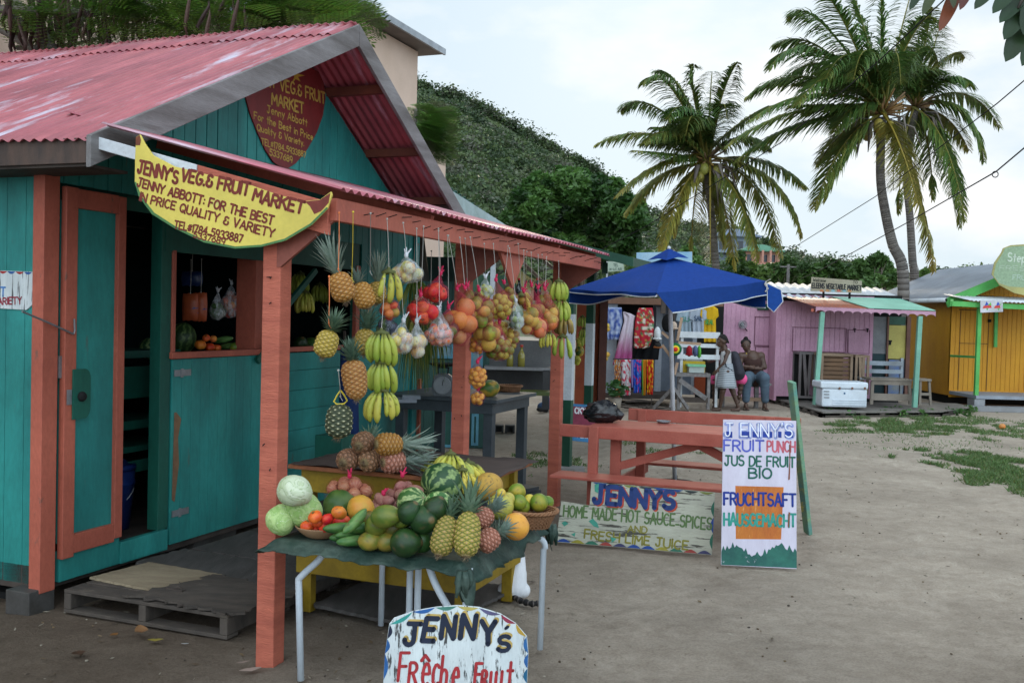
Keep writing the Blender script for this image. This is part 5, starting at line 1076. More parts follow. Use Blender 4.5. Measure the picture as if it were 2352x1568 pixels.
s2.text("JENNYS",(1367,1155),(1550,1172),38,1.9,(.45,.06,.03),lift=.0008,jit=.2,seed=3)
s2.text("JENNYS",(1364,1153),(1547,1169),38,1.7,(.018,.045,.17),lift=.0022,jit=.2,seed=3)
s2.text('HOME MADE HOT SAUCE-SPICES',(1294,1184),(1634,1215),25,.95,(.10,.17,.06),jit=.3,seed=4)
s2.text('AND',(1442,1221),(1486,1224),14,1.3,OLI,jit=.2,seed=5);s2.text('FRESH LIME JUICE',(1342,1235),(1580,1262),19,1.25,OLI,jit=.35,seed=6)
rim_scallops(s2,[(1634,1273),(1278,1243)],[(.05,.05,.12),(.3,.05,.04),(.03,.14,.09),(.30,.26,.04),(.02,.06,.25),(.02,.06,.25)],8,34)
rim_scallops(s2,[(1362,1107),(1640,1131)],[(.02,.06,.2),(.03,.04,.04),(.20,.22,.06),(.04,.05,.05),(.02,.06,.25)],6,34)
rim_scallops(s2,[(1641,1150),(1636,1262)],[(.03,.14,.09),(.02,.06,.25)],7,40)
for q in[[(1290,1200),(1298,1196),(1306,1202),(1296,1208)],[(1352,1196),(1362,1190),(1372,1200),(1376,1212),(1364,1208)],[(1366,1112),(1376,1110),(1374,1132),(1366,1128)],[(1312,1226),(1322,1222),(1320,1232)],[(1402,1232),(1416,1236),(1406,1246)]]:s2.shape([q],(.06,.30,.22),.003,'paint_splash')
nS=unit(np.array([-.09,-1,.10]));p0=P(1657,1298,.01)
s3=Board('tall_sign','tall lilac white board for fruit punch standing by the bench end',p0,nS,[(1656,1297),(1830,1306),(1829,966),(1661,963)],m_signp,.018)
s3.text("J ENNY'S",(1664,1003),(1822,1005),30,1.7,(.30,.34,.62),jit=.05,lift=.0008,seed=7);s3.text("J ENNY'S",(1666,1001),(1820,1003),30,.55,(.80,.80,.86),lift=.0022,jit=.05,seed=7)
for(x0,x1)in((1668,1682),(1700,1722),(1728,1748),(1752,1774),(1787,1795),(1802,1822)):s3.shape([[(x0,1004),(x1,1005),(x1,991),(x0,990)]],(.02,.05,.30),.0018,'painted_letter_base')
s3.text('FRUIT',(1663,1034),(1754,1036),24,1.05,(.10,.12,.50),seed=8);s3.text('PUNCH',(1762,1036),(1826,1038),24,1.0,(.55,.12,.16),seed=9)
s3.text('JUS DE FRUIT',(1665,1068),(1826,1072),22,1.1,(.02,.13,.09),seed=10);s3.text('BIO',(1720,1097),(1772,1098),22,1.2,(.02,.12,.09),seed=11)
s3.shape([[(1690,1237),(1794,1238),(1800,1118),(1689,1115)]],None,.0006,'painted_glass',mat('orange_juice_paint',(.62,.20,.03),(.50,.12,.025),4,(6,6,.7),.55,.1,wear=(.66,.38,.16),wear_t=(.60,.70),wear_scale=5))
s3.text('FRUCHTSAFT',(1663,1158),(1827,1161),27,1.1,(.015,.04,.26),lift=.002,seed=12);s3.text('HAUSGEMACHT',(1663,1205),(1827,1209),27,1.1,(.04,.30,.24),lift=.002,seed=13)
r2_=random.Random(8);bush=[(1657,1296)]+[(1657+173*i/40,1270-10*math.sin(i*.25)-r2_.uniform(0,16))for i in range(41)]+[(1830,1304)]
s3.shape([bush],None,.0007,'painted_grass',mat('painted_foliage',(.03,.16,.12),(.02,.10,.09),8,rough=.6,wear=(.5,.5,.55),wear_t=(.62,.68),wear_scale=12))
s3.shape([[(1812,1020),(1816,1022),(1814,1100),(1810,1102),(1813,1060)]],(.22,.08,.05),.0035,'rust_run');s3.shape([[(1811,1175),(1815,1176),(1812,1212),(1809,1208)]],(.22,.08,.05),.0035,'rust_run')
m=MB();b_=P(1740,1300,0);m.bar(b_+np.array([0,.02,.7]),b_+np.array([0,.42,.02]),.04,.02);m.build('prop',m_grey_board,s3.t)
q=MB();b_=P(1856,1224,0);tp=D(1818,876,8.1);d_=tp-b_;q.bar(b_,tp,.035,.085,up=(.25,-1,.1));q.build('painted_plank',mat('teal_plank',(.10,.30,.30),(.26,.40,.18),3,(1,1,2),.6,.3,wear=(.40,.40,.10),wear_t=(.56,.62),wear_scale=4),bevel=.004,label='narrow blue green plank leaning just behind the tall fruit punch sign',cat='plank')
PB=W(1.2,-.30,2.4);nB=-A+Z3*.02
ban=[(312,315),(321,309),(332,330),(350,356),(400,382),(480,402),(560,420),(640,448),(700,462),(735,458),(760,440),(762,448),(752,478),(715,516),(655,552),(600,566),(540,570),(470,556),(400,522),(350,490),(320,450),(309,418),(310,360)]
m_banana_sign=mat('yellow_sign_paint',(.76,.60,.12),(.62,.50,.10),3,rough=.5,wear=(.48,.52,.20),wear_t=(.60,.72),wear_scale=2.5,dirt=.12)
s4=Board('banana_sign','yellow banana shaped sign hung on the canopy corner above the post',PB-N*0,nB,ban[::-1],m_banana_sign,.012)
rd=(.20,.035,.025)
s4.text("JENNY'S",(316,397),(408,415),27,1.5,rd,seed=20,arcfn=lambda s:-.25*s*s,off=(0,0));s4.text('VEG.& FRUIT',(416,414),(570,450),27,1.55,rd,seed=21);s4.text('MARKET',(580,460),(694,492),27,1.55,rd,seed=22)
s4.text('JENNY ABBOTT: FOR THE BEST',(315,428),(626,516),19,1.5,rd,seed=23);s4.text('IN PRICE QUALITY & VARIETY',(320,460),(628,546),18,1.45,rd,seed=24)
s4.text('TEL#1784-5933887',(400,524),(556,557),17,1.4,rd,seed=25);s4.text('5337689',(444,545),(516,562),13,1.4,rd,seed=26)
s4.shape([[(312,316),(321,310),(324,322),(322,334),(312,334)]],(.20,.06,.03),.0008);s4.shape([[(700,463),(735,459),(759,443),(755,466),(738,485),(722,492),(712,474)]],(.20,.04,.03),.0008)
s4.shape([[(309,418),(313,418),(324,449),(354,488),(402,519),(471,552),(540,566),(600,562),(654,548),(713,513),(750,476),(754,478),(716,517),(655,553),(600,567),(540,571),(469,557),(400,524),(349,492),(319,451)]],(.08,.20,.07),.0008)
PH=W(.012,2.4,3.3)
hc=[]
for q in[(562,195),(570,172),(590,158),(625,150),(665,146),(705,150),(732,165),(744,190),(748,225),(742,265),(728,305),(705,345),(680,375),(662,387),(650,388),(628,372),(610,345),(592,305),(575,262),(565,225)]:hc.append(q)
s5=Board('heart_sign','dark red heart shaped sign nailed to the turquoise gable',PH,N+Z3*.02,hc[::-1],mat('maroon_sign_paint',(.20,.022,.022),(.14,.02,.02),3,(3,3,1),.5,.1,wear=(.22,.09,.06),wear_t=(.62,.72),dirt=.15),.012)
gd=(.46,.30,.06)
s5.text("JENNY VEG.& FRUIT",(570,184),(746,238),27,1.15,gd,seed=30);s5.text('MARKET',(624,238),(697,261),25,1.3,gd,seed=31);s5.text('Jenny Abbott',(613,258),(705,290),17,1.1,gd,seed=32)
s5.text('For the Best in Price',(583,273),(718,322),16,1.2,gd,seed=33);s5.text('Quality & Variety.',(590,300),(698,336),15,1.2,gd,seed=34);s5.text('TEL#1784-5933887',(600,332),(702,362),14,1.2,gd,seed=35);s5.text('5337689',(619,356),(671,374),14,1.3,gd,seed=36)
s5.shape([[(676,176),(668,158),(673,160),(678,152),(682,162),(694,158),(684,170),(700,174),(684,177),(690,188),(679,182),(670,192)]],(.42,.26,.03),.0012)
s6=Board('wall_sign','small white board with red and blue scalloped rim on the side wall',W(-.5,-.006,1.9),-A+Z3*.02,[(-60,705),(60,712),(74,700),(76,650),(74,624),(-60,619)],m_signw,.012)
s6.text('MARKET',(-60,678),(12,680),20,1.2,(.08,.22,.50),seed=40);s6.text('BEST VARIETY',(-60,702),(50,697),15,1.3,(.30,.03,.05),seed=41)
rim_scallops(s6,[(-60,620),(74,625)],[(.02,.1,.3),(.35,.03,.03)],6,20)
# ============================ PALLETS AND BOARDS IN FRONT OF THE DOOR
m_pal=mat('old_pallet_wood',(.105,.085,.07),(.06,.05,.043),4,(1,3,1),.85,.6,.35,.65,wear=(.16,.13,.10),wear_t=(.60,.72),fine=30)
def pallet(o0,o1,u0,u1,z1,label):
 t=thing('pallet',label,'pallet',W((o0+o1)/2,(u0+u1)/2,0),-TH,'pallets before the shack door')
 m=MB()
 for k in range(7):a=o0+(o1-o0)*k/7;LB(m,a+.008,a+(o1-o0)/7-.008,u0,u1,z1-.02,z1)
 m.build('deck',m_pal,t,bevel=.003)
 for u_ in(u0+.03,(u0+u1)/2,u1-.03):
  m=MB();LB(m,o0,o1,u_-.025,u_+.025,.022,z1-.021);m.build('stringer',m_pal,t,bevel=.003)
 m=MB();
 for k in(0,.45,.9):LB(m,o0+k*(o1-o0)*.92,o0+k*(o1-o0)*.92+.09,u0+.002,u1-.002,.0,.021)
 m.build('bottom_board',m_pal,t,bevel=.003)
t=thing('pallet','nearest grey pallet with its two open ends facing left of the post','pallet',W(.72,.6,0),-TH,'pallets before the shack door')
m=MB()
for k in range(7):LB(m,.16,1.30,.0+k*.17,.155+k*.17,.115,.135)
m.build('deck',m_pal,t,bevel=.003)
for k,(a,b)in enumerate(((.16,.21),(.70,.75),(1.25,1.30))):
 m=MB();LB(m,a,b,.0,1.18,.022,.114);m.build('stringer',m_pal,t,bevel=.004)
m=MB();
for k in(0,.5,1.05):LB(m,.16,1.30,k,k+.10,.0,.021)
m.build('bottom_board',m_pal,t,bevel=.003)
pallet(.14,1.32,1.24,2.36,.13,'second pallet farther along the shack wall, mostly hidden')
def sheet(name,pts,z,th,mt,label,seed=1,rag=.012):
 r_=random.Random(seed);poly=[]
 for i in range(len(pts)):
  a=np.array(pts[i]);b=np.array(pts[(i+1)%len(pts)]);n=max(2,int(np.linalg.norm(b-a)/.03))
  for k in range(n):q=a+(b-a)*k/n;poly.append((q[0]+r_.uniform(-rag,rag),q[1]+r_.uniform(-rag,rag)))
 m=MB();m.prism(poly,W(0,0,z),N,A,th);return m.build(name,mt,label=label,cat='board',group='boards laid on the pallets')
m_ply=mat('bare_plywood',(.36,.29,.19),(.27,.21,.14),3,(1,4,1),.8,.2,dirt=.3);m_gboard=mat('grey_floor_board',(.095,.085,.080),(.06,.055,.05),3,(5,1,1),.8,.5,.35,.7,wear=(.15,.13,.12),wear_t=(.62,.75))
sheet('loose_board',[(.12,.62),(1.36,.50),(1.42,.98),(.16,1.05)],.150,.013,m_gboard,'upper grey board lying on the pallet below the turquoise wall',2)
sheet('loose_board',[(.14,.22),(.72,.16),(.80,.62),(.20,.66)],.151,.0135,m_ply,'pale bare plywood piece on the nearest pallet',3,.006)
sheet('loose_board',[(.60,.02),(1.36,-.02),(1.44,.50),(.78,.60)],.156,.012,m_pal,'splintered dark board at the front right of the nearest pallet',4,.03)
sheet('loose_board',[(.20,1.08),(1.50,.98),(1.56,1.62),(.22,1.7)],.149,.012,m_gboard,'grey board farthest along the pallets behind the post',5)
sheet('loose_board',[(1.44,.62),(2.3,.50),(2.4,1.5),(1.5,1.55)],.05,.02,m_gboard,'dark board on the ground under the yellow table',6)
m=MB();c_=P(405,1353,.158);m.bar(c_-N*.06+Z3*.0,c_+N*.06-A*.01,.03,.016);m.tube([c_-N*.05+A*.01,c_-N*.01+A*.03+Z3*.006,c_+N*.02+A*.02],.006,6);m.build('hinge',m_wood_dk,label='dark rusty hinge lying on the pale plywood',cat='hinge')
def leaf3(x,y,ln,wd,rz,col,label,z=.012,group=None,curl=.3):
 m=MB(col);c=P(x,y,z);d=np.array([math.cos(rad(rz)),math.sin(rad(rz)),0]);s_=np.array([-d[1],d[0],0]);vs=[];K=8
 for k in range(K+1):
  a=(k/K-.5)*ln;w_=wd*math.sin(math.pi*(k+.4)/(K+.8));zz=curl*abs(k/K-.5)*ln*.6;vs+=[c+d*a-s_*w_+Z3*(zz+curl*w_*.5),c+d*a+Z3*zz,c+d*a+s_*w_+Z3*(zz+curl*w_*.5)]
 m.add(vs,[q for k in range(K)for q in((k*3,k*3+1,k*3+4,k*3+3),(k*3+1,k*3+2,k*3+5,k*3+4))]);return m.build('fallen_leaf',VL,label=label,cat='leaf',group=group or 'fallen leaves on the ground',smooth=True)
leaf3(325,1452,.13,.035,-60,(.30,.17,.07),'large curled tan leaf against the nearest pallet',.03,curl=.6);leaf3(357,1470,.08,.02,10,(.38,.28,.06),'yellow leaf on the ground right of the tan leaf')
leaf3(262,1457,.05,.02,60,(.30,.16,.04),'small orange brown leaf left of the tan leaf');leaf3(180,1500,.07,.03,40,(.10,.06,.035),'small dark leaf at the lower left on the brown earth');leaf3(300,1432+180-20,.08,.02,20,(.12,.09,.05),'narrow dull leaf near the bottom left edge')
leaf3(575,1537,.11,.022,30,(.55,.42,.36),'pale pinkish husk lying left of the salmon post',curl=.15);leaf3(557,1520,.07,.010,35,(.45,.34,.28),'thin pale strip just above the pinkish husk',curl=.15);leaf3(425,1477,.04,.008,5,(.6,.6,.6),'tiny white scrap beside the pallet',curl=.1)
t=thing('bucket','dark blue plastic bucket with lid standing inside the doorway','bucket',W(-.42,.98,.25));c_=W(-.42,.98,.245);m_bb=mat('blue_plastic',(.012,.03,.14),None,6,rough=.35,dirt=.15)
m=MB();m.lathe(c_,[(.13,0),(.158,.30),(.164,.305),(.164,.33),(.158,.335),(.162,.40),(0,.405)],32);m.build('body',m_bb,t,smooth=True)
m=MB();m.lathe(c_+Z3*.41,[(.168,0),(.168,.03),(.12,.035),(.10,.06),(0,.062)],32);m.build('lid',m_bb,t,smooth=True)
m=MB();m.tube([c_+_R*.165*math.cos(a)+np.array([0,-.10*math.sin(a),.28-.13*math.sin(a)])for a in np.linspace(0,math.pi,14)],.004,6);m.build('handle',m_steel,t,smooth=True)
GI='produce on the counter inside the window'
def inn(kind,x,y,o_,r,label,cat,rot=(0,0,0),s=None):return inst(kind if not kind.startswith('wm')else 'watermelon',PR[kind],SO(x,y,o_),eul(*rot),s or r,None,label,cat,GI)
inn('wm_long',418,778,-.45,.105,'long dark striped watermelon standing inside the window','watermelon',(0,10,0));inn('wm_dark',345,800,-.60,.085,'dark watermelon on the shelf seen through the door opening','watermelon')
for(x,y,k,r,lab)in[(460,792,'tomato_o',.042,'orange tomato at the left of the heap inside the window'),(482,797,'tomato0',.038,'red orange tomato in the middle of the heap inside'),(474,776,'tomato_o',.03,'small orange tomato on top of the heap inside'),(498,799,'tomato_o',.032,'orange tomato at the right of the heap inside'),(490,778,'cherry',.028,'small tomato at the back of the heap inside')]:inst('tomato',PR[k],SO(x,y,-.25),eul(rng.uniform(0,90),0,0),r,None,lab,'tomato',GI)
for(x,y,lab)in[(512,780,'green cucumber lying high behind the inside tomatoes'),(522,795,'green cucumber lying low beside the inside tomatoes')]:inst('cucumber',PR['cucumber2'],SO(x,y,-.3),eul(80,0,70),.026,None,lab,'cucumber',GI)
inst('lime',PR['citrus3'],SO(540,797,-.22),None,.04,None,'single green citrus inside the window near its right end','orange',GI)
for(x,y,k,r,lab)in[(690,790,'avocado',.07,'dark avocado on the counter right of the post'),(715,792,'green_squash',.075,'green squash on the counter right of the post'),(735,780,'citrus0',.05,'orange fruit on the counter right of the post')]:inst('produce',PR[k],SO(x,y,-.3),eul(40,0,30),r,None,lab,'fruit',GI)
GS='bags hanging inside the window'
def snack(x,y,wpx,hpx,mt,label,o_=-.30):
 c=SO(x,y,o_);s=pxm(c);w_,h_=wpx*s,hpx*s;t=thing('snack_pack',label,'snack bag',c-Z3*h_/2,0,GS);m=MB();vs=[];K,J=8,10
 for side in(1,-1):
  for j in range(J+1):
   for i in range(K+1):
    a,b=i/K*2-1,j/J*2-1;vs.append(c+_R*a*w_/2*(1-.1*b*b)+Z3*b*h_/2-_f*side*.03*max(0,(1-a*a))**.5*max(0,1-b**4)+np.array([0,0,.004*math.sin(a*9+j)]))
 o2=(K+1)*(J+1);fs=[]
 for j in range(J):
  for i in range(K):q=j*(K+1)+i;fs.append((q,q+1,q+K+2,q+K+1));fs.append((o2+q+K+1,o2+q+K+2,o2+q+1,o2+q))
 m.add(vs,fs);m.build('pack',mt,t,smooth=True);string(t,c+Z3*(h_/2+.25),c+Z3*h_/2,m_str);return t
m_snk=mat('orange_wrapper',(.42,.09,.03),(.30,.06,.03),3,(1,1,3),.3,.3,wear=(.02,.04,.16),wear_t=(.60,.64),wear_scale=7,dirt=.1)
snack(437,705,38,62,m_snk,'orange snack bag hanging leftmost inside the window');snack(461,705,30,66,m_snk,'narrow orange snack bag just right of the first one',-.26);snack(441,640,50,34,mat('dark_blue_wrapper',(.015,.03,.10),None,5,rough=.3),'dark blue packs bundled above the orange snack bags',-.34)
bag('hanging_bag',0,0,34,60,['avocado2'],11,6,NET_C,'cloudy plastic bag with green contents inside the window',pt=SO(500,715,-.28),fname='seasoning',neck=.3,seed=61,group=GS)
bag('hanging_bag',0,0,44,62,['cherry','tomato0','onion'],10,14,NET_C,'plastic bag of red and yellow peppers inside the window',pt=SO(531,700,-.28),fname='pepper',neck=.3,seed=62,group=GS)
bag('hanging_bag',0,0,26,40,['cherry','onion'],9,7,NET_C,'small plastic bag of red peppers near the right window frame',pt=SO(566,690,-.35),fname='pepper',neck=.4,seed=63,group=GS)
def ban_i(x,y,o_,ln,n,kind,label,seed,rows=2):return banana_hand(SO(x,y,o_),ln,n,kind,label,'banana hands inside the second window',None,.9,1.,seed,rows=rows)
ban_i(700,672,-.25,.17,6,'ban_gy','yellow banana hand hanging inside behind the teal brace',71);ban_i(690,630,-.5,.17,6,'ban_g','green banana bunch in the dark high inside the second window',72);ban_i(735,655,-.5,.16,5,'ban_g','green banana hand deep inside behind the pineapples',73)
t=thing('folded_parasol','folded dark blue parasol leaning against the turquoise wall','parasol',P(838,1120,0));a_=SO(812,1030,.35);b_=SO(790,800,.20);m=MB();m.tube([a_,(a_+b_)/2,b_],[.05,.085,.03],10);m.build('canopy',mat('dark_blue_canvas',(.012,.04,.16),None,6,rough=.8),t,smooth=True);m=MB();m.tube([a_-Z3*.5,b_+Z3*.15],.014,8);m.build('pole',m_wood_dk,t,smooth=True)
m=MB();m.box(SO(770,1040,.4),(.25,.22,.3),rot2(-TH));m.build('crate',m_teal_dk,label='teal green box behind the left end of the yellow table',cat='box',bevel=.004)
# ============================ CAT (seen from behind, sitting upright)
def skin_obj(name,joints,edges,mt,parent=None,sub=2,root=0):
 me=bpy.data.meshes.new(name);inv=chain(parent).inverted()if parent else Matrix.Identity(4)
 me.from_pydata([tuple(inv@Vector(p))for p,r in joints],edges,[]);o=bpy.data.objects.new(name,me);sc.collection.objects.link(o)
 if parent:o.parent=parent
 sk=o.modifiers.new('skin','SKIN');sk.use_smooth_shade=True;sk.branch_smoothing=.6
 for i,(p,r)in enumerate(joints):
  rr=r if hasattr(r,'__len__')else(r,r);me.skin_vertices[0].data[i].radius=rr;me.skin_vertices[0].data[i].use_root=(i==root)
 sb=o.modifiers.new('sub','SUBSURF');sb.levels=sub;sb.render_levels=sub;me.materials.append(mt);return o
def blobskin(name,parts,mt,parent,res=.006):
 """one continuous body: metaball-like union of capsules by voxel remesh"""
 m=MB()
 for(a,b,ra,rb)in parts:
  a=np.array(a,float);b=np.array(b,float);K=6
  for k in range(K+1):m.ball(a+(b-a)*k/K,ra+(rb-ra)*k/K,14,9)
 o=m.build(name,mt,parent,smooth=True);rm=o.modifiers.new('r','REMESH');rm.mode='VOXEL';rm.voxel_size=res;rm.use_smooth_shade=True
 s_=o.modifiers.new('s','SMOOTH');s_.factor=.6;s_.iterations=6;return o
cb=P(1180,1374,0);fx=_R;bk=np.array([0,1.,0])
cat_t=thing('cat','white cat with dark tail sitting behind the fruit table, facing away','cat',cb)
def cp(x,y,z):return cb+np.array([x,y,z])
m_cat=mat('white_fur',(.66,.66,.67),(.56,.56,.58),9,rough=.9,bump=.3,dirt=.08,fine=120)
def cat_mat():
 m,nt,b,o=_new('cat_fur');tcx=nt.nodes.new('ShaderNodeTexCoord');
 dst=nt.nodes.new('ShaderNodeVectorMath');dst.operation='DISTANCE';dst.inputs[1].default_value=(.012,-.02,.272);mpn=nt.nodes.new('ShaderNodeMapping');mpn.inputs['Rotation'].default_value=(0,rad(0),0)
 nt.links.new(tcx.outputs['Object'],dst.inputs[0]);r=_ramp(nt,dst.outputs['Value'],.030,.038,(.12,.10,.09,1),(.66,.66,.68,1));n=_noise(nt,90,(1,1,.3),4);
 c=_mix(nt,1.,r.outputs[0],_ramp(nt,n.outputs[0],.2,.7,(.86,.86,.86,1),(1,1,1,1)).outputs[0],'MULTIPLY');nt.links.new(c,b.inputs['Base Color']);b.inputs['Roughness'].default_value=.9;_bump(nt,b,n.outputs[0],.4,.004);return m
blobskin('body',[(cp(0,0,.075),cp(0,.02,.15),.082,.080),(cp(0,.02,.15),cp(.012,.045,.26),.078,.055),(cp(.012,.045,.26),cp(.018,.055,.33),.046,.046),(cp(.018,.06,.335),cp(.018,.10,.335),.052,.035),(cp(-.055,.0,.055),cp(-.062,.09,.03),.050,.022),(cp(.055,.0,.055),cp(.062,.09,.03),.050,.022),(cp(-.03,.09,.2),cp(-.028,.13,.015),.028,.016),(cp(.035,.09,.2),cp(.035,.13,.015),.028,.016),(cp(-.028,.13,.012),cp(-.028,.16,.012),.016,.014),(cp(.035,.13,.012),cp(.035,.16,.012),.016,.014),(cp(-.008,.06,.37),cp(-.016,.06,.405),.018,.004),(cp(.042,.06,.37),cp(.052,.06,.405),.018,.004)],cat_mat(),cat_t)
m=MB();tl=smoothp([(0,-.05,.03),(.03,-.10,.022),(.07,-.145,.022),(.11,-.175,.022),(.145,-.17,.024)],6);tl=[cp(*q)for q in tl]
for k in range(len(tl)-1):m.tube([tl[k],tl[k+1]],[.018+.004*math.sin(k*1.1),.018+.004*math.sin(k*1.1+1.1)],10,(.02,.018,.018)if k%4<3 else(.14,.12,.11))
m.ball(tl[-1],.018,8,6,(.015,.015,.015));m.build('tail',VM,cat_t,smooth=True)
# ============================ PICNIC TABLE (axis e runs along it, parallel to the shack's depth)
pa=P(1262,1090,.45);E1=N.copy();E2=A.copy()
def PB_(m,a0,a1,b0,b1,z0,z1):c=pa+E1*(a0+a1)/2+E2*(b0+b1)/2;c[2]=(z0+z1)/2;return m.box(c,(abs(a1-a0),abs(b1-b0),abs(z1-z0)),rot2(-TH))
def pic(x,y,z):v=P(x,y,z)-pa;return v@E1,v@E2
m_salm2=mat('salmon_table_paint',(.52,.15,.11),(.44,.11,.08),3,(2,2,2),.62,.12,wear=(.05,.14,.28),wear_t=(.715,.73),wear_scale=4,spec=.2)
LNG=1.86;pt_=thing('picnic_table','salmon painted picnic table with attached benches under the blue parasol','picnic table',pa+E1*1.3+E2*.8-Z3*.45,-TH)
m=MB();PB_(m,0,LNG,0,.30,.425,.45);m.build('seat',m_salm2,pt_,bevel=.005);m=MB();PB_(m,.45,LNG,1.15,1.42,.425,.45);m.build('seat',m_salm2,pt_,bevel=.005)
m=MB();
for k in range(4):PB_(m,.20,LNG,.340+k*.175,.340+k*.175+.172,.815,.84)
m.build('tabletop',m_salm2,pt_,bevel=.004)
m=MB();PB_(m,-.02,LNG-.02,.30,.336,.745,.852);m.build('backrest',m_salm2,pt_,bevel=.006);m=MB();PB_(m,.30,LNG+.05,1.45,1.485,.80,.915);m.build('backrest',m_salm2,pt_,bevel=.006)
for a in(.42,1.62):
 m=MB();PB_(m,a-.16,a-.08,.24,.298,0,.85);m.build('leg',m_salm2,pt_,bevel=.004)
 m=MB();PB_(m,a-.02,a+.06,1.425,1.448,0,.91);m.build('leg',m_salm2,pt_,bevel=.004)
 m=MB();PB_(m,a-.02,a+.07,.45,.50,0,.814);PB_(m,a+.10,a+.18,.90,.95,0,.814);m.build('table_support',m_salm2,pt_,bevel=.004)
 m=MB();PB_(m,a+.072,a+.10,.02,1.42,.32,.42);m.build('cross_beam',m_salm2,pt_,bevel=.004)
 q0=pa+E1*(a+.06)+E2*.48-Z3*.45+Z3*.50;q1=pa+E1*(a+(.95 if a<1 else-.6))+E2*.48-Z3*.45+Z3*.80;m=MB();m.bar(q0,q1,.04,.07);m.build('brace',m_salm2,pt_)
bc=P(1383,948,.925);m=MB();vs=[]
r_=random.Random(3);nu,nv=40,24
for j in range(nv+1):
 ph=-math.pi/2+math.pi*j/nv
 for i in range(nu):
  t=2*math.pi*i/nu;d=np.array([math.cos(ph)*math.cos(t),math.cos(ph)*math.sin(t),math.sin(ph)]);rr=1+.30*abs(nz(d,2.4,4))-.16*max(0,.15-abs(nz((d[0],d[1]*2,d[2]*2),3,9)))/.15+.10*abs(nz(d,7,9));sx,sy,sz=(.15,.13,.10)if d[2]>0 else(.165,.13,.085);vs.append(bc+np.array([d[0]*sx*rr,d[1]*sy*rr,max(-.085,d[2]*sz*rr*1.05)]))
m.add(vs,[(j*nu+i,j*nu+(i+1)%nu,(j+1)*nu+(i+1)%nu,(j+1)*nu+i)for j in range(nv)for i in range(nu)]);m.tube([bc+np.array([.10,-.02,.04]),bc+np.array([.16,-.06,-.02]),bc+np.array([.15,-.07,-.05])],[.03,.045,.015],8)
m.build('rubbish_bag',mat('black_polythene',(.012,.012,.014),None,6,rough=.22,bump=.5,dirt=0,fine=14,spec=.6,bdist=.02),smooth=True,label='shiny black plastic bag lying on the picnic table',cat='bag')
ac=P(1524,971,.842);m=MB();m.lathe(ac,[(.05,0),(.06,.02),(.066,.022),(.052,.006),(0,.005)],18);m.build('ashtray',m_steel,smooth=True,label='small metal ashtray on the picnic table near the parasol pole',cat='ashtray')
# ============================ BLUE PARASOL
up_=thing('parasol','square blue canvas parasol on a grey pole through the picnic table','parasol',P(1550,1110,0))
m_blue=vcmat('blue_canvas',.8,.15,.10,30,.15,0,0,transl=.10);BL=(.008,.045,.24);m_pole=mat('grey_pole',(.72,.73,.78),None,5,rough=.4,bump=.03)
cL,cF,cR=D(1309,664,10.1),D(1508,672,8.9),D(1760,646,9.5);cB=cL+cR-cF;cB[2]+=.02;apx=D(1536,590,9.85)
ctr=(cL+cR)/2
def panel(m,a,b,top,K=18,sag=.02,seed=0,drop=0):
 vs=[]
 for j in range(K+1):
  f=j/K;
  for i in range(K+1):
   s=i/K;e=a+(b-a)*s;e=e-Z3*.05*math.sin(math.pi*s)*0;p=top+(e-top)*f;bulge=-sag*math.sin(math.pi*s)*f*(1.15-f*.35)*.55+.0*f
   p=p+Z3*(bulge+math.sin(math.pi*s)*(.006*math.sin(s*math.pi*4+seed)*f*f+.010*fbm(s*2.5,f*2.5,1,3,seed)));vs.append(p)
 m.add(vs,[(j*(K+1)+i,j*(K+1)+i+1,(j+1)*(K+1)+i+1,(j+1)*(K+1)+i)for j in range(K)for i in range(K)],BL);return vs[-(K+1):]
for i,(a,b)in enumerate(((cL,cF),(cF,cR),(cR,cB),(cB,cL))):
 m=MB(BL);edge_=panel(m,a,b,apx,seed=i*2.1);o_=m.build('canopy_panel',m_blue,up_,smooth=True)
 K=len(edge_)-1;v=MB((.006,.035,.17));vs=[]
 dr={0:lambda s:.03+.006*math.sin(s*9),1:lambda s:.175-.05*s+.004*math.sin(s*7),2:lambda s:.25-.08*s+.01*math.sin(s*12),3:lambda s:.15+.02*math.sin(s*10)}[i]
 outw=unit((a+b)/2-ctr)*np.array([1,1,0])
 for r in range(5):
  for k in range(K+1):s=k/K;vs.append(edge_[k]-Z3*dr(s)*r/4+outw*.012*math.sin(s*20)*r/4+(E1*.15*(1-s)*r/4 if i==1 else 0))
 v.add(vs,[(r*(K+1)+k,r*(K+1)+k+1,(r+1)*(K+1)+k+1,(r+1)*(K+1)+k)for r in range(4)for k in range(K)]);va=v.build('valance',m_blue,up_,smooth=True)
 tr=MB();tr.tube([q-Z3*.002 for q in vs[-(K+1):]],.0055,5);tr.build('piping',m_white,va)
m=MB((.007,.04,.22));cap=[apx+(q-apx)*.16+Z3*(.05)for q in(cL,cF,cR,cB)];capt=apx+Z3*.085;low=[apx+(q-apx)*.21+Z3*.035 for q in(cL,cF,cR,cB)]
for i in range(4):m.add([capt,cap[i],cap[(i+1)%4]],[(0,1,2)]);m.add([cap[i],low[i],(low[i]+low[(i+1)%4])/2+Z3*.02,low[(i+1)%4],cap[(i+1)%4]],[(0,1,2,3,4)])
m.build('cap',m_blue,up_);m=MB();m.ball(capt+Z3*.004,.018,10,6);m.build('finial',m_white,up_,smooth=True)
pb=P(1550,1112,0);pt2=apx+Z3*.05;m=MB();m.tube([pb,pb+(pt2-pb)*.5,pt2],.023,12);m.build('pole',m_pole,up_,smooth=True);m=MB();m.tube([pb+Z3*.02,pb+Z3*.10],.026,12);m.lathe(pb,[(.22,0),(.22,.03),(.06,.05),(.03,.06)],20);m.build('base',m_black,up_)
hub=pb+(pt2-pb)*.80
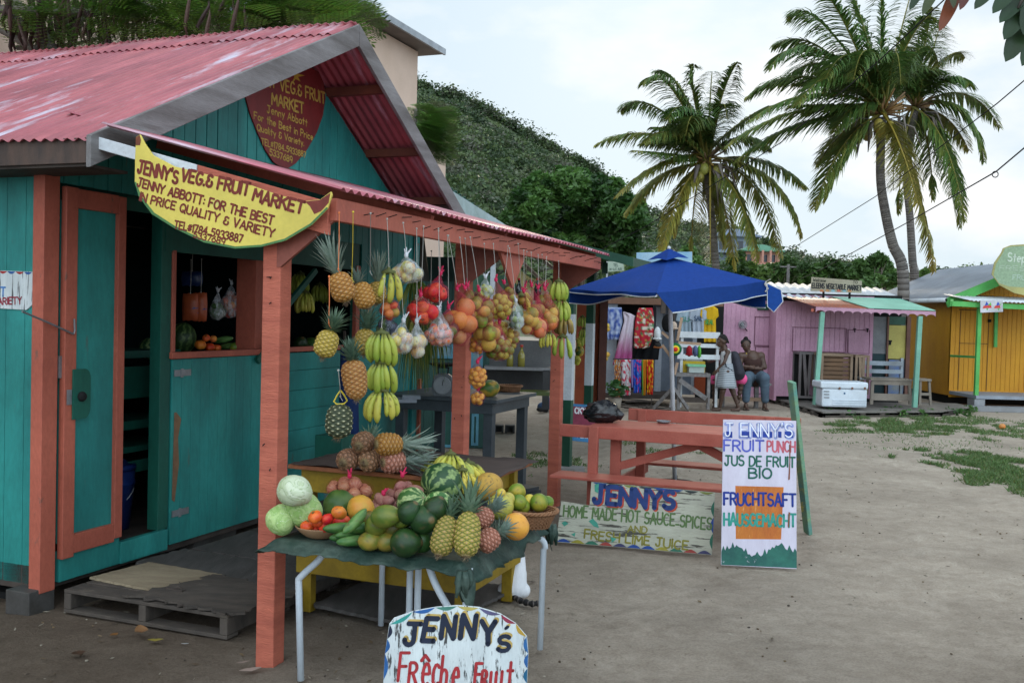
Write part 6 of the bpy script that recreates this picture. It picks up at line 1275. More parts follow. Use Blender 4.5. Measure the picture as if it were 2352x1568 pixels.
for i,q in enumerate((cL,cF,cR,cB)):
 m=MB();m.tube([apx-Z3*.02,q-Z3*.03],.009,6);mid=(apx+q)/2-Z3*.03;m.tube([hub,mid],.007,6);m.build('rib',m_pole,up_)
m=MB();m.tube([hub-Z3*.04,hub+Z3*.04],.034,12);m.build('hub',m_black,up_)
for(q,px)in((cR+Z3*.0,1),):
 m=MB();q=np.array(q);m.tube([q,q+np.array([-.02,-.03,-.03]),q+np.array([.01,-.04,-.07]),q+np.array([-.015,-.03,-.10])],.007,5);m.tube([q,q+np.array([.03,-.03,.02])],.006,5);m.build('tie',m_str,up_)
m=MB((.015,.07,.30));a=cR-Z3*.02+E1*.01;m.add([a,a+E1*.13-Z3*.06,a+E1*.15-Z3*.17,a+E1*.07-Z3*.27,a+E1*.01-Z3*.22],[(0,1,2,3,4)]);fl=m.build('corner_flap',m_blue,up_);md=fl.modifiers.new('s','SOLIDIFY');md.thickness=.004
m=MB();m.tube([a,a+E1*.13-Z3*.06,a+E1*.15-Z3*.17,a+E1*.07-Z3*.27,a+E1*.01-Z3*.22,a],.005,5);m.build('piping',m_white,fl)
# ============================ SCALE TABLE AND WHAT STANDS ON IT
m_dgrey=mat('dark_grey_paint',(.075,.088,.10),(.05,.06,.07),4,rough=.55,bump=.2,wear=(.13,.13,.13),wear_t=(.66,.74))
st=thing('scale_table','dark grey wooden table with scale standing at the far end of the shack','table',W(.55,4.8,0),-TH)
m=MB();LB(m,-.0+.06,1.22,4.05,5.15,.965,1.0);m.build('tabletop',m_dgrey,st,bevel=.004);m=MB();LB(m,.12,1.16,4.10,4.13,.86,.964);LB(m,1.13,1.16,4.13,5.1,.86,.964);m.build('apron',m_dgrey,st,bevel=.003)
for(a,b)in((.18,4.18),(1.10,4.18),(1.10,5.06),(.18,5.06)):m=MB();LB(m,a-.045,a+.045,b-.045,b+.045,0,.964);m.build('leg',m_dgrey,st,bevel=.004)
c=P(1185,1130,.03);m=MB();m.box(c,(.42,.30,.05),rot2(-TH));m.box(c+Z3*.05+E1*.05,(.30,.2,.04),rot2(-TH-.3));m.build('loose_boards',m_dgrey,label='dark grey boards lying on the ground by the scale table leg',cat='board')
sc_=SO(1017,880,.62);sc_[2]=1.0;k_=pxm(sc_);tS=thing('weighing_scale','round dial kitchen scale with black pan on the grey table','scale',sc_)
m=MB();m.prism([(-.085,0),(.085,0),(.10,.10),(.085,.19),(.05,.215),(-.05,.215),(-.085,.19),(-.10,.10)],sc_-np.array([0,.06,0]),(1,0,0),(0,0,1),.12);m.build('housing',mat('scale_grey',(.10,.11,.12),None,5,rough=.4),tS,bevel=.006)
m=MB();m.lathe(sc_+np.array([0,-.062,.105]),[(.085,0),(.085,.012),(.078,.014),(0,.014)],28,(0,-1,0));dl_=m.build('dial',mat('dial_face',(.20,.22,.23),(.16,.17,.18),5,rough=.3),tS,smooth=False);m=MB();m.bar(sc_+np.array([0,-.078,.105]),sc_+np.array([.01,-.078,.16]),.006,.002,(0,1,0));m.build('needle',m_black,dl_)
m=MB();
for sx in(-1,1):m.bar(sc_+np.array([sx*.045,0,.21]),sc_+np.array([sx*.05,0,.27]),.012,.012)
m.bar(sc_+np.array([-.06,0,.27]),sc_+np.array([.06,0,.27]),.012,.012);m.build('support',m_black,tS);m=MB();m.lathe(sc_+Z3*.275,[(.02,0),(.10,.012),(.145,.03),(.15,.036),(.10,.02),(0,.01)],28);m.build('pan',m_black,tS,smooth=True)
c=SO(1124,883,1.0);c[2]=1.075;inst('papaya',PR['papaya'],c,eul(0,80,20),.085,None,'green and orange papaya lying on the grey scale table','papaya')
c=SO(1170,893,.95);c[2]=1.0;basket(c,.10,.125,.06,'flat woven basket on the right end of the grey scale table',(.20,.13,.07))
m=MB();c=SO(915,878,.5);c[2]=1.003;m.box(c,(.3,.2,.03),rot2(.3));m.box(c+np.array([.12,0,.03]),(.16,.12,.03),rot2(.1));m.build('paper_stack',mat('pale_paper',(.25,.28,.32),None,5),label='pile of grey papers at the left of the scale table',cat='papers')
nb=thing('green_blue_shack','green shack with light blue window frames behind the fruit shack','shack',D(1035,1030,13.2))
x0,x1=D(955,900,13.2)[0],D(1122,900,13.2)[0];yb=13.2;m_gg=mat('grey_green_wall',(.05,.13,.11),(.035,.09,.08),3,(1,1,.3));m_lb=mat('light_blue_frame',(.16,.42,.55),(.12,.33,.45),5)
m=MB();x=x0
while x<x1-.02:m.span((x,yb,.0),(min(x+.11,x1),yb+.04,2.2));x+=.114
m.span((x0,yb+.045,0),(x1,yb+2.5,2.2));m.build('wall',m_gg,nb,bevel=.002)
for(a,b,ya,yc)in((1016,1043,1026,930),(994,1043,822,790),(1078,1110,935,800),(1082,1100,1022,950)):
 A0,B0=D(a,ya,yb),D(b,yc,yb);z0,z1=sorted((A0[2],B0[2]));w1=MB();fr=.035
 for lo,hi in(((A0[0],z0),(B0[0],z0+fr)),((A0[0],z1-fr),(B0[0],z1)),((A0[0],z0+fr),(A0[0]+fr,z1-fr)),((B0[0]-fr,z0+fr),(B0[0],z1-fr))):w1.span((lo[0],yb-.03,lo[1]),(hi[0],yb-.002,hi[1]))
 wo=w1.build('window_frame',m_lb,nb);w2=MB();w2.span((A0[0]+fr,yb-.012,z0+fr),(B0[0]-fr,yb-.004,z1-fr));w2.build('shutter',mat('shutter_green',(.05,.16,.13),None,5)if a in(1016,1082)else mat('pale_blue_panel',(.28,.45,.52),None,5),wo)
nr_=thing('neighbour_roof','white gabled shack roof with green corrugated sheet edge behind the main roof','shack',D(1100,700,13));a,b=D(1036,436,12.5),D(1162,524,14.5)
m=MB();m.bar(a-Z3*.17,b-Z3*.12,.05,.30,(0,0,1));m.build('barge_board',mat('pale_blue_white',(.50,.58,.60),(.36,.44,.42),3,wear=(.10,.18,.12),wear_t=(.62,.74),rough=.6),nr_)
m=MB();d_=unit(b-a);corr(m,a+Z3*.02-d_*.3,d_,(-.9,.3,.0),np.linalg.norm(b-a)+.35,2.6,.15,.02,6,.01,3);m.build('roof',mat('dark_green_sheet',(.03,.12,.085),(.02,.08,.06),4),nr_,smooth=True)
m=MB();q=D(1090,600,14);m.box((q[0]-1.2,15.6,1.3),(2.4,2,2.6));m.build('wall',m_gg,nr_)
gs=thing('green_roof_stall','open stall with green roof on white and green posts beside the fruit shack','market stall',W(0,8.5,0),-TH);m_grn=mat('dark_green_paint',(.018,.085,.05),(.012,.06,.035),4,rough=.5);m_wp=mat('white_post_paint',(.62,.66,.70),(.52,.56,.60),4,rough=.5)
zg=lambda o:2.50+.24*(1.70-o);m=MB();vs=[W(-1.9,6.3,zg(-1.9)),W(1.9,6.3,zg(1.9)),W(1.9,11.2,zg(1.9)),W(-1.9,11.2,zg(-1.9))];m.add(vs+[v-Z3*.10 for v in vs],[(0,1,2,3),(7,6,5,4),(0,4,5,1),(1,5,6,2),(2,6,7,3),(3,7,4,0)]);m.build('roof',m_grn,gs)
def wgpost(xb,yb_,dep,segs,w_):
 p=MB();b=D(xb,yb_,dep);b[2]=0;ob=None
 for i,(z0,z1,mt)in enumerate(segs):
  p=MB();p.box((b[0],b[1],(z0+z1)/2),(w_,w_,z1-z0),rot2(-TH));q=p.build('post' if i==0 else 'painted_band',mt,gs if i==0 else ob);ob=ob or q
k1=11.56/FPX;z_=lambda y,k,hy=726:1.8-(y-hy)*k
wgpost(1306,900,11.56,[(0,z_(921,k1),m_grn),(z_(921,k1),z_(724,k1),m_wp),(z_(724,k1),2.5,m_grn)],.095)
k2=14.6/FPX;wgpost(1352,900,14.6,[(0,z_(886,k2),m_grn),(z_(886,k2),z_(744,k2),m_wp),(z_(744,k2),2.5,m_grn)],.11)
m=MB();q=P(1312,1077,.02);m.box(q,(.30,.2,.05));m.build('post_footing',mat('concrete_pale',(.35,.34,.33),None,4),gs)
m=MB();a,b=D(1326,700,16.4),D(1378,960,16.4);m.span((a[0],16.4,0.05),(b[0],16.5,2.2));m.build('wall',mat('orange_wall',(.42,.085,.025),(.32,.06,.02),2.5),gs)
m=MB();a,b=D(1378,700,16.3),D(1388,960,16.3);m.span((a[0],16.2,0.05),(b[0],16.5,2.2));m.build('door_post',mat('dark_brown_post',(.09,.025,.015),None,4),gs)
m_cg=mat('grey_counter',(.20,.20,.20),(.14,.14,.14),3,rough=.7);ct=thing('counter','grey wooden counter with a lower shelf under the green roof','counter',D(1190,900,12.8));dc=12.8
def dspan(m,xa,ya,xb,yb_,dep,dy):ym,xm=(ya+yb_)/2,(xa+xb)/2;return m.span((D(xa,ym,dep)[0],dep,D(xm,yb_,dep)[2]),(D(xb,ym,dep)[0],dep+dy,D(xm,ya,dep)[2]))
m=MB();dspan(m,1112,781,1266,843,dc+.5,.03);m.build('back_panel',m_cg,ct);m=MB();dspan(m,1112,843,1266,850,dc,.5);m.build('shelf',mat('pale_shelf',(.33,.33,.34),None,4),ct)
m=MB();dspan(m,1112,850,1266,898,dc+.35,.03);dspan(m,1246,850,1262,940,dc,.06);m.build('front_panel',mat('dark_counter',(.07,.07,.072),None,3),ct)
q=MB();dspan(q,1112,899,1266,907,dc-.5,.35);b1=q.build('bench',mat('olive_bench',(.20,.18,.03),(.06,.12,.05),3),label='low yellow green bench in front of the grey counter',cat='bench')
q=MB();dspan(q,1205,907,1213,940,dc-.4,.06);dspan(q,1120,907,1128,950,dc-.4,.06);q.build('leg',m_black,b1)
def bottle(x,y,dep,hpx,col,label,capc=(.6,.05,.04)):
 c=D(x,y,dep);s=dep/FPX*hpx;t=thing('bottle',label,'bottle',c,0,'bottles on the grey counter');m=MB();m.lathe(c,[(.02,0),(.17,0),(.17,.55),(.10,.72),(.055,.80),(.055,.95)],12);
 m.v=[tuple(np.array(c)+(np.array(v)-c)*s)for v in m.v];m.build('body',mat('glass_'+label[:9].replace(' ','_'),col,None,4,rough=.1,dirt=0,bump=0,spec=.6),t,smooth=True);m=MB();m.tube([c+Z3*s*.93,c+Z3*s*1.03],s*.075,8);m.build('cap',mat('cap_red',capc,None,4),t)
bottle(1197,843,dc+.15,50,(.30,.26,.05),'yellow sauce bottle with red cap on the counter shelf, right one');bottle(1171,843,dc+.15,46,(.24,.22,.05),'yellow sauce bottle on the counter shelf, left one');
bottle(1191,690,12.0,50,(.015,.02,.02),'dark bottle hanging between nets left of the other dark one',(.05,.05,.05));bottle(1234,690,12.0,50,(.02,.025,.02),'dark bottle in front of the pale yellow sign, right one',(.3,.3,.3))
sb_=Board('banana_sign','pale yellow banana shaped sign hanging behind the fruit nets',D(1220,650,12.4),np.array([0,-1,.05]),[(1173,626),(1180,616),(1190,617),(1215,636),(1245,646),(1262,640),(1268,648),(1264,668),(1230,668),(1195,660),(1182,648)][::-1],mat('pale_yellow_sign',(.60,.50,.20),(.50,.42,.16),4),.01);sb_.text('CAPTAIN GATE',(1207,648),(1258,660),8,1.1,(.12,.14,.10),seed=50);sb_.text('TEL 430',(1210,658),(1240,665),5,1.,(.12,.14,.10),seed=51)
m=MB();dspan(m,1085,632,1186,676,13.0,.04);m.build('green_panel',mat('mint_panel',(.18,.42,.28),None,3),gs);m=MB();dspan(m,1126,582,1138,700,11.8,.1);m.build('post',m_wp,gs);m=MB();dspan(m,1383,603,1396,628,11.9,.05);m.build('end_panel',m_grn,gs)
sk_=Board('ground_sign','maroon board with blue rim and white letters behind the green post',D(1335,970,12.6),np.array([.1,-1,.15]),[(1300,1010),(1376,1018),(1372,930),(1300,926)],mat('blue_rim_board',(.05,.22,.45),None,4),.01)
sk_.shape([[(1305,1000),(1370,1008),(1367,938),(1305,931)]],(.22,.03,.06),.001,'painted_field');sk_.text('CKYE',(1320,949),(1353,951),13,1.3,(.75,.75,.78),lift=.003,seed=52);sk_.text('TEL',(1322,1004),(1350,1006),8,1.2,(.75,.75,.78),lift=.003,seed=53)
m=MB();b=P(1145,993,.0)
for i in range(3):
 c=b+np.array([(-.17+.17*i),.02*i,.06]);m.span(c+np.array([-.075,-.07,-.06]),c+np.array([-.045,.07,.06]));m.span(c+np.array([.045,-.07,-.06]),c+np.array([.075,.07,.06]));m.span(c+np.array([-.045,-.07,.035]),c+np.array([.045,.07,.06]));m.span(c+np.array([-.045,.03,-.06]),c+np.array([.045,.07,.03]))
m.build('cinder_block',mat('black_block',(.035,.035,.035),None,6),label='row of blackened hollow cinder blocks on the ground past the stall',cat='cinder block')
m=MB((.5,.45,.38));c=P(1189,1047,.03);m.tube([c,c+np.array([.02,0,.04]),c+np.array([.03,0,-.01])],[.01,.025,.006],8);m.build('shell',VM,label='small pale shell on the ground behind the scale table',cat='shell',smooth=True)
# ============================ CLOTHES STALL
CD=20.0
def ds(m,xa,ya,xb,yb_,dep=CD,dy=.05,col=None):ym,xm=(ya+yb_)/2,(xa+xb)/2;return m.span((D(xa,ym,dep)[0],dep,D(xm,yb_,dep)[2]),(D(xb,ym,dep)[0],dep+dy,D(xm,ya,dep)[2]),col)
cs_=thing('clothes_stall','clothes stall with pale walls and open dark front under a low roof','market stall',D(1510,935,CD+1));m_pg=mat('pale_grey_panel',(.42,.46,.52),(.34,.38,.44),3);m_wd=m_wood_dk
m=MB();ds(m,1372,690,1416,905,CD+.3,.05);m.build('door',m_pg,cs_);m=MB();ds(m,1498,690,1600,905,CD+1.2,.05);m.build('wall',mat('blue_grey_wall',(.20,.24,.30),(.14,.17,.22),3),cs_)
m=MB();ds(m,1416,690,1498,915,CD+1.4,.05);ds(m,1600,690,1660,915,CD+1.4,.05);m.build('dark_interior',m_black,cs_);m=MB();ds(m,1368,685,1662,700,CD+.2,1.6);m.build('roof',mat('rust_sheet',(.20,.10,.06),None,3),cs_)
m=MB();ds(m,1372,905,1560,915,CD+.1,1.5);m.build('floor',m_wd,cs_);m=MB();ds(m,1505,705,1520,905,CD+1.0,.05);ds(m,1590,705,1600,905,CD+1.0,.05);m.build('door_frame',m_pg,cs_)
m=MB();ds(m,1595,860,1620,905,CD+.8,.05);m.build('orange_panel',mat('orange_wall',(.42,.085,.025)),cs_)
GCl='clothes hanging at the clothes stall'
def cloth_piece(name,pts,dep,colfn,label,cat,seed=1,wave=.03,group=GCl,mt=None):
 """garment outline in frame coordinates as (y, x_left, x_right) rows; hung cloth with folds and thickness"""
 rows=[];K=14;vs=[];cs=[];
 ys_=np.linspace(pts[0][0],pts[-1][0],26)
 for j,y in enumerate(ys_):
  xl=np.interp(y,[p[0]for p in pts],[p[1]for p in pts]);xr=np.interp(y,[p[0]for p in pts],[p[2]for p in pts])
  for i in range(K+1):
   s=i/K;p=D(xl+(xr-xl)*s,y,dep+wave*math.sin(s*17+seed)*(.3+j/26)+.5*wave*math.sin(s*7+seed*3+j*.12));vs.append(p);cs.append(colfn(s,j/25,seed))
 m=MB();b=m.n
 for v,c in zip(vs,cs):m.v.append(tuple(v));m.c.append(c)
 m.n=len(vs);m.f=[(j*(K+1)+i,j*(K+1)+i+1,(j+1)*(K+1)+i+1,(j+1)*(K+1)+i)for j in range(25)for i in range(K)]
 o=m.build(name,mt or VF,label=label,cat=cat,group=group,smooth=True);md=o.modifiers.new('s','SOLIDIFY');md.thickness=.006;return o
def flowers(base,cols,sc_=3.2,thr=.25,asp=1.5):
 def fn(s,t,sd):
  v=nz((s*1.2,t*asp*2,0),sc_,sd*2.7);w_=nz((s*1.2,t*asp*2,3),sc_*1.7,sd)
  return cols[0]if v>thr+.12 else(cols[1]if v>thr else(cols[-1]if w_>.38 else base))
 return fn
cloth_piece('dress',[(716,1431,1433),(724,1432,1462-3),(738,1434,1456),(780,1422,1453),(828,1410,1451),(838,1408,1450)],CD,lambda s,t,sd:lerp((.68,.60,.68),(.46,.10,.26),(t-.35)*2.2+.25*nz((s*3,t*3,0),2,5)),'long sleeveless dress fading from white to mauve on the stall front','dress',2)
cloth_piece('dress',[(707,1468,1498),(715,1464,1500),(740,1459,1502),(770,1457,1500),(796,1456,1492),(800,1460,1480)],CD-.05,flowers((.50,.03,.05),[(.70,.65,.55),(.10,.22,.10),(.55,.42,.10)],4.5,.12),'short red flower patterned dress beside the white and mauve one','dress',3)
cloth_piece('dress',[(758,1480,1508),(790,1466,1516),(826,1455,1512)],CD+.15,lambda s,t,sd:(.012,.012,.014),'black dress hanging behind the red patterned one','dress',4)
cloth_piece('wrap',[(706,1392,1428),(740,1390,1430),(780,1396,1420)],CD+.05,lambda s,t,sd:lerp((.05,.10,.38),(.45,.52,.68),.5+1.6*nz((s*2,t*3,0),3,8)),'blue and white tie dyed wrap left of the white dress','wrap',5)
sr=MB();ds(sr,1408,824,1502,827,CD-.5,.03);ds(sr,1411,827,1413,960,CD-.5,.03);ds(sr,1497,827,1499,935,CD-.5,.03);rk=sr.build('clothes_rail',m_wood_dk,label='low wooden rail carrying the row of coloured sarongs',cat='rail')
sar=[('orange and white patterned sarong at the left end of the rail',1411,1426,912,flowers((.55,.18,.02),[(.10,.05,.10),(.6,.6,.5)],5,.1)),('white sarong with large red flowers on the rail',1427,1450,908,flowers((.72,.72,.74),[(.60,.02,.06),(.62,.10,.15)],3.2,.18)),('bright blue sarong with pink flowers on the rail',1453,1473,902,flowers((.02,.08,.50),[(.60,.05,.22),(.08,.25,.6)],3.6,.2)),('narrow orange sarong between the blue and red ones',1474,1484,908,lambda s,t,sd:(.72,.26,.02)if s>.35 else(.12,.30,.05)),('red sarong with yellow flowers at the right end of the rail',1485,1501,906,flowers((.55,.02,.02),[(.80,.55,.03),(.75,.40,.02)],3.3,.12)),('lilac sarong peeping from behind the white one',1449,1455,890,lambda s,t,sd:(.28,.22,.5))]
for i,(lab,xa,xb,yb_,fn)in enumerate(sar):
 cloth_piece('sarong',[(826,xa,xb),(860,xa+.5,xb-.5),(yb_,xa+2,xb-2)],CD-.52-.01*i,fn,lab,'sarong',6+i,.025,'sarongs on the low rail')
for(lab,xc,y0,y1,w_,col,txt,tc_,sd)in[('pale blue grey t shirt with print, left one on the line',1574,712,764,34,(.36,.45,.52),'SU',(.05,.2,.15),21),('pale grey t shirt with dark lettering, middle one on the line',1604,708,764,36,(.42,.47,.55),'SAIL',(.03,.06,.12),22),('bright yellow t shirt with green lettering on the line',1630,703,786,36,(.70,.42,.02),'REAL',(.05,.25,.05),23)]:
 o=cloth_piece('t_shirt',[(y0,xc-9,xc+9),(y0+6,xc-w_/2-1,xc+w_/2+1),(y0+26,xc-w_/2-5,xc+w_/2+3),(y0+27,xc-w_/2+4,xc+w_/2-4),(y1,xc-w_/2+5,xc+w_/2-3)],CD-.1,lambda s,t,sd,c=col:lerp(c,tuple(x*.8 for x in c),.5+nz((s,t,0),3,sd)),lab,'t-shirt',sd,.02)
 mm=MB(tc_);p_=D(xc-9,(y0+y1)/2,CD-.17);paint(mm,p_,(1,0,0),(0,0,1),txt,.15,.09,1.2,lift=.0);mm.build('print',VP,o)
wb=thing('white_bench','white slatted bench with horizontal boards in front of the clothes stall','bench',D(1605,935,CD-.6))
for(ya,yb_)in((762,776),(789,798),(814,825)):m=MB();ds(m,1556,ya,1654,yb_,CD-.6,.03);m.build('slat',m_white,wb)
m=MB();ds(m,1562,764,1568,935,CD-.57,.05);ds(m,1644,764,1650,935,CD-.57,.05);m.build('leg',m_white,wb)
hs=thing('hat_stand','wooden hat stand with slanting arms beside the parasol pole','hat stand',D(1540,945,CD-1.6));dh=CD-1.6
m=MB();a,b=D(1546,945,dh),D(1548,720,dh);m.tube([(a[0],a[1],0),b],.025,6);m.build('pole',m_wood_dk,hs)
m_pale=mat('pale_wood',(.50,.33,.22),(.42,.27,.18),4)
for(p,q)in(((1556,782),(1566,729)),((1520,762),(1536,776)),((1521,792),(1540,818)),((1558,786),(1610,790)),((1549,860),(1556,832))):m=MB();m.bar(D(*p,dh),D(*q,dh),.02,.05);m.build('arm',m_pale,hs)
m=MB();
for(xe,dy_)in((1500,.2),(1580,.2),(1540,-.4)):m.bar(D(xe,938,dh+dy_),D(1546,890,dh),.04,.06)
m.build('foot',m_grey_board,hs)
def hat(x,y,w_,h_,col,label,band=None,dep=None):
 dd=dep or dh-.1;c=D(x,y,dd);s=dd/FPX;t=thing('hat',label,'hat',c,0,'hats on the wooden stand');m=MB(col);m.ball(c,1,12,8,None,(w_*s/2,.09,h_*s/2));m.build('crown',VF,t,smooth=True)
 q=MB(band or col);q.lathe(c-Z3*h_*s*.35,[(w_*s*.5,0),(w_*s*.62,-.005),(w_*s*.62,.02),(w_*s*.5,.03)],14);q.build('brim',VF,t,smooth=True)
hat(1510,767,16,34,(.70,.72,.74),'white hat on the left arm of the stand');hat(1511,793,16,16,(.03,.03,.03),'black striped cap just below the white hat',(.35,.12,.04));hat(1547,748,17,20,(.55,.42,.33),'beige hat high beside the parasol pole');hat(1583,806,14,26,(.35,.02,.03),'dark red cap hanging between white slats');hat(1597,806,12,26,(.10,.13,.25),'blue patterned cap between the white slats');hat(1606,808,8,30,(.12,.42,.06),'green and yellow cap right of the blue one')
m=MB();c=D(1551,802,dh-.15)
for rr,col in((.12,(.02,.16,.05)),(.085,(.80,.62,.04)),(.05,(.70,.05,.03))):m.lathe(c-np.array([0,(.12-rr)*.3,0]),[(rr,0),(rr*.8,.03),(0,.04)],20,(0,-1,0),col)
m.build('hat',VF,label='round red yellow and green knitted hat by the pole',cat='hat',group='hats on the wooden stand',smooth=True)
m=MB((.012,.012,.013));a=D(1530,720,dh);m.ball(D(1534,742,dh-.05),.13,12,8,None,(.9,.5,1.3));m.build('hat',VF,label='dark green cloth hat draped over the stand top',cat='hat',group='hats on the wooden stand',smooth=True)
wk=thing('work_table','rough grey wooden table with diagonal braces beside the seated people','table',D(1592,940,CD-.8));dw=CD-.8
m=MB();ds(m,1552,857,1632,865,dw,.6);m.build('tabletop',m_grey_board,wk)
for xa in(1556,1624):m=MB();ds(m,xa,865,xa+7,940,dw+.05,.07);m.build('leg',m_grey_board,wk)
m=MB();m.bar(D(1560,872,dw+.03),D(1622,915,dw+.03),.03,.09);m.build('brace',m_grey_board,wk);m=MB();ds(m,1560,912,1626,924,dw+.03,.03);m.build('rail',m_wood_dk,wk)
m=MB();ds(m,1568,829,1620,856,dw+.25,.25);m.build('crate',mat('yellow_plastic',(.62,.42,.02),None,4,rough=.4),label='yellow plastic crate at the back of the rough table',cat='crate',bevel=.01)
bx=thing('storage_box','clear plastic box with pale green lid on the rough table','box',D(1600,856,dw));m=MB();ds(m,1583,842,1618,856,dw,.22);m.build('box',mat('milky_plastic',(.42,.48,.46),None,4,rough=.3),bx);m=MB();ds(m,1580,837,1621,842,dw-.02,.26);m.build('lid',mat('pale_green_lid',(.22,.60,.34),None,4,rough=.4),bx)
m=MB();ds(m,1575,823,1614,829,dw+.3,.2);m.build('cloth_stack',m_white,label='folded white cloths on top of the yellow crate',cat='cloths')
m=MB();r_=random.Random(4)
for i in range(16):a=D(r_.uniform(1430,1520),r_.uniform(912,935),CD-.9+r_.uniform(-.3,.3));a[2]=r_.uniform(.03,.2);m.bar(a,a+np.array([r_.uniform(-.7,.7),r_.uniform(-.2,.2),r_.uniform(-.03,.06)]),.05,.02)
m.build('scrap_wood',m_wd,label='pile of dark scrap boards under the sarong rail',cat='scrap wood')
pp=thing('potted_plant','small leafy plant in a pale pot left of the sarong rail','plant',P(1412,948,0));c=P(1412,948,0);m=MB();m.lathe(c,[(.09,0),(.13,.28),(.12,.28),(0,.25)],16);m.build('pot',mat('pale_clay',(.30,.25,.20),None,4),pp,smooth=True)
V,F_,C=leafcloud([(c[0],c[1],.45,.22,.16,90)],.08,np.random.RandomState(3),[(.04,.12,.03)]);MB().arrays(V,F_,C).build('leaves',VL,pp)
pl2=P(1345,935,0);m=MB();m.lathe(D(1344,945,17)*np.array([1,1,0]),[(.16,0),(.18,.3),(.15,.6),(.06,.72),(.03,.85)],12,fn=lambda t,v:1+.12*math.sin(5*t+v*9));m.build('plastic_sack',netmat('grey_plastic',(.35,.38,.42),.85,30,True),label='grey plastic sack standing behind the white and green posts',cat='sack',smooth=True)
for i,(x,y,k,n,lab)in enumerate([(1388,752,'plum_y',9,'net of yellow fruit hanging topmost on the pale door'),(1381,784,'plum_y',6,'net of yellow fruit hanging in the middle on the pale door'),(1387,817,'plum_y',7,'net of yellow fruit hanging lowest on the pale door'),(1331,787,'lime_y',5,'small net of yellow fruit between the two white posts, upper'),(1327,826,'lime_y',4,'small net of yellow fruit between the two white posts, lower')]):
 p=D(x,y,15.0 if x<1350 else CD-.4);bag('fruit_bag',0,0,26 if n>5 else 14,24,[k],6.0,n,netmat('yellow_net',(.7,.6,.1),.3,60),lab,pt=p,fname='fruit',neck=.35,seed=70+i,group='fruit nets at the green roofed stall',knotmat=m_clearknot)
for i,(x,y,lab)in enumerate([(1338,728,'green banana hand hanging highest between the white posts'),(1342,755,'green banana hand hanging second between the white posts'),(1340,772,'green banana hand hanging lowest between the white posts')]):banana_hand(D(x,y,15.),.15,4,'ban_g',lab,'banana hands between the white posts',None,.9,1.,80+i)
inst('papaya',PR['papaya'],D(1331,806,15.0),None,.07,None,'green papaya hanging between the two white posts','papaya')
sg=Board('small_sign','small pale green sign with dark letters on the roof left of the parasol',D(1414,612,17),np.array([0,-1,0]),[(1396,624),(1434,622),(1432,602),(1396,600)],mat('pale_mint',(.50,.60,.48),None,4),.02);sg.text('TEL',(1409,612),(1420,612),6,1.2,(.05,.1,.08),seed=60);sg.text('OH GUT AUS',(1399,621),(1428,620),5,1.,(.05,.1,.08),seed=61)
m=MB();ds(m,1392,600,1396,700,17.1,.05);m.build('bracket',m_wp,sg.t)
sg=Board('blue_sign','light blue picture board standing behind the top of the parasol',D(1520,600,18),np.array([0,-1,0]),[(1462,640),(1590,640),(1590,578),(1462,580)],mat('light_blue_picture',(.20,.42,.62),(.45,.60,.70),1.5),.03);m=MB();ds(m,1520,640,1530,720,18.05,.08);m.build('post',m_wood_dk,sg.t)
# ============================ PINK SHED
PD=21.4
pk=thing('pink_shed','pink wooden shed with white corrugated roof and rusty mint canopy','shed',D(1830,920,PD));m_pink=mat('pink_wall',(.63,.36,.48),(.54,.28,.40),2.2,(1,1,.4),.6,.15,wear=(.30,.10,.16),wear_t=(.68,.76));m_pinkline=mat('pink_groove',(.20,.07,.12),None,4)
def plankwall(xa,xb,ya,yb_,dep,mt,par,w_=.105,name='wall',slope=0):
 a,b=D(xa,ya,dep),D(xb,yb_,dep);z0,z1=min(a[2],b[2]),max(a[2],b[2]);m=MB();x=a[0]
 while x<b[0]-.01:m.span((x,dep+rng.uniform(0,.004),z0),(min(x+w_-.009,b[0]),dep+.03,z1));x+=w_
 m.span((a[0],dep+.012,z0),(b[0],dep+.05,z1));return m.build(name,mt,par)
plankwall(1648,1787,688,913,PD+.55,m_pink,pk);plankwall(1786,2000,676,915,PD,m_pink,pk)
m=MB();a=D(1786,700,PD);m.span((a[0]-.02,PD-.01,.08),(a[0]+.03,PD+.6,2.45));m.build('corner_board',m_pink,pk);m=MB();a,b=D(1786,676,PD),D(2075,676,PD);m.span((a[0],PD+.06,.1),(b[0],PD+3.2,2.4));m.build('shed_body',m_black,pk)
for(x0,x1,y0,y1)in((1733,1782,727,794),(1733,1782,795,905),(1820,1944,752,808),(1947,1998,757,811)):
 w=MB();t_=1.4
 dp=(PD+.55 if x1<1790 else PD)-.02
 for(xa,ya,xb,yb_)in((x0,y0,x1,y0+t_),(x0,y1-t_,x1,y1),(x0,y0+t_,x0+t_,y1-t_),(x1-t_,y0+t_,x1,y1-t_)):ds(w,xa,ya,xb,yb_,dp,.012)
 hh=w.build('hatch',m_pinkline,pk)
 if x0==1947:
  w=MB()
  for k in range(11):y=y0+4+k*4.6;ds(w,x0+2,y,x1-2,y+3.4,dp+.004-.01,.016)
  w.build('louvre',m_pink,hh)
  for xx in(1964,2003-10):w=MB();ds(w,xx-3,y0-3,xx+3,y0-1,dp-.02,.02);ds(w,xx-1,y0-1,xx+1,y0+6,dp-.02,.02);w.build('hinge',m_black,hh)
m=MB();ds(m,1740,698,1766,712,PD+.5,.04);m.build('vent',m_grn,pk)
fn=thing('wall_fan','small round grey fan on a bracket on the pink wall','fan',D(1706,745,PD+.4));c=D(1706,745,PD+.42);m=MB()
for rr in(.09,.06,.03):m.tube([c+np.array([rr*math.cos(a),0,rr*math.sin(a)])for a in np.linspace(0,6.283,20)],.008,5,cap=False)
for k in range(6):a=k*math.pi/6;m.bar(c-np.array([.09*math.cos(a),0,.09*math.sin(a)]),c+np.array([.09*math.cos(a),0,.09*math.sin(a)]),.006,.006)
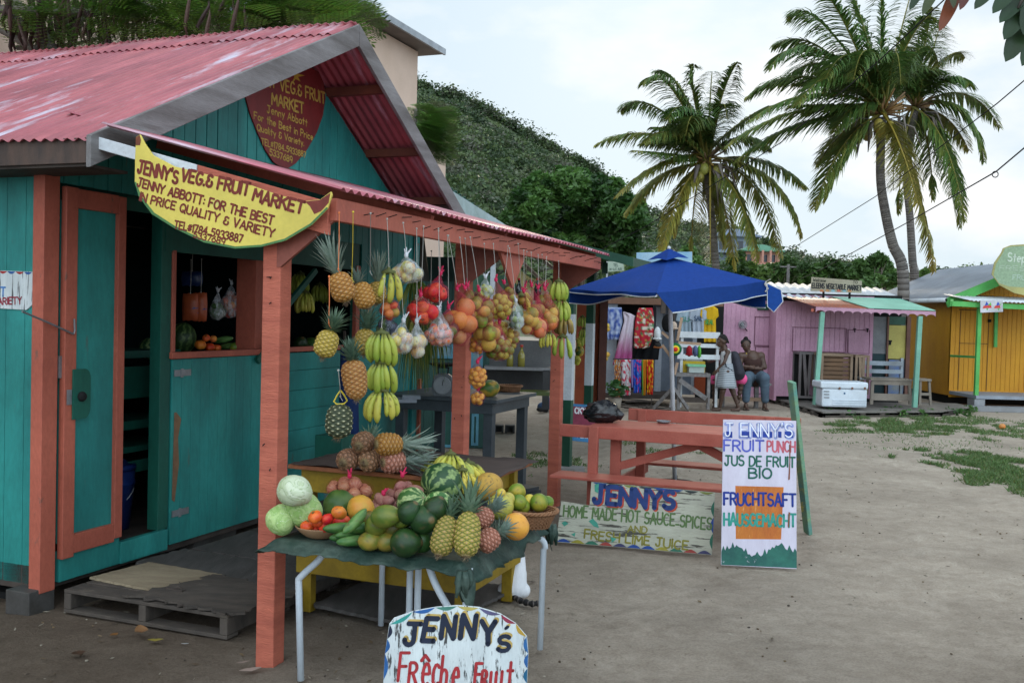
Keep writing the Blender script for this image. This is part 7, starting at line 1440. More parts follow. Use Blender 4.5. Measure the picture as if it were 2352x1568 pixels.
m.build('grille',m_steel,fn);m=MB();m.lathe(c+np.array([0,.03,0]),[(.05,0),(.04,.1),(0,.11)],12,(0,1,0));m.tube([c+np.array([0,.05,0]),c+np.array([.12,.08,-.14])],.012,5);m.build('motor',m_black,fn)
m=MB();ds(m,2000,727,2037,812,PD+.02,.05);m.build('board_patch',mat('grey_ply',(.24,.24,.25),(.15,.15,.16),3,wear=(.3,.1,.08),wear_t=(.66,.74)),pk);m=MB();ds(m,2036,727,2040,905,PD-.02,.08);ds(m,2081,727,2090,905,PD-.02,.08);m.build('door_frame',mat('brown_frame',(.16,.07,.05),None,4),pk)
dr_=MB();ds(dr_,2041,747,2080,824,PD+.03,.04);dr_=dr_.build('door',mat('faded_yellow_door',(.52,.45,.12),(.42,.36,.10),2.5),pk);m=MB();ds(m,2041,727,2080,746,PD+.02,.04);m.build('top_panel',m_grn,dr_);m=MB();ds(m,2041,826,2080,905,PD+.05,.04);m.build('lower_panel',mat('faded_blue_panel',(.12,.20,.42),(.25,.25,.2),3),dr_);m=MB();ds(m,2039,781,2049,785,PD-.01,.03);ds(m,2043,785,2047,792,PD-.01,.03);m.build('padlock',m_black,dr_)
m=MB();ds(m,2001,812,2037,905,PD+.04,.05);m.build('dark_panel',mat('teal_black',(.015,.05,.06),None,4),pk)
a,b=D(1778,681,PD-.35),D(2100,697,PD-.2);m=MB();d_=unit(b-a);corr(m,a,d_,(0,1.35,.26),np.linalg.norm(b-a),2.0,.19,.020,8,.012,3);m.build('roof',mat('white_sheet',(.62,.66,.72),(.50,.54,.58),3,rough=.5),pk,smooth=True)
m=MB();ds(m,1780,683,2088,694,PD-.05,.05);m.build('eave_beam',m_black,pk)
cn=thing('canopy_dummy',None,None);bpy.data.objects.remove(cn)
fl_,fr_,bl_,br_=D(1874,704,PD-1.7),D(2149,715,PD-1.7),D(1796,679,PD-.06),D(2068,688,PD-.06)
def split(f):return fl_+(fr_-fl_)*f,bl_+(br_-bl_)*f
def cquad(m,f0,f1):
 a,c=split(f0);b,d=split(f1);corr(m,c,unit(b-a),(a-c),np.linalg.norm(b-a),np.linalg.norm(a-c),.076,.008,4,.003,3)
m=MB();cquad(m,0,.48);m.build('canopy_roof',roofmat('rusty_sheet',(.46,.13,.06),(.28,.08,.05),(.20,.10,.07)),pk,smooth=True)
m=MB();a,c=split(.44);b,d=split(1.0);up2=Z3*.02;m.add([c+(br_-bl_)*(-.02)+up2,d+up2,b+up2,a+up2,c+(br_-bl_)*(-.02)+up2*.5,d+up2*.5,b+up2*.5,a+up2*.5],[(0,1,2,3),(7,6,5,4),(3,2,6,7),(1,5,6,2),(0,3,7,4)]);m.build('canopy_sheet',mat('mint_sheet',(.28,.60,.46),(.22,.50,.38),2.5,rough=.5),pk)
poly=[];Lf=np.linalg.norm(fr_-fl_);n_=13
for i in range(n_):
 for t in np.linspace(0,math.pi,8)[:-1]:poly.append((Lf*(i+.5)/n_-Lf/n_*.5*math.cos(t),-.11+.05*math.sin(t)))
poly=poly+[(Lf,-.11),(Lf,.0),(0,.0)];m=MB();m.prism(poly,fl_-Z3*.005-np.array([0,.01,0]),unit(fr_-fl_),(0,0,1),.02);m.build('scalloped_fascia',mat('pink_trim',(.56,.32,.42),(.48,.26,.36),3),pk)
m_mint=mat('mint_post',(.22,.48,.36),(.17,.40,.30),3,(1,1,1),.5,.2,wear=(.36,.13,.08),wear_t=(.62,.68))
for(xt,yt,xb)in((1889,716,1872),(2113,726,2101)):
 a=D(xt,yt,PD-1.65);b=D(xb,925,PD-1.65);b[2]=.15;m=MB();m.bar(b,a,.085,.085,(0,1,0));m.build('post',m_mint,pk)
m=MB();m.bar(D(1866,712,PD-1.6),D(1885,716,PD-.1),.05,.06);m.build('canopy_beam',m_salm,pk)
pf=thing('boardwalk','low platform of grey boards and pallets before the pink shed','platform',P(1980,930,0));m=MB();r_=random.Random(6)
A1,B1,C1,D1=P(1772,912,.10),P(1890,946,.10),P(2160,944,.10),P(2230,934,.10)
m.prism([(q[0],q[1])for q in(A1,B1,C1,D1,D(2200,900,PD+.3),D(1776,900,PD+.5))],(0,0,.10),(1,0,0),(0,1,0),.025);m.build('deck',mat('grey_deck',(.22,.20,.18),(.15,.135,.12),3,(6,1,1),.85,.4),pf)
for(p,q)in((A1,B1),(B1,C1),(C1,D1)):
 L_=np.linalg.norm(q-p);n=int(L_/.45);m=MB()
 for i in range(n+1):c=p+(q-p)*i/max(1,n);m.box((c[0],c[1]+.06,.035),(.10,.10,.07))
 m.bar(p+np.array([0,.02,-.085]),q+np.array([0,.02,-.085]),.03,.03);m.build('pallet_blocks',m_pal,pf)
def frame_box(name,x0,x1,y0,y1,dep,dp,label,mt,inner=None,cat='crate',diag=False,slats=0,par=None):
 t=thing(name,label,cat,D((x0+x1)/2,y1,dep));a,b=D(x0,y1,dep),D(x1,y0,dep);w_=.05;m=MB()
 for x in(a[0]+w_/2,b[0]-w_/2):
  for y in(dep,dep+dp):m.span((x-w_/2,y,a[2]),(x+w_/2,y+.04,b[2]))
 for z in(a[2]+w_/2,b[2]-w_/2):
  for y in(dep,dep+dp):m.span((a[0]+w_,y+.002,z-w_/2),(b[0]-w_,y+.038,z+w_/2))
  for x in(a[0]+w_/2,b[0]-w_/2):m.span((x-w_/2+.002,dep+.04,z-w_/2),(x+w_/2-.002,dep+dp,z+w_/2))
 if diag:m.bar((a[0]+.1,dep+.02,b[2]-.05),((a[0]+b[0])/2,dep+.02,a[2]+.03),.03,.06);m.bar((b[0]-.12,dep+.02,b[2]-.05),((a[0]+b[0])/2+.02,dep+.02,a[2]+.03),.03,.06)
 m.build('frame',mt,t)
 m=MB()
 if slats:
  h_=(b[2]-a[2])/slats
  for k in range(slats):m.span((a[0]+.03,dep+.045,a[2]+k*h_+.01),(b[0]-.03,dep+.065,a[2]+(k+1)*h_-.008))
 m.span((a[0]+.02,dep+dp-.03,a[2]+.02),(b[0]-.02,dep+dp-.005,b[2]-.02));m.span((a[0]+.02,dep+.07,b[2]-.04),(b[0]-.02,dep+dp-.04,b[2]-.01));m.build('panels',inner or mt,t);return t
frame_box('cage',1833,1876,809,914,PD-.5,.45,'dark wooden cage with diagonal struts against the pink wall',mat('grey_timber',(.16,.14,.14),None,4),m_black,'cage',True);frame_box('crate',1884,1960,813,890,PD-1.0,.6,'brown slatted crate behind the white cooler',mat('light_timber',(.30,.21,.14),(.22,.15,.10),4),mat('brown_slats',(.20,.11,.055),(.12,.07,.04),3),'crate',False,8)
frame_box('open_crate',1962,1998,816,905,PD-.9,.4,'open brown timber frame right of the slatted crate',mat('light_timber',(.30,.21,.14)),m_black,'frame',True)
bn=thing('slatted_bench','weathered pale blue bench with slatted back by the yellow door','bench',D(2022,905,PD-.5));m_bb2=mat('weathered_blue_white',(.36,.42,.48),(.26,.28,.30),4,wear=(.2,.15,.12),wear_t=(.6,.7))
for(ya,yb_)in((829,839),(848,857)):m=MB();ds(m,1972,ya,2073,yb_,PD-.45,.03);m.build('back_slat',m_bb2,bn)
m=MB();ds(m,1975,868,2078,873,PD-.9,.45);m.build('seat',m_bb2,bn)
for x_ in(1978,2068):m=MB();ds(m,x_,822,x_+6,908,PD-.43,.06);m.build('leg',m_bb2,bn)
tb=thing('low_table','weathered low wooden table right of the cooler','table',D(2050,925,PD-1.4));m_tb=mat('weathered_table',(.26,.22,.18),(.18,.15,.12),3)
m=MB();ds(m,2000,870,2096,874,PD-1.5,.5);m.build('tabletop',m_tb,tb);m=MB();ds(m,2003,874,2094,884,PD-1.48,.03);ds(m,2002,904,2092,920,PD-1.48,.03);m.build('rail',m_tb,tb)
for x_,s_ in((2004,-3),(2088,3)):m=MB();m.bar(D(x_,876,PD-1.45),D(x_+s_,928,PD-1.45),.06,.05,(0,1,0));m.build('leg',m_tb,tb)
tb=thing('stool','small wooden stool standing right of the mint post','stool',D(2124,925,PD-1.0));m=MB();ds(m,2109,870,2140,875,PD-1.1,.3);m.build('seat',m_tb,tb);m=MB();ds(m,2112,902,2138,908,PD-1.08,.03);m.build('rail',m_tb,tb)
for x_,s_ in((2114,-2),(2134,3)):m=MB();m.bar(D(x_,875,PD-1.05),D(x_+s_,930,PD-1.05),.045,.045,(0,1,0));m.build('leg',m_tb,tb)
cl=thing('cool_box','large white cool box with ribbed front standing on the boardwalk','cool box',D(1941,936,PD-1.9));dq=PD-2.1;m_cool=mat('cooler_white',(.66,.72,.78),(.58,.64,.70),4,rough=.35,bump=.04,dirt=.15)
m=MB();ds(m,1888,893,1992,935,dq,.55);m.build('body',m_cool,cl,bevel=.03);m=MB();ds(m,1885,877,1995,893,dq-.02,.59);m.build('lid',m_cool,cl,bevel=.03)
m=MB();
for k in range(3):ds(m,1912,918+k*5,1989,920.5+k*5,dq-.012,.02)
m.build('ribs',m_cool,cl,bevel=.004)
for x_ in(1929,1958,1987):m=MB();ds(m,x_-2,889,x_+2,894,dq-.03,.03);m.build('latch',mat('rusty_latch',(.22,.10,.06),None,4),cl)
m=MB();
for k in range(3):ds(m,1893,897+k*7,1905,900+k*7,dq-.01,.02)
m.build('handle',m_steel,cl);m=MB();c=D(1940,903,dq-.006);m.lathe(c,[(.02,0),(0,.004)],8,(0,-1,0));m.build('badge',mat('badge_blue',(.03,.12,.25),None,4),cl)
sv=Board('roof_sign','weathered sign for the vegetable market standing on the pink shed roof',D(1920,655,PD-.6),np.array([-.02,-1,.05]),[(1862,668),(1979,673),(1980,645),(1864,636)],mat('tan_sign',(.36,.33,.24),(.30,.27,.19),3),.02)
sv.text('ELEENS VEGETABLE MARKET',(1865,661),(1978,667),11,1.35,(.02,.02,.02),seed=65);sv.text('Welcome'.replace('W','W'),(1867,646),(1896,648),7,1.2,(.03,.03,.02),seed=66,slant=.2);sv.text('TO',(1959,651),(1969,652),6,1.2,(.03,.03,.02),seed=67)
for x_,c_ in((1888,(.45,.16,.06)),(1901,(.40,.2,.08)),(1914,(.2,.35,.38)),(1927,(.45,.12,.08)),(1940,(.2,.35,.4)),(1952,(.42,.18,.08))):sv.shape([[(x_-5,670),(x_+4,670.5),(x_+3,665.5),(x_-4,665)]],c_,.001)
m=MB();ds(m,1890,668,1894,684,PD-.5,.04);ds(m,1950,672,1954,686,PD-.5,.04);m.build('support',m_black,sv.t)
# ============================ YELLOW HOUSE
YD=22.6;yh=thing('yellow_house','small orange yellow house with grey metal roof and green trim at right','house',D(2270,925,YD));m_yh=mat('orange_yellow_wall',(.60,.28,.012),(.52,.22,.01),2.2,(1,1,.5),.55,.1,dirt=.15);m_gt=mat('bright_green_trim',(.12,.48,.12),(.09,.40,.09),4)
cx0=D(2183,800,YD)[0];zt_=D(2183,686,YD)[2];ap=D(2372,606,YD);xr=2*ap[0]-cx0
def gz(x):return zt_-.02+(ap[2]-zt_)*(1-abs(x-ap[0])/(ap[0]-cx0))
m=MB();x=cx0;zb_=.33
while x<xr-.02:m.add([(x,YD,zb_),(x+.098,YD,zb_),(x+.098,YD+.03,zb_),(x,YD+.03,zb_),(x,YD,gz(x)),(x+.098,YD,gz(x+.098)),(x+.098,YD+.03,gz(x+.098)),(x,YD+.03,gz(x))],[(0,1,5,4),(1,2,6,5),(3,0,4,7),(2,3,7,6),(4,5,6,7)]);x+=.106
m.prism([(cx0,zb_),(xr,zb_),(xr,zt_),(ap[0],ap[2]),(cx0,zt_)],(0,YD+.02,0),(1,0,0),(0,0,1),.04);m.build('front_wall',m_yh,yh)
m=MB();y=YD+.03;
while y<YD+4.6:m.span((cx0,y,zb_-.12),(cx0+.03,y+.148,zt_));y+=.152
m.span((cx0+.012,YD+.05,.2),(cx0+.05,YD+4.6,zt_));m.build('side_wall',m_yh,yh);m=MB();m.span((cx0,YD-.02,zb_-.16),(xr,YD+.02,zb_));m.build('skirting_board',m_yh,yh)
sl_=np.array([cx0-.28-ap[0],0,-(ap[2]-zt_)*1.12]);m=MB()
o1=np.array([ap[0],YD-.35,ap[2]+.09]);lw_=np.linalg.norm(sl_);e_=sl_;corr(m,o1,(0,1,0),e_,5.3,lw_,.12,.008,4,.004,3);sr_=sl_*np.array([-1,1,1]);corr(m,o1,(0,1,0),sr_,5.3,lw_,.12,.008,4,.004,3);m.build('roof',mat('grey_metal_roof',(.34,.37,.43),(.28,.31,.36),2.0,rough=.4,metal=.1,bump=.05,spec=.5),yh,smooth=True)
for sgn,e_ in((1,sl_),(-1,sr_)):m=MB();m.bar(o1+np.array([0,.02,-.10]),o1+e_+np.array([0,.02,-.10]),.04,.20,(0,0,1));m.build('barge_board',m_gt,yh)
m=MB();g0=o1+sl_;m.tube([g0+np.array([-.03,0,-.03]),g0+np.array([-.03,5.2,-.03])],.05,8);m.build('gutter',m_white,yh,smooth=True)
m=MB();m.bar(D(2186,697,YD-1.3),D(2500,712,YD-1.3),.06,.11);m.bar(D(2186,697,YD-1.3),D(2187,690,YD-.05),.06,.11);m.build('porch_beam',m_gt,yh);m=MB();a_,b_=D(2230,690,YD-1.4),D(2520,702,YD-1.4);corr(m,a_,unit(b_-a_),(0,1.35,.16),np.linalg.norm(b_-a_),1.36,.09,.012,6,.004,2);m.build('porch_roof',m_white,yh,smooth=True)
a=D(2250,700,YD-1.25);b=D(2241,921,YD-1.25);m=MB();m.bar(b,a,.08,.08,(0,1,0));m.build('porch_post',m_gt,yh);a=D(2288,712,YD-.1);b=D(2286,797,YD-.1);m=MB();m.bar(b,a,.07,.05,(0,1,0));m.build('trim_board',m_gt,yh);m=MB();m.bar(D(2184,817,YD-.1),D(2243,820,YD-1.25),.04,.05);m.build('rail',m_gt,yh)
m=MB();m.span((D(2240,900,YD-1.3)[0],YD-1.35,.24),(xr,YD-.03,.31));m.build('porch_floor',mat('blue_grey_floor',(.32,.35,.40),(.25,.27,.31),3),yh);m=MB();m.span((D(2215,930,YD-1.4)[0],YD-1.7,0),(xr,YD-1.36,.10));m.span((D(2236,930,YD-1.3)[0],YD-1.34,.0),(D(2260,930,YD-1.3)[0],YD-1.0,.23));m.build('concrete_step',mat('concrete',(.30,.31,.32),(.24,.24,.25),3),yh)
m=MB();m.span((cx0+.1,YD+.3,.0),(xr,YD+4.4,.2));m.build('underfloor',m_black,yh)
dd_=MB()
for(x0,y0,x1,y1)in((2203,713,2204.5,902),(2268,713,2269.5,902),(2203,711,2270,713),(2203,788,2269,789.5)):ds(dd_,x0,y0,x1,y1,YD-.012,.01)
dd_=dd_.build('door',mat('door_groove',(.16,.07,.01),None,4),yh);m=MB();ds(m,2271,733,2277,740,YD-.06,.05);m.build('lamp',m_black,yh)
fg=Board('flag_sign','small white sign with blue green and red flag shapes on the porch beam',D(2278,704,YD-1.45),np.array([0,-1,0]),[(2252,718),(2304,716),(2303,689),(2252,690)],mat('white_board_small',(.68,.68,.72),None,4),.015)
for x_ in(2257,2283):w_=21 if x_<2260 else 15;fg.shape([[(x_,708),(x_+w_,707),(x_+w_-2,701),(x_+2,702)]],(.60,.06,.05),.002);fg.shape([[(x_+5,702),(x_+9,692),(x_+14,700)]],(.03,.08,.45),.001);fg.shape([[(x_+12,701),(x_+19,694),(x_+w_-1,702)]],(.15,.45,.06),.0015);fg.shape([[(x_+8,708),(x_+10,713),(x_+14,708)]],(.10,.40,.08),.001)
sh=Board('round_sign','large pale green round sign with yellow rim on the yellow house gable',D(2330,620,YD-.9),np.array([0,-1,.02]),[(2278,630),(2284,603),(2300,580),(2304,570),(2322,563),(2352,561),(2380,566),(2410,590),(2425,630),(2410,665),(2370,682),(2330,673),(2296,655)][::-1],mat('pale_yellow_rim',(.45,.42,.16),None,4),.02)
sh.shape([[(2282,632),(2288,606),(2304,580),(2308,570),(2324,566),(2352,565),(2378,570),(2402,592),(2410,625),(2390,652),(2352,660),(2318,658),(2294,650)][::-1]],(.28,.38,.24),.001,'painted_field');sh.text('Steph',(2314,600),(2366,604),19,.9,(.55,.62,.50),lift=.003,seed=70);sh.text('FRESH',(2296,620),(2370,622),10,.8,(.42,.50,.38),lift=.003,seed=71);sh.text('FRUIT',(2326,642),(2370,644),11,.8,(.42,.52,.42),lift=.003,seed=72)
c=P(2302,979,.04);inst('orange',PR['citrus0'],c,None,.055,None,'single bright yellow orange lying on the grass before the yellow house','orange')
# ============================ BEIGE BUILDING AT TOP LEFT
BO=-5.2;bb=thing('beige_building','tall beige two storey building behind the fruit shack roof','building',W(BO,5,0),-TH);m_be=mat('beige_render',(.68,.50,.40),(.62,.45,.35),1.0,rough=.85,bump=.05,dirt=.1)
ue=(SO(958,200,BO)-C0)@A;zt2=SO(940,108,BO)[2]
m=MB();LB(m,BO-8,BO,-9,ue,0,zt2);m.build('wall',m_be,bb);m=MB();LB(m,BO-2,BO-.02,ue,ue+1.6,0,SO(1008,345,BO)[2]);m.build('annex_wall',m_be,bb)
m=MB();ov=.42;q_=[W(BO+ov,-10,zt2+.02),W(BO+ov,ue+ov,zt2+.02),W(BO-9,ue+ov,zt2+.02),W(BO-9,-10,zt2+.02)];rt=[W(BO-4,-6,zt2+1.0),W(BO-4,ue-3.5,zt2+1.0)]
m.add(q_+[v+Z3*.10 for v in q_]+rt,[(3,2,1,0),(0,1,5,4),(1,2,6,5),(2,3,7,6),(3,0,4,7),(4,5,9,8),(5,6,9),(6,7,8,9),(7,4,8)]);m.build('roof',mat('brown_grey_roof',(.20,.17,.16),None,3),bb)
m=MB();LB(m,BO+ov,BO+ov+.05,-10,ue+ov,zt2+.0,zt2+.13);m.build('gutter',mat('pale_gutter',(.45,.48,.52),None,4),bb)
for(xa,ya,xb,yb_)in((518,82,585,10),):
 a,b=SO(xa,ya,BO)-C0,SO(xb,yb_,BO)-C0;w1=MB();u0,u1,z0,z1=a@A,b@A,a[2],b[2];LB(w1,BO+.0,BO+.06,u0,u1,z0,z1+.4);w1=w1.build('window_frame',mat('blue_white_frame',(.42,.50,.60),None,4),bb);w2=MB();LB(w2,BO+.061,BO+.07,u0+.12,(u0+u1)/2,z0+.1,z1+.3);w2.build('pane',mat('dark_glass',(.012,.015,.02),None,3,rough=.1,dirt=0,bump=0,spec=.6),w1)
# ============================ COCONUT PALMS
def frond_mesh(m,p0,pc,p1,seed,yellow=0.,n=84,ll=.62,wind=(-.35,0,0),full=1.):
 r_=random.Random(seed);p0,pc,p1=(np.array(q,float)for q in(p0,pc,p1));K=18
 B=lambda s:p0*(1-s)**2+pc*2*s*(1-s)+p1*s*s;T=lambda s:unit((pc-p0)*2*(1-s)+(p1-pc)*2*s)
 rc=lerp((.15,.17,.04),(.46,.32,.05),yellow+.2);m.tube([B(k/K)for k in range(K+1)],[.035*(1-.85*k/K)+.004 for k in range(K+1)],5,rc)
 V,Fq,Cc=[],[],[];k=0;wv=np.array(wind)
 for i in range(n):
  s=.13+.86*i/(n-1)
  for sd in(-1,1):
   q=B(s);t=T(s);side=unit(np.cross(t,Z3))*sd if abs(t[2])<.97 else unit(np.cross(t,[1,0,0]))*sd
   L_=1.42*ll*full*(math.sin(math.pi*min(1,(s*.92+.06)))**.55)*(1-.35*s)*r_.uniform(.85,1.1);
   if r_.random()<.04:continue
   d0=unit(t*.55+side*.85+Z3*.10+np.array([r_.gauss(0,.08)for _ in range(3)]));g=-Z3*(.9+r_.uniform(0,.5))+wv*r_.uniform(.5,1.4)
   w_=.020*r_.uniform(.8,1.2);wn_=unit(np.cross(d0,Z3+side*.3));base=k;tone=r_.uniform(.75,1.25);ye=max(0,min(1,yellow+r_.uniform(-.2,.2)+.25*(s>.9)))
   c=lerp((.085*tone,.165*tone,.038*tone),(.42,.32,.06),ye);d=d0;p=q
   for j in range(4):
    ww=w_*(1,1.15,.75,.08)[j];V+=[p-wn_*ww,p+wn_*ww];Cc+=[c,c];d=unit(d+g*.34*(j+1)*.5);p=p+d*L_/3
   for j in range(3):Fq.append((base+2*j,base+2*j+1,base+2*j+3,base+2*j+2))
   k+=8
 m.arrays(V,Fq,Cc)
def zv(x,y):return 1332.2+.4336*x,.4336*y
def palm(center,dep,trunk,fronds,label,seed,r0,ll,wind,nuts=True,dead=True):
 r_=random.Random(seed);c=D(*zv(*center),dep);t=thing('coconut_palm',label,'palm tree',(D(*trunk[-1],dep)[0],dep,0),0,'coconut palms behind the market')
 pts=[D(*q,dep)for q in trunk];b=pts[-1].copy();b[2]=0;pts.append(b);pts=[c-Z3*.1]+pts;pts=smoothp(pts,8);m=MB();K=len(pts)
 for i in range(K-1):
  for h_ in range(2):
   q=pts[i]+(pts[i+1]-pts[i])*h_/2;q2=pts[i]+(pts[i+1]-pts[i])*(h_+1)/2;rr=r0*(.80+.45*(i/K)**2);sh_=lerp((.20,.175,.155),(.11,.095,.085),r_.random());m.tube([q,q2],[rr*1.02,rr*.98],12,sh_)
 m.build('trunk',VM,t,smooth=True)
 for i,(tip,ctl,dz,ye)in enumerate(fronds):
  p1=D(*zv(*tip),dep+dz);pc=D(*zv(*ctl),dep+dz*.6);m=MB();frond_mesh(m,c+np.array([r_.uniform(-.1,.1),dz*.05,r_.uniform(-.1,.15)]),pc,p1,seed*50+i,ye,ll=ll,wind=wind);m.build('frond',VL,t)
 for i in range(10):
  a=rad(r_.uniform(60,175));L_=r_.uniform(1.7,2.6)*r0/.15;pc=c+np.array([math.cos(a)*L_*.35,r_.uniform(-1.2,1.2),math.sin(a)*L_*.75]);p1=c+np.array([math.cos(a)*L_-.5,r_.uniform(-1.8,1.8),math.sin(a)*L_*.75-.25]);m=MB();frond_mesh(m,c,pc,p1,seed*90+i,0,ll=ll,wind=wind);m.build('frond',VL,t)
 if nuts:
  for i in range(8):
   a=r_.uniform(0,6.28);q=c+np.array([.38*math.cos(a),.38*math.sin(a),-.25-r_.uniform(0,.25)]);m=MB(lerp((.18,.22,.05),(.40,.28,.05),r_.random()));m.ball(q,.13,10,8,None,(1,1,1.25));m.build('coconut',VG,t,smooth=True)
 if dead:
  for i in range(14):
   a=r_.uniform(0,6.28);q=c+np.array([.2*math.cos(a),.2*math.sin(a),-.15]);e=q+np.array([(.35+r_.uniform(0,.5))*math.cos(a),.5*math.sin(a),-r_.uniform(.3,1.2)]);m=MB(lerp((.24,.21,.19),(.10,.075,.06),r_.random()));m.tube([q,(q+e)/2+np.array([.12*math.cos(a),.1*math.sin(a),.22]),e],[.03,.075,.01],5,sq=.3);m.build('dry_sheath',VM,t,smooth=True)
  m=MB((.16,.10,.05));
  for i in range(26):a=r_.uniform(0,6.28);q=c;e=q+np.array([.5*math.cos(a),.5*math.sin(a),r_.uniform(-.2,.55)]);m.tube([q,e],[.035,.02],5,lerp((.30,.17,.05),(.16,.11,.08),r_.random()))
  m.build('crown_fibre',VM,t,smooth=True)
palm((670,850),26,[(1640,560),(1648,700)],[((80,770),(330,620),.4,.12),((190,1040),(420,800),-.6,.35),((215,590),(330,420),1.0,0),((330,450),(450,260),-.8,0),((400,380),(520,330),.9,0),((600,345),(560,420),-.3,0),((700,380),(690,470),.8,0),((835,330),(730,480),-.8,0),((460,640),(560,420),-1.6,0),((780,640),(760,400),-1.5,0),((560,720),(600,470),-2.2,.05),((1205,1000),(960,760),.5,.15),((1175,1260),(1100,850),-.6,.25),((1065,1370),(960,850),.8,.35),((940,1390),(860,950),-1.,.3),((825,1430),(760,980),.6,.5),((690,1400),(690,1000),-1.2,.45),((590,1370),(590,980),1.0,.45),((430,1330),(520,950),-.8,.55),((240,1140),(420,850),.8,.4),((1010,790),(860,640),-.4,.05),((340,760),(480,600),-1.4,.1),((1000,560),(860,620),.4,0),((500,1250),(560,950),.2,.5),((770,1300),(730,950),-.2,.4)],'shorter full palm with yellow lower fronds above the blue parasol',3,.115,.62,(-.25,0,0))  # lower frond yellow: older leaves, plus warm backlight put into the colour
palm((1600,600),24,[(2022,400),(2032,480),(2050,560),(2075,640)],[((1110,90),(1230,-60),.6,0),((1000,370),(1180,60),-.8,0),((1020,250),(1250,80),1.2,0),((880,520),(1150,270),.5,0),((900,640),(1200,400),-1.,.05),((770,780),(1150,480),.3,.1),((830,850),(1180,560),1.0,.1),((1240,1110),(1370,700),-.6,.15),((1255,870),(1400,640),1.,.2),((1300,1060),(1400,760),.2,.25),((1420,-90),(1520,150),.8,0),((1300,-40),(1430,120),-1.4,0),((1600,-120),(1590,200),-.5,0),((1760,-60),(1700,150),1.,0),((1850,90),(1760,120),-1.,0),((1900,350),(1850,60),.7,.1),((1150,560),(1380,200),-2.0,0),((1450,420),(1520,60),-2.4,0),((1700,450),(1680,60),-2.2,0),((1300,420),(1450,100),-2.,0),((1880,1440),(1760,760),-.9,.45),((1790,1080),(1700,720),-1.8,.6),((1560,520),(1560,160),2.,0),((1780,330),(1720,80),2.,0),((1350,700),(1450,480),-.8,.1),((1050,450),(1320,160),2.,0)],'tallest windblown palm with coconuts and dry sheaths under its crown',5,.128,.72,(-.55,0,0))
palm((1775,570),28,[(2083,400),(2090,500),(2096,600),(2100,650)],[((2225,680),(2060,360),.4,.05),((2140,860),(2090,460),-.8,0),((2040,310),(1980,180),.8,.2),((2060,450),(2000,340),-1.,0),((2060,800),(1960,560),.6,.35),((2010,1210),(2010,700),-.4,.05),((1980,1050),(1950,700),1.2,.1),((1690,1130),(1690,750),-1.,.1),((1870,1060),(1860,700),.6,.1),((1910,130),(1870,250),1.,0),((1870,40),(1830,200),-.8,0),((1660,1010),(1650,700),1.,.2),((1700,250),(1730,330),1.5,.05),((2040,1180),(1960,660),-1.4,.1)],'third palm with straight pale trunk standing behind the tallest one',7,.118,.66,(.15,0,0),nuts=False)
# ============================ FEATHERY TREE WITH LONG PODS, TOP LEFT
def feather_tree(name,label,dep,limbs,sprays,pods,seed,base,leaf_s=.030):
 r_=random.Random(seed);t=thing(name,label,'tree',base);m=MB((.16,.14,.12))
 for L_ in limbs:pts=smoothp([D(x,y,dep+dz)for x,y,dz,r in L_],4);rr=np.interp(np.linspace(0,1,len(pts)),np.linspace(0,1,len(L_)),[q[3]for q in L_]);m.tube(pts,list(rr),7)
 m.tube([base,(np.array(base)+D(limbs[0][0][0],limbs[0][0][1],dep))/2,D(limbs[0][0][0],limbs[0][0][1],dep)],[.2,.15,.08],8);m.build('trunk',VM,t,smooth=True)
 V,Fq,Cc=[],[],[];k=0
 for(x,y,dz,ln,ang)in sprays:
  p=D(x,y,dep+dz);az=math.radians(ang)+r_.uniform(-.4,.4);d=unit(np.array([math.cos(az),r_.uniform(-.5,.5),math.sin(az)*.5-.05]));side=unit(np.cross(d,Z3*.5-_f*.8+np.array([r_.uniform(-.4,.4),0,r_.uniform(-.4,.4)])));tone=r_.uniform(.7,1.3);base_c=lerp((.085,.20,.03),(.20,.36,.06),r_.random()**1.5)
  npn=10
  for i in range(npn):
   s=(i+1)/npn;q=p+d*ln*s-Z3*.22*ln*s*s
   for sd in(-1,1):
    pl=ln*.42*math.sin(math.pi*(.15+.8*s));dd=unit(side*sd+d*.45-Z3*.12);K=7
    for j in range(K):
     u_=(j+1)/K;c0=q+dd*pl*u_-Z3*.12*pl*u_*u_;
     for s2 in(-1,1):
      ld=unit(d*s2*.9+dd*.35);wv=unit(np.cross(ld,side*0+Z3))*leaf_s*.42;e=c0+ld*leaf_s*1.9;V+=[c0,(c0+e)/2-wv,e,(c0+e)/2+wv];c=tuple(v*tone*r_.uniform(.8,1.2)for v in base_c);Cc+=[c]*4;Fq.append((k,k+1,k+2,k+3));k+=4
 MB().arrays(V,Fq,Cc).build('foliage',VL,t)
 if pods:
  for(x,y,dz,ln)in pods:
   p=D(x,y,dep+dz);m=MB(lerp((.045,.025,.022),(.09,.045,.035),r_.random()));b=r_.uniform(-.12,.12);m.tube([p+Z3*.06,p,p+np.array([b*.5,0,-ln*.35]),p+np.array([b,0,-ln*.7]),p+np.array([b*.5,.02,-ln])],[.006,.028,.042,.038,.008],6,sq=.4);m.build('seed_pod',VM,t,smooth=True)
 return t
r_=random.Random(77);sprays=[]
for i in range(230):
 x=r_.uniform(-20,720);y=r_.uniform(-30,120-.075*x)
 if x<330 and r_.random()<.6:continue
 sprays.append((x,y,r_.uniform(-.7,.7),r_.uniform(.38,.60),r_.choice([0,0,20,160,-10])))
for i in range(26):x=r_.uniform(640,790);sprays.append((x,r_.uniform(-12,40),r_.uniform(-1,1),.5,r_.choice([0,5,-5,10])))
for i in range(16):sprays.append((r_.uniform(250,700),r_.uniform(-20,30),r_.uniform(-1,1),.5,0))
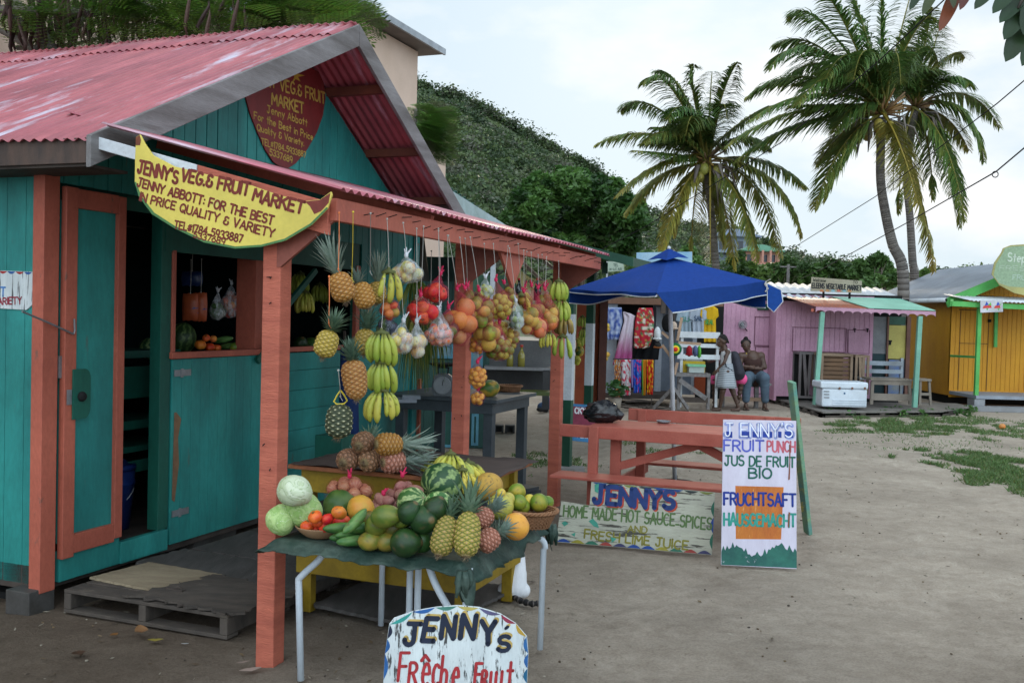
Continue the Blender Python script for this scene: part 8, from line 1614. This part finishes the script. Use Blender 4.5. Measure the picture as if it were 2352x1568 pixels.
pods=[(r_.uniform(-10,335),r_.uniform(-40,70),r_.uniform(-.6,.6),r_.uniform(.26,.42))for _ in range(110)]+[(r_.uniform(330,620),r_.uniform(-20,50),r_.uniform(-1,1),r_.uniform(.25,.4))for _ in range(14)]
feather_tree('flamboyant_tree','feathery tree with long dark hanging seed pods behind the shack roof',10.6,[[(150,180,0,.10),(100,90,0,.08),(60,30,.2,.06),(0,-20,.3,.04)],[(100,90,0,.05),(0,20,0,.045),(-60,10,0,.03)],[(-40,22,0,.045),(120,26,-.2,.045),(220,28,0,.04),(330,8,.2,.02)],[(60,130,0,.05),(200,40,.3,.03),(300,20,.5,.015)],[(300,-10,0,.03),(360,20,0,.02),(520,40,0,.012)],[(520,45,0,.02),(600,10,0,.015),(660,-20,0,.012)],[(150,160,0,.05),(20,80,.3,.035),(-30,60,.3,.02)],[(40,110,.5,.03),(180,100,.2,.02),(300,60,0,.01)]],sprays,pods,5,W(-3.2,6.2,0))
r_=random.Random(78);sp2=[(r_.uniform(940,990),r_.uniform(235,350),r_.uniform(-.8,.8),.42,r_.choice([0,10,-10]))for _ in range(34)]
feather_tree('feathery_shrub','feathery green tree showing right of the gable against the hill',14.0,[[(945,420,0,.05),(950,330,0,.04),(955,250,0,.02)]],sp2,None,6,W(-1.5,8.5,0),.045)
def big_leaf(m,c,d,nrm,ln,wd,col):
 d=unit(d);s_=unit(np.cross(nrm,d));n_=unit(np.cross(d,s_));K=12;vs=[]
 for k in range(K+1):
  a=k/K;w_=wd*(math.sin(math.pi*a**.8)**.5 if 0<a<1 else 0)+.001;p=c+d*ln*a-n_*.18*ln*a*a
  for q in(-1,-.5,0,.5,1):vs.append(p+s_*w_*q+n_*w_*(.30*abs(q)+.05*math.sin(a*22)*abs(q)))
 m.add(vs,[(k*5+j,k*5+j+1,(k+1)*5+j+1,(k+1)*5+j)for k in range(K)for j in range(4)],col)
bt=thing('overhanging_branch','branch with big dark leaves hanging in at the top right corner','branch',D(2340,-60,3.2));m=MB((.06,.05,.04));m.tube([D(2520,-90,3.2),D(2340,-30,3.2),D(2230,-22,3.2),D(2120,-18,3.3)],[.012,.010,.007,.004],7);m.tube([D(2400,-40,3.2),D(2350,-5,3.15),D(2338,20,3.15)],[.008,.006,.004],6);m.build('twig',VM,bt,smooth=True)
DG=(.018,.045,.014)
for(x,y,x2,y2,wp,col)in[(2196,-18,2168,52,15,(.16,.03,.015)),(2345,-5,2308,34,18,DG),(2352,10,2318,72,22,DG),(2362,40,2322,122,26,DG),(2330,-30,2292,12,18,DG),(2120,-30,2098,6,10,DG),(2150,-30,2128,16,12,(.05,.07,.02)),(2290,-40,2250,2,16,DG),(2230,-40,2214,5,12,(.10,.03,.015)),(2400,60,2360,132,26,DG),(2380,-20,2362,60,26,DG),(2180,-36,2196,2,10,(.05,.06,.02))]:
 a,b=D(x,y,3.2),D(x2,y2,3.1);q=MB();big_leaf(q,a,b-a,-_f+.5*_U,np.linalg.norm(b-a),wp*3.2/FPX*.95,col);lf=q.build('leaf',VL,bt,smooth=True)
r5=np.random.RandomState(9);cl=[]
for i in range(16):p=P(r5.uniform(1895,2240),r5.uniform(938,952),.05);cl.append((p[0],p[1],.06,.10,.08,26))
V,F_,C=leafcloud(cl,.05,r5,[(.05,.14,.03),(.08,.18,.04)]);MB().arrays(V,F_,C).build('weeds',VL,kind='stuff',label='small green weeds along the edge of the boardwalk',cat='weeds')
# ============================ PEOPLE
SKD=(.065,.034,.023)
m_skin=mat('dark_skin',SKD,(.085,.045,.03),5,rough=.5,bump=.04,dirt=.05,spec=.4);m_hair=mat('black_hair',(.010,.008,.007),None,30,rough=.8,bump=.6,dirt=0,fine=60)
def ppt(x,y,dep):return D(x,y,dep)
def limb(a,b,ra,rb):return(a,b,ra,rb)
def head_parts(c,face,r=.095):
 """skull, jaw, nose, ears, brow built toward the facing direction"""
 f=unit(face);s_=unit(np.cross(Z3,f));return[(c+Z3*.02,c+Z3*.02-f*.02,r,r*.98),(c-Z3*.045+f*.03,c-Z3*.075+f*.035,r*.68,r*.50),(c-Z3*.012+f*.092,c-Z3*.03+f*.108,.012,.017),(c+s_*.088-Z3*.01,c+s_*.092-Z3*.03,.016,.012),(c-s_*.088-Z3*.01,c-s_*.092-Z3*.03,.016,.012),(c-Z3*.062+f*.085,c-Z3*.064+f*.086,.020,.020)]
def face_bits(t,c,face):
 f=unit(face);s_=unit(np.cross(Z3,f));m=MB((.6,.58,.55));
 for k in(-1,1):m.ball(c+Z3*.012+f*.082+s_*k*.034,.010,8,6,(.30,.28,.26));m.ball(c+Z3*.012+f*.093+s_*k*.034,.0065,6,5,(.01,.008,.006))
 m.build('eyes',VG,t,smooth=True);m=MB((.13,.045,.04));m.ball(c-Z3*.060+f*.094,1,8,6,None,(.026,.018,.010));m.build('mouth',VG,t,smooth=True)
def hand(parts,w,d,side,r=.9):
 d=unit(d);s_=unit(np.cross(d,side));side=unit(side);parts.append((w,w+d*.06,.030*r,.034*r))
 for k,ln in zip((-1.5,-.5,.5,1.5),(.062,.074,.07,.055)):
  b=w+d*.075+s_*k*.016;parts.append((b,b+d*ln*.5-side*.006,.0095,.009));parts.append((b+d*ln*.5-side*.006,b+d*ln-side*.02,.009,.007))
 b=w+d*.02+s_*-.03;parts.append((b,b+d*.05-s_*.028,.012,.009))
wd_=20.3;W_=lambda x,y,dy=0:ppt(x,y,wd_+dy)
t=thing('person','woman in brown sleeveless top and jeans sitting with folded arms','person',P(1733,938,0),0,'people by the clothes stall')
hip,ch,nk,hd=W_(1733,866),W_(1728,822),W_(1720,810),W_(1713,793);face=np.array([-.15,-1,0])
kl,kr=W_(1716,868,-.48),W_(1756,868,-.46);fl1,fr1=W_(1713,930,-.42),W_(1757,931,-.40);sl1,sr1=W_(1702,818),W_(1748,817);el,er=W_(1700,845,-.05),W_(1756,843,-.05);wl,wr=W_(1735,846,-.24),W_(1718,842,-.22)
parts=[(hip,ch,.19,.16),(ch,nk,.10,.06),(nk,hd,.055,.055),(sl1,sr1,.085,.085),(sl1,el,.072,.055),(sr1,er,.072,.055),(el,wl,.055,.034),(er,wr,.055,.034),(hip+_R*-.10,kl,.125,.090),(hip+_R*.10,kr,.125,.090),(kl,fl1,.085,.045),(kr,fr1,.085,.045)]
for f_ in(fl1,fr1):f_=f_.copy();f_[2]=.05;parts.append((f_+np.array([0,.03,0]),f_+np.array([0,-.15,-.02]),.045,.032))
hand(parts,wl,np.array([.9,-.2,0]),np.array([0,-1,0]));hand(parts,wr,np.array([-.9,-.2,0.1]),np.array([0,-1,0]));parts+=head_parts(hd,face);blobskin('body',parts,m_skin,t,.012);face_bits(t,hd,face)
blobskin('hair',[(hd+Z3*.055+np.array([0,.03,0]),hd+Z3*.03+np.array([0,.05,0]),.09,.088),(hd+Z3*.13+np.array([0,.02,0]),hd+Z3*.15,.05,.04),(hd+Z3*.06-_R*.05,hd+Z3*.06+_R*.05,.06,.06)],m_hair,t,.012)
blobskin('top',[(hip+Z3*.0,hip*.4+ch*.6,.205,.19),(hip*.4+ch*.6,ch-Z3*.02,.19,.150),(sl1*.62+ch*.38-Z3*.03,sr1*.62+ch*.38-Z3*.03,.088,.088),(W_(1722,834,-.07),W_(1738,834,-.07),.115,.115)],mat('brown_top',(.055,.025,.02),None,6,rough=.9),t,.014)
m_jean=mat('grey_blue_jeans',(.10,.15,.20),(.07,.10,.14),6,rough=.9,bump=.3,fine=80);blobskin('jeans',[(hip-Z3*.02-_R*.08,hip-Z3*.02+_R*.08,.18,.18),(hip+_R*-.10,kl,.150,.112),(hip+_R*.10,kr,.150,.112),(kl,fl1+Z3*.12,.108,.082),(kr,fr1+Z3*.12,.108,.082)],m_jean,t,.014)
for f_ in(fl1,fr1):q=MB();c=f_.copy();q.span((c[0]-.045,c[1]-.17,.0),(c[0]+.045,c[1]+.08,.02));so_=q.build('sandal',m_wood_dk,t,bevel=.008);q=MB();q.tube([(c[0]-.045,c[1]-.08,.02),(c[0],c[1]-.08,.075),(c[0]+.045,c[1]-.08,.02)],.008,5);q.build('strap',mat('pale_strap',(.5,.4,.3),None,5),so_)
ns_=MB();ns_.tube([nk+np.array([.07*math.cos(a),-.06-.05*math.sin(a)*0,-.0-.03*math.sin(a)])for a in np.linspace(0,math.pi,10)],.005,5);ns_.build('necklace',m_str_y,t)
bn2=thing('plank_bench','rough plank bench carrying the two seated people','bench',P(1700,935,0));m=MB();a,b=W_(1650,880,.05),W_(1768,882,.05);m.bar(a,b,.30,.04);m.build('seat',m_grey_board,bn2)
for x_ in(1660,1738,1758):a=W_(x_,884,.05);q=MB();q.bar(a,(a[0],a[1],0),.08,.08,(0,1,0));q.build('leg',m_grey_board,bn2)
m=MB();ds(m,1700,913,1765,921,wd_-.1,.03);m.build('rail',m_pale,bn2)
wd_=20.1;t=thing('person','seated woman in bright pink shorts half hidden behind the girl','person',P(1672,940,0),0,'people by the clothes stall')
hip,ch,nk,hd=W_(1676,872),W_(1668,828),W_(1664,815),W_(1657,799,.1);face=np.array([-.8,-.6,0]);kl,kr=W_(1642,872,-.42),W_(1704,870,-.40);fl1,fr1=W_(1640,934,-.30),W_(1694,932,-.3);sl1,sr1=W_(1650,822),W_(1684,822);el,er=W_(1627,830,-.15),W_(1700,845,-.05);wl,wr=W_(1646,812,-.14),W_(1705,866,-.15)
parts=[(hip,ch,.15,.13),(ch,nk,.08,.055),(nk,hd,.05,.05),(sl1,sr1,.065,.065),(sl1,el,.055,.042),(el,wl,.042,.028),(sr1,er,.055,.042),(er,wr,.042,.03),(hip-_R*.1,kl,.105,.075),(hip+_R*.1,kr,.105,.075),(kl,fl1,.07,.038),(kr,fr1,.07,.038)]
for f_ in(fl1,fr1):f_=f_.copy();f_[2]=.045;parts.append((f_,f_+np.array([-.05,-.14,-.015]),.04,.028))
hand(parts,wl,np.array([.3,-.1,.9]),np.array([-1,0,0]));hand(parts,wr,np.array([.1,-.4,-.8]),np.array([0,-1,0]));parts+=head_parts(hd,face,.085);blobskin('body',parts,m_skin,t,.012);face_bits(t,hd,face);blobskin('hair',[(hd+Z3*.03+np.array([.02,.02,0]),hd+Z3*.02+np.array([.05,.03,0]),.088,.08)],m_hair,t,.012)
blobskin('shorts',[(hip-_R*.08-Z3*.02,hip+_R*.08-Z3*.02,.155,.155),(hip-_R*.1,(hip-_R*.1)*.1+kl*.9,.140,.125),(hip+_R*.1,(hip+_R*.1)*.1+kr*.9,.140,.125)],mat('neon_pink',(.80,.10,.28),None,6,rough=.8,dirt=.05),t,.014)
blobskin('top',[(hip+Z3*.08,ch,.155,.14),(sl1*.6+ch*.4,sr1*.6+ch*.4,.08,.08)],mat('pink_pattern',(.65,.25,.35),(.5,.5,.6),20,rough=.8),t,.014)
wd_=19.4;t=thing('person','girl in grey striped dress with dark backpack standing and facing left','person',P(1672,943,0),0,'people by the clothes stall')
hd,nk,ch,hip=W_(1658,783),W_(1663,797),W_(1668,815),W_(1668,853);face=np.array([-1,-.25,-.15]);k1,k2=W_(1660,898,-.05),W_(1683,898,.1);f1_,f2_=W_(1653,938,.05),W_(1697,938,.1);s1_=W_(1672,808,-.13);e1_=W_(1664,832,-.2);w1_=W_(1650,846,-.16);s2_=W_(1668,808,.13);e2_=W_(1656,832,.2);w2_=W_(1646,848,.1)
parts=[(hd,nk,.05,.042),(nk,ch,.045,.09),(ch,hip,.095,.105),(s1_,s2_,.05,.05),(s1_,e1_,.042,.033),(e1_,w1_,.032,.022),(s2_,e2_,.042,.033),(e2_,w2_,.032,.022),(hip+np.array([-.0,-.07,0]),k1,.088,.060),(hip+np.array([.0,.07,0]),k2,.088,.060),(k1,f1_,.060,.034),(k2,f2_,.060,.034)]
for f_ in(f1_,f2_):f_=f_.copy();f_[2]=.035;parts.append((f_,f_+np.array([-.15,-.02,-.01]),.036,.024))
hand(parts,w1_,np.array([-.5,0,-.8]),np.array([0,-1,0]),.8);hand(parts,w2_,np.array([-.5,0,-.8]),np.array([0,-1,0]),.8);parts+=head_parts(hd,face,.094);blobskin('body',parts,m_skin,t,.011);face_bits(t,hd,face)
blobskin('hair',[(hd+Z3*.045+np.array([.015,0,0]),hd+Z3*.02+np.array([.045,.01,0]),.094,.082),(hd+Z3*.03+np.array([.09,0,0]),hd-Z3*.03+np.array([.13,0,0]),.03,.02)],m_hair,t,.011)
def stripe_mat():
 m,nt,b,o=_new('grey_stripes');w_=nt.nodes.new('ShaderNodeTexWave');w_.bands_direction='Z';w_.inputs['Scale'].default_value=9;tcx=nt.nodes.new('ShaderNodeTexCoord');nt.links.new(tcx.outputs['Object'],w_.inputs[0]);r=_ramp(nt,w_.outputs[0],.35,.6,(.13,.15,.17,1),(.42,.45,.48,1));nt.links.new(r.outputs[0],b.inputs['Base Color']);b.inputs['Roughness'].default_value=.9;return m
zw,zh=W_(1668,834)[2],W_(1668,890)[2];dm=MB();dc0=W_(1668,890);dc0[2]=zh;dm.lathe(dc0,[(.200,0),(.188,.06),(.172,(zw-zh)*.45),(.142,(zw-zh)*.8),(.122,zw-zh)],36,fn=lambda a,v:1+.07*math.sin(6*a+1)*(1-v));dd_=dm.build('dress',stripe_mat(),t,smooth=True)
blobskin('vest',[(ch+Z3*.01,hip+Z3*.09,.108,.118),(s1_*.5+s2_*.5,ch,.07,.1)],mat('white_vest',(.62,.62,.64),None,6,rough=.9),t,.013)
bp=thing('backpack','dark grey backpack worn by the standing girl','backpack',W_(1690,866));m_bp=mat('charcoal_nylon',(.035,.035,.05),(.025,.025,.035),5,rough=.7,bump=.2)
blobskin('body',[(W_(1686,818),W_(1696,858),.105,.135),(W_(1690,822,-.08),W_(1698,856,-.09),.07,.08),(W_(1690,822,.08),W_(1698,856,.09),.07,.08)],m_bp,bp,.014);m=MB();m.tube([W_(1684,812,-.1),W_(1672,806,-.14),W_(1663,818,-.15),W_(1668,842,-.14),W_(1684,852,-.12)],.016,6,sq=.5);m.build('strap',m_bp,bp,smooth=True)
t=thing('person','resting person of whom only blue jeans and a dark shoe show by the post','person',P(1260,945,0));a=D(1290,916,18.6);b=D(1244,934,18.3)
blobskin('jeans',[(a,b,.13,.085),(D(1292,922,18.9),D(1250,930,18.7),.12,.08)],mat('blue_jeans',(.05,.10,.20),(.03,.06,.13),6,rough=.9),t,.014);blobskin('shoe',[(D(1254,941,18.2),D(1240,940,18.1),.05,.04),(D(1242,941,18.1),D(1236,940,18.0),.045,.035)],m_black,t,.012)
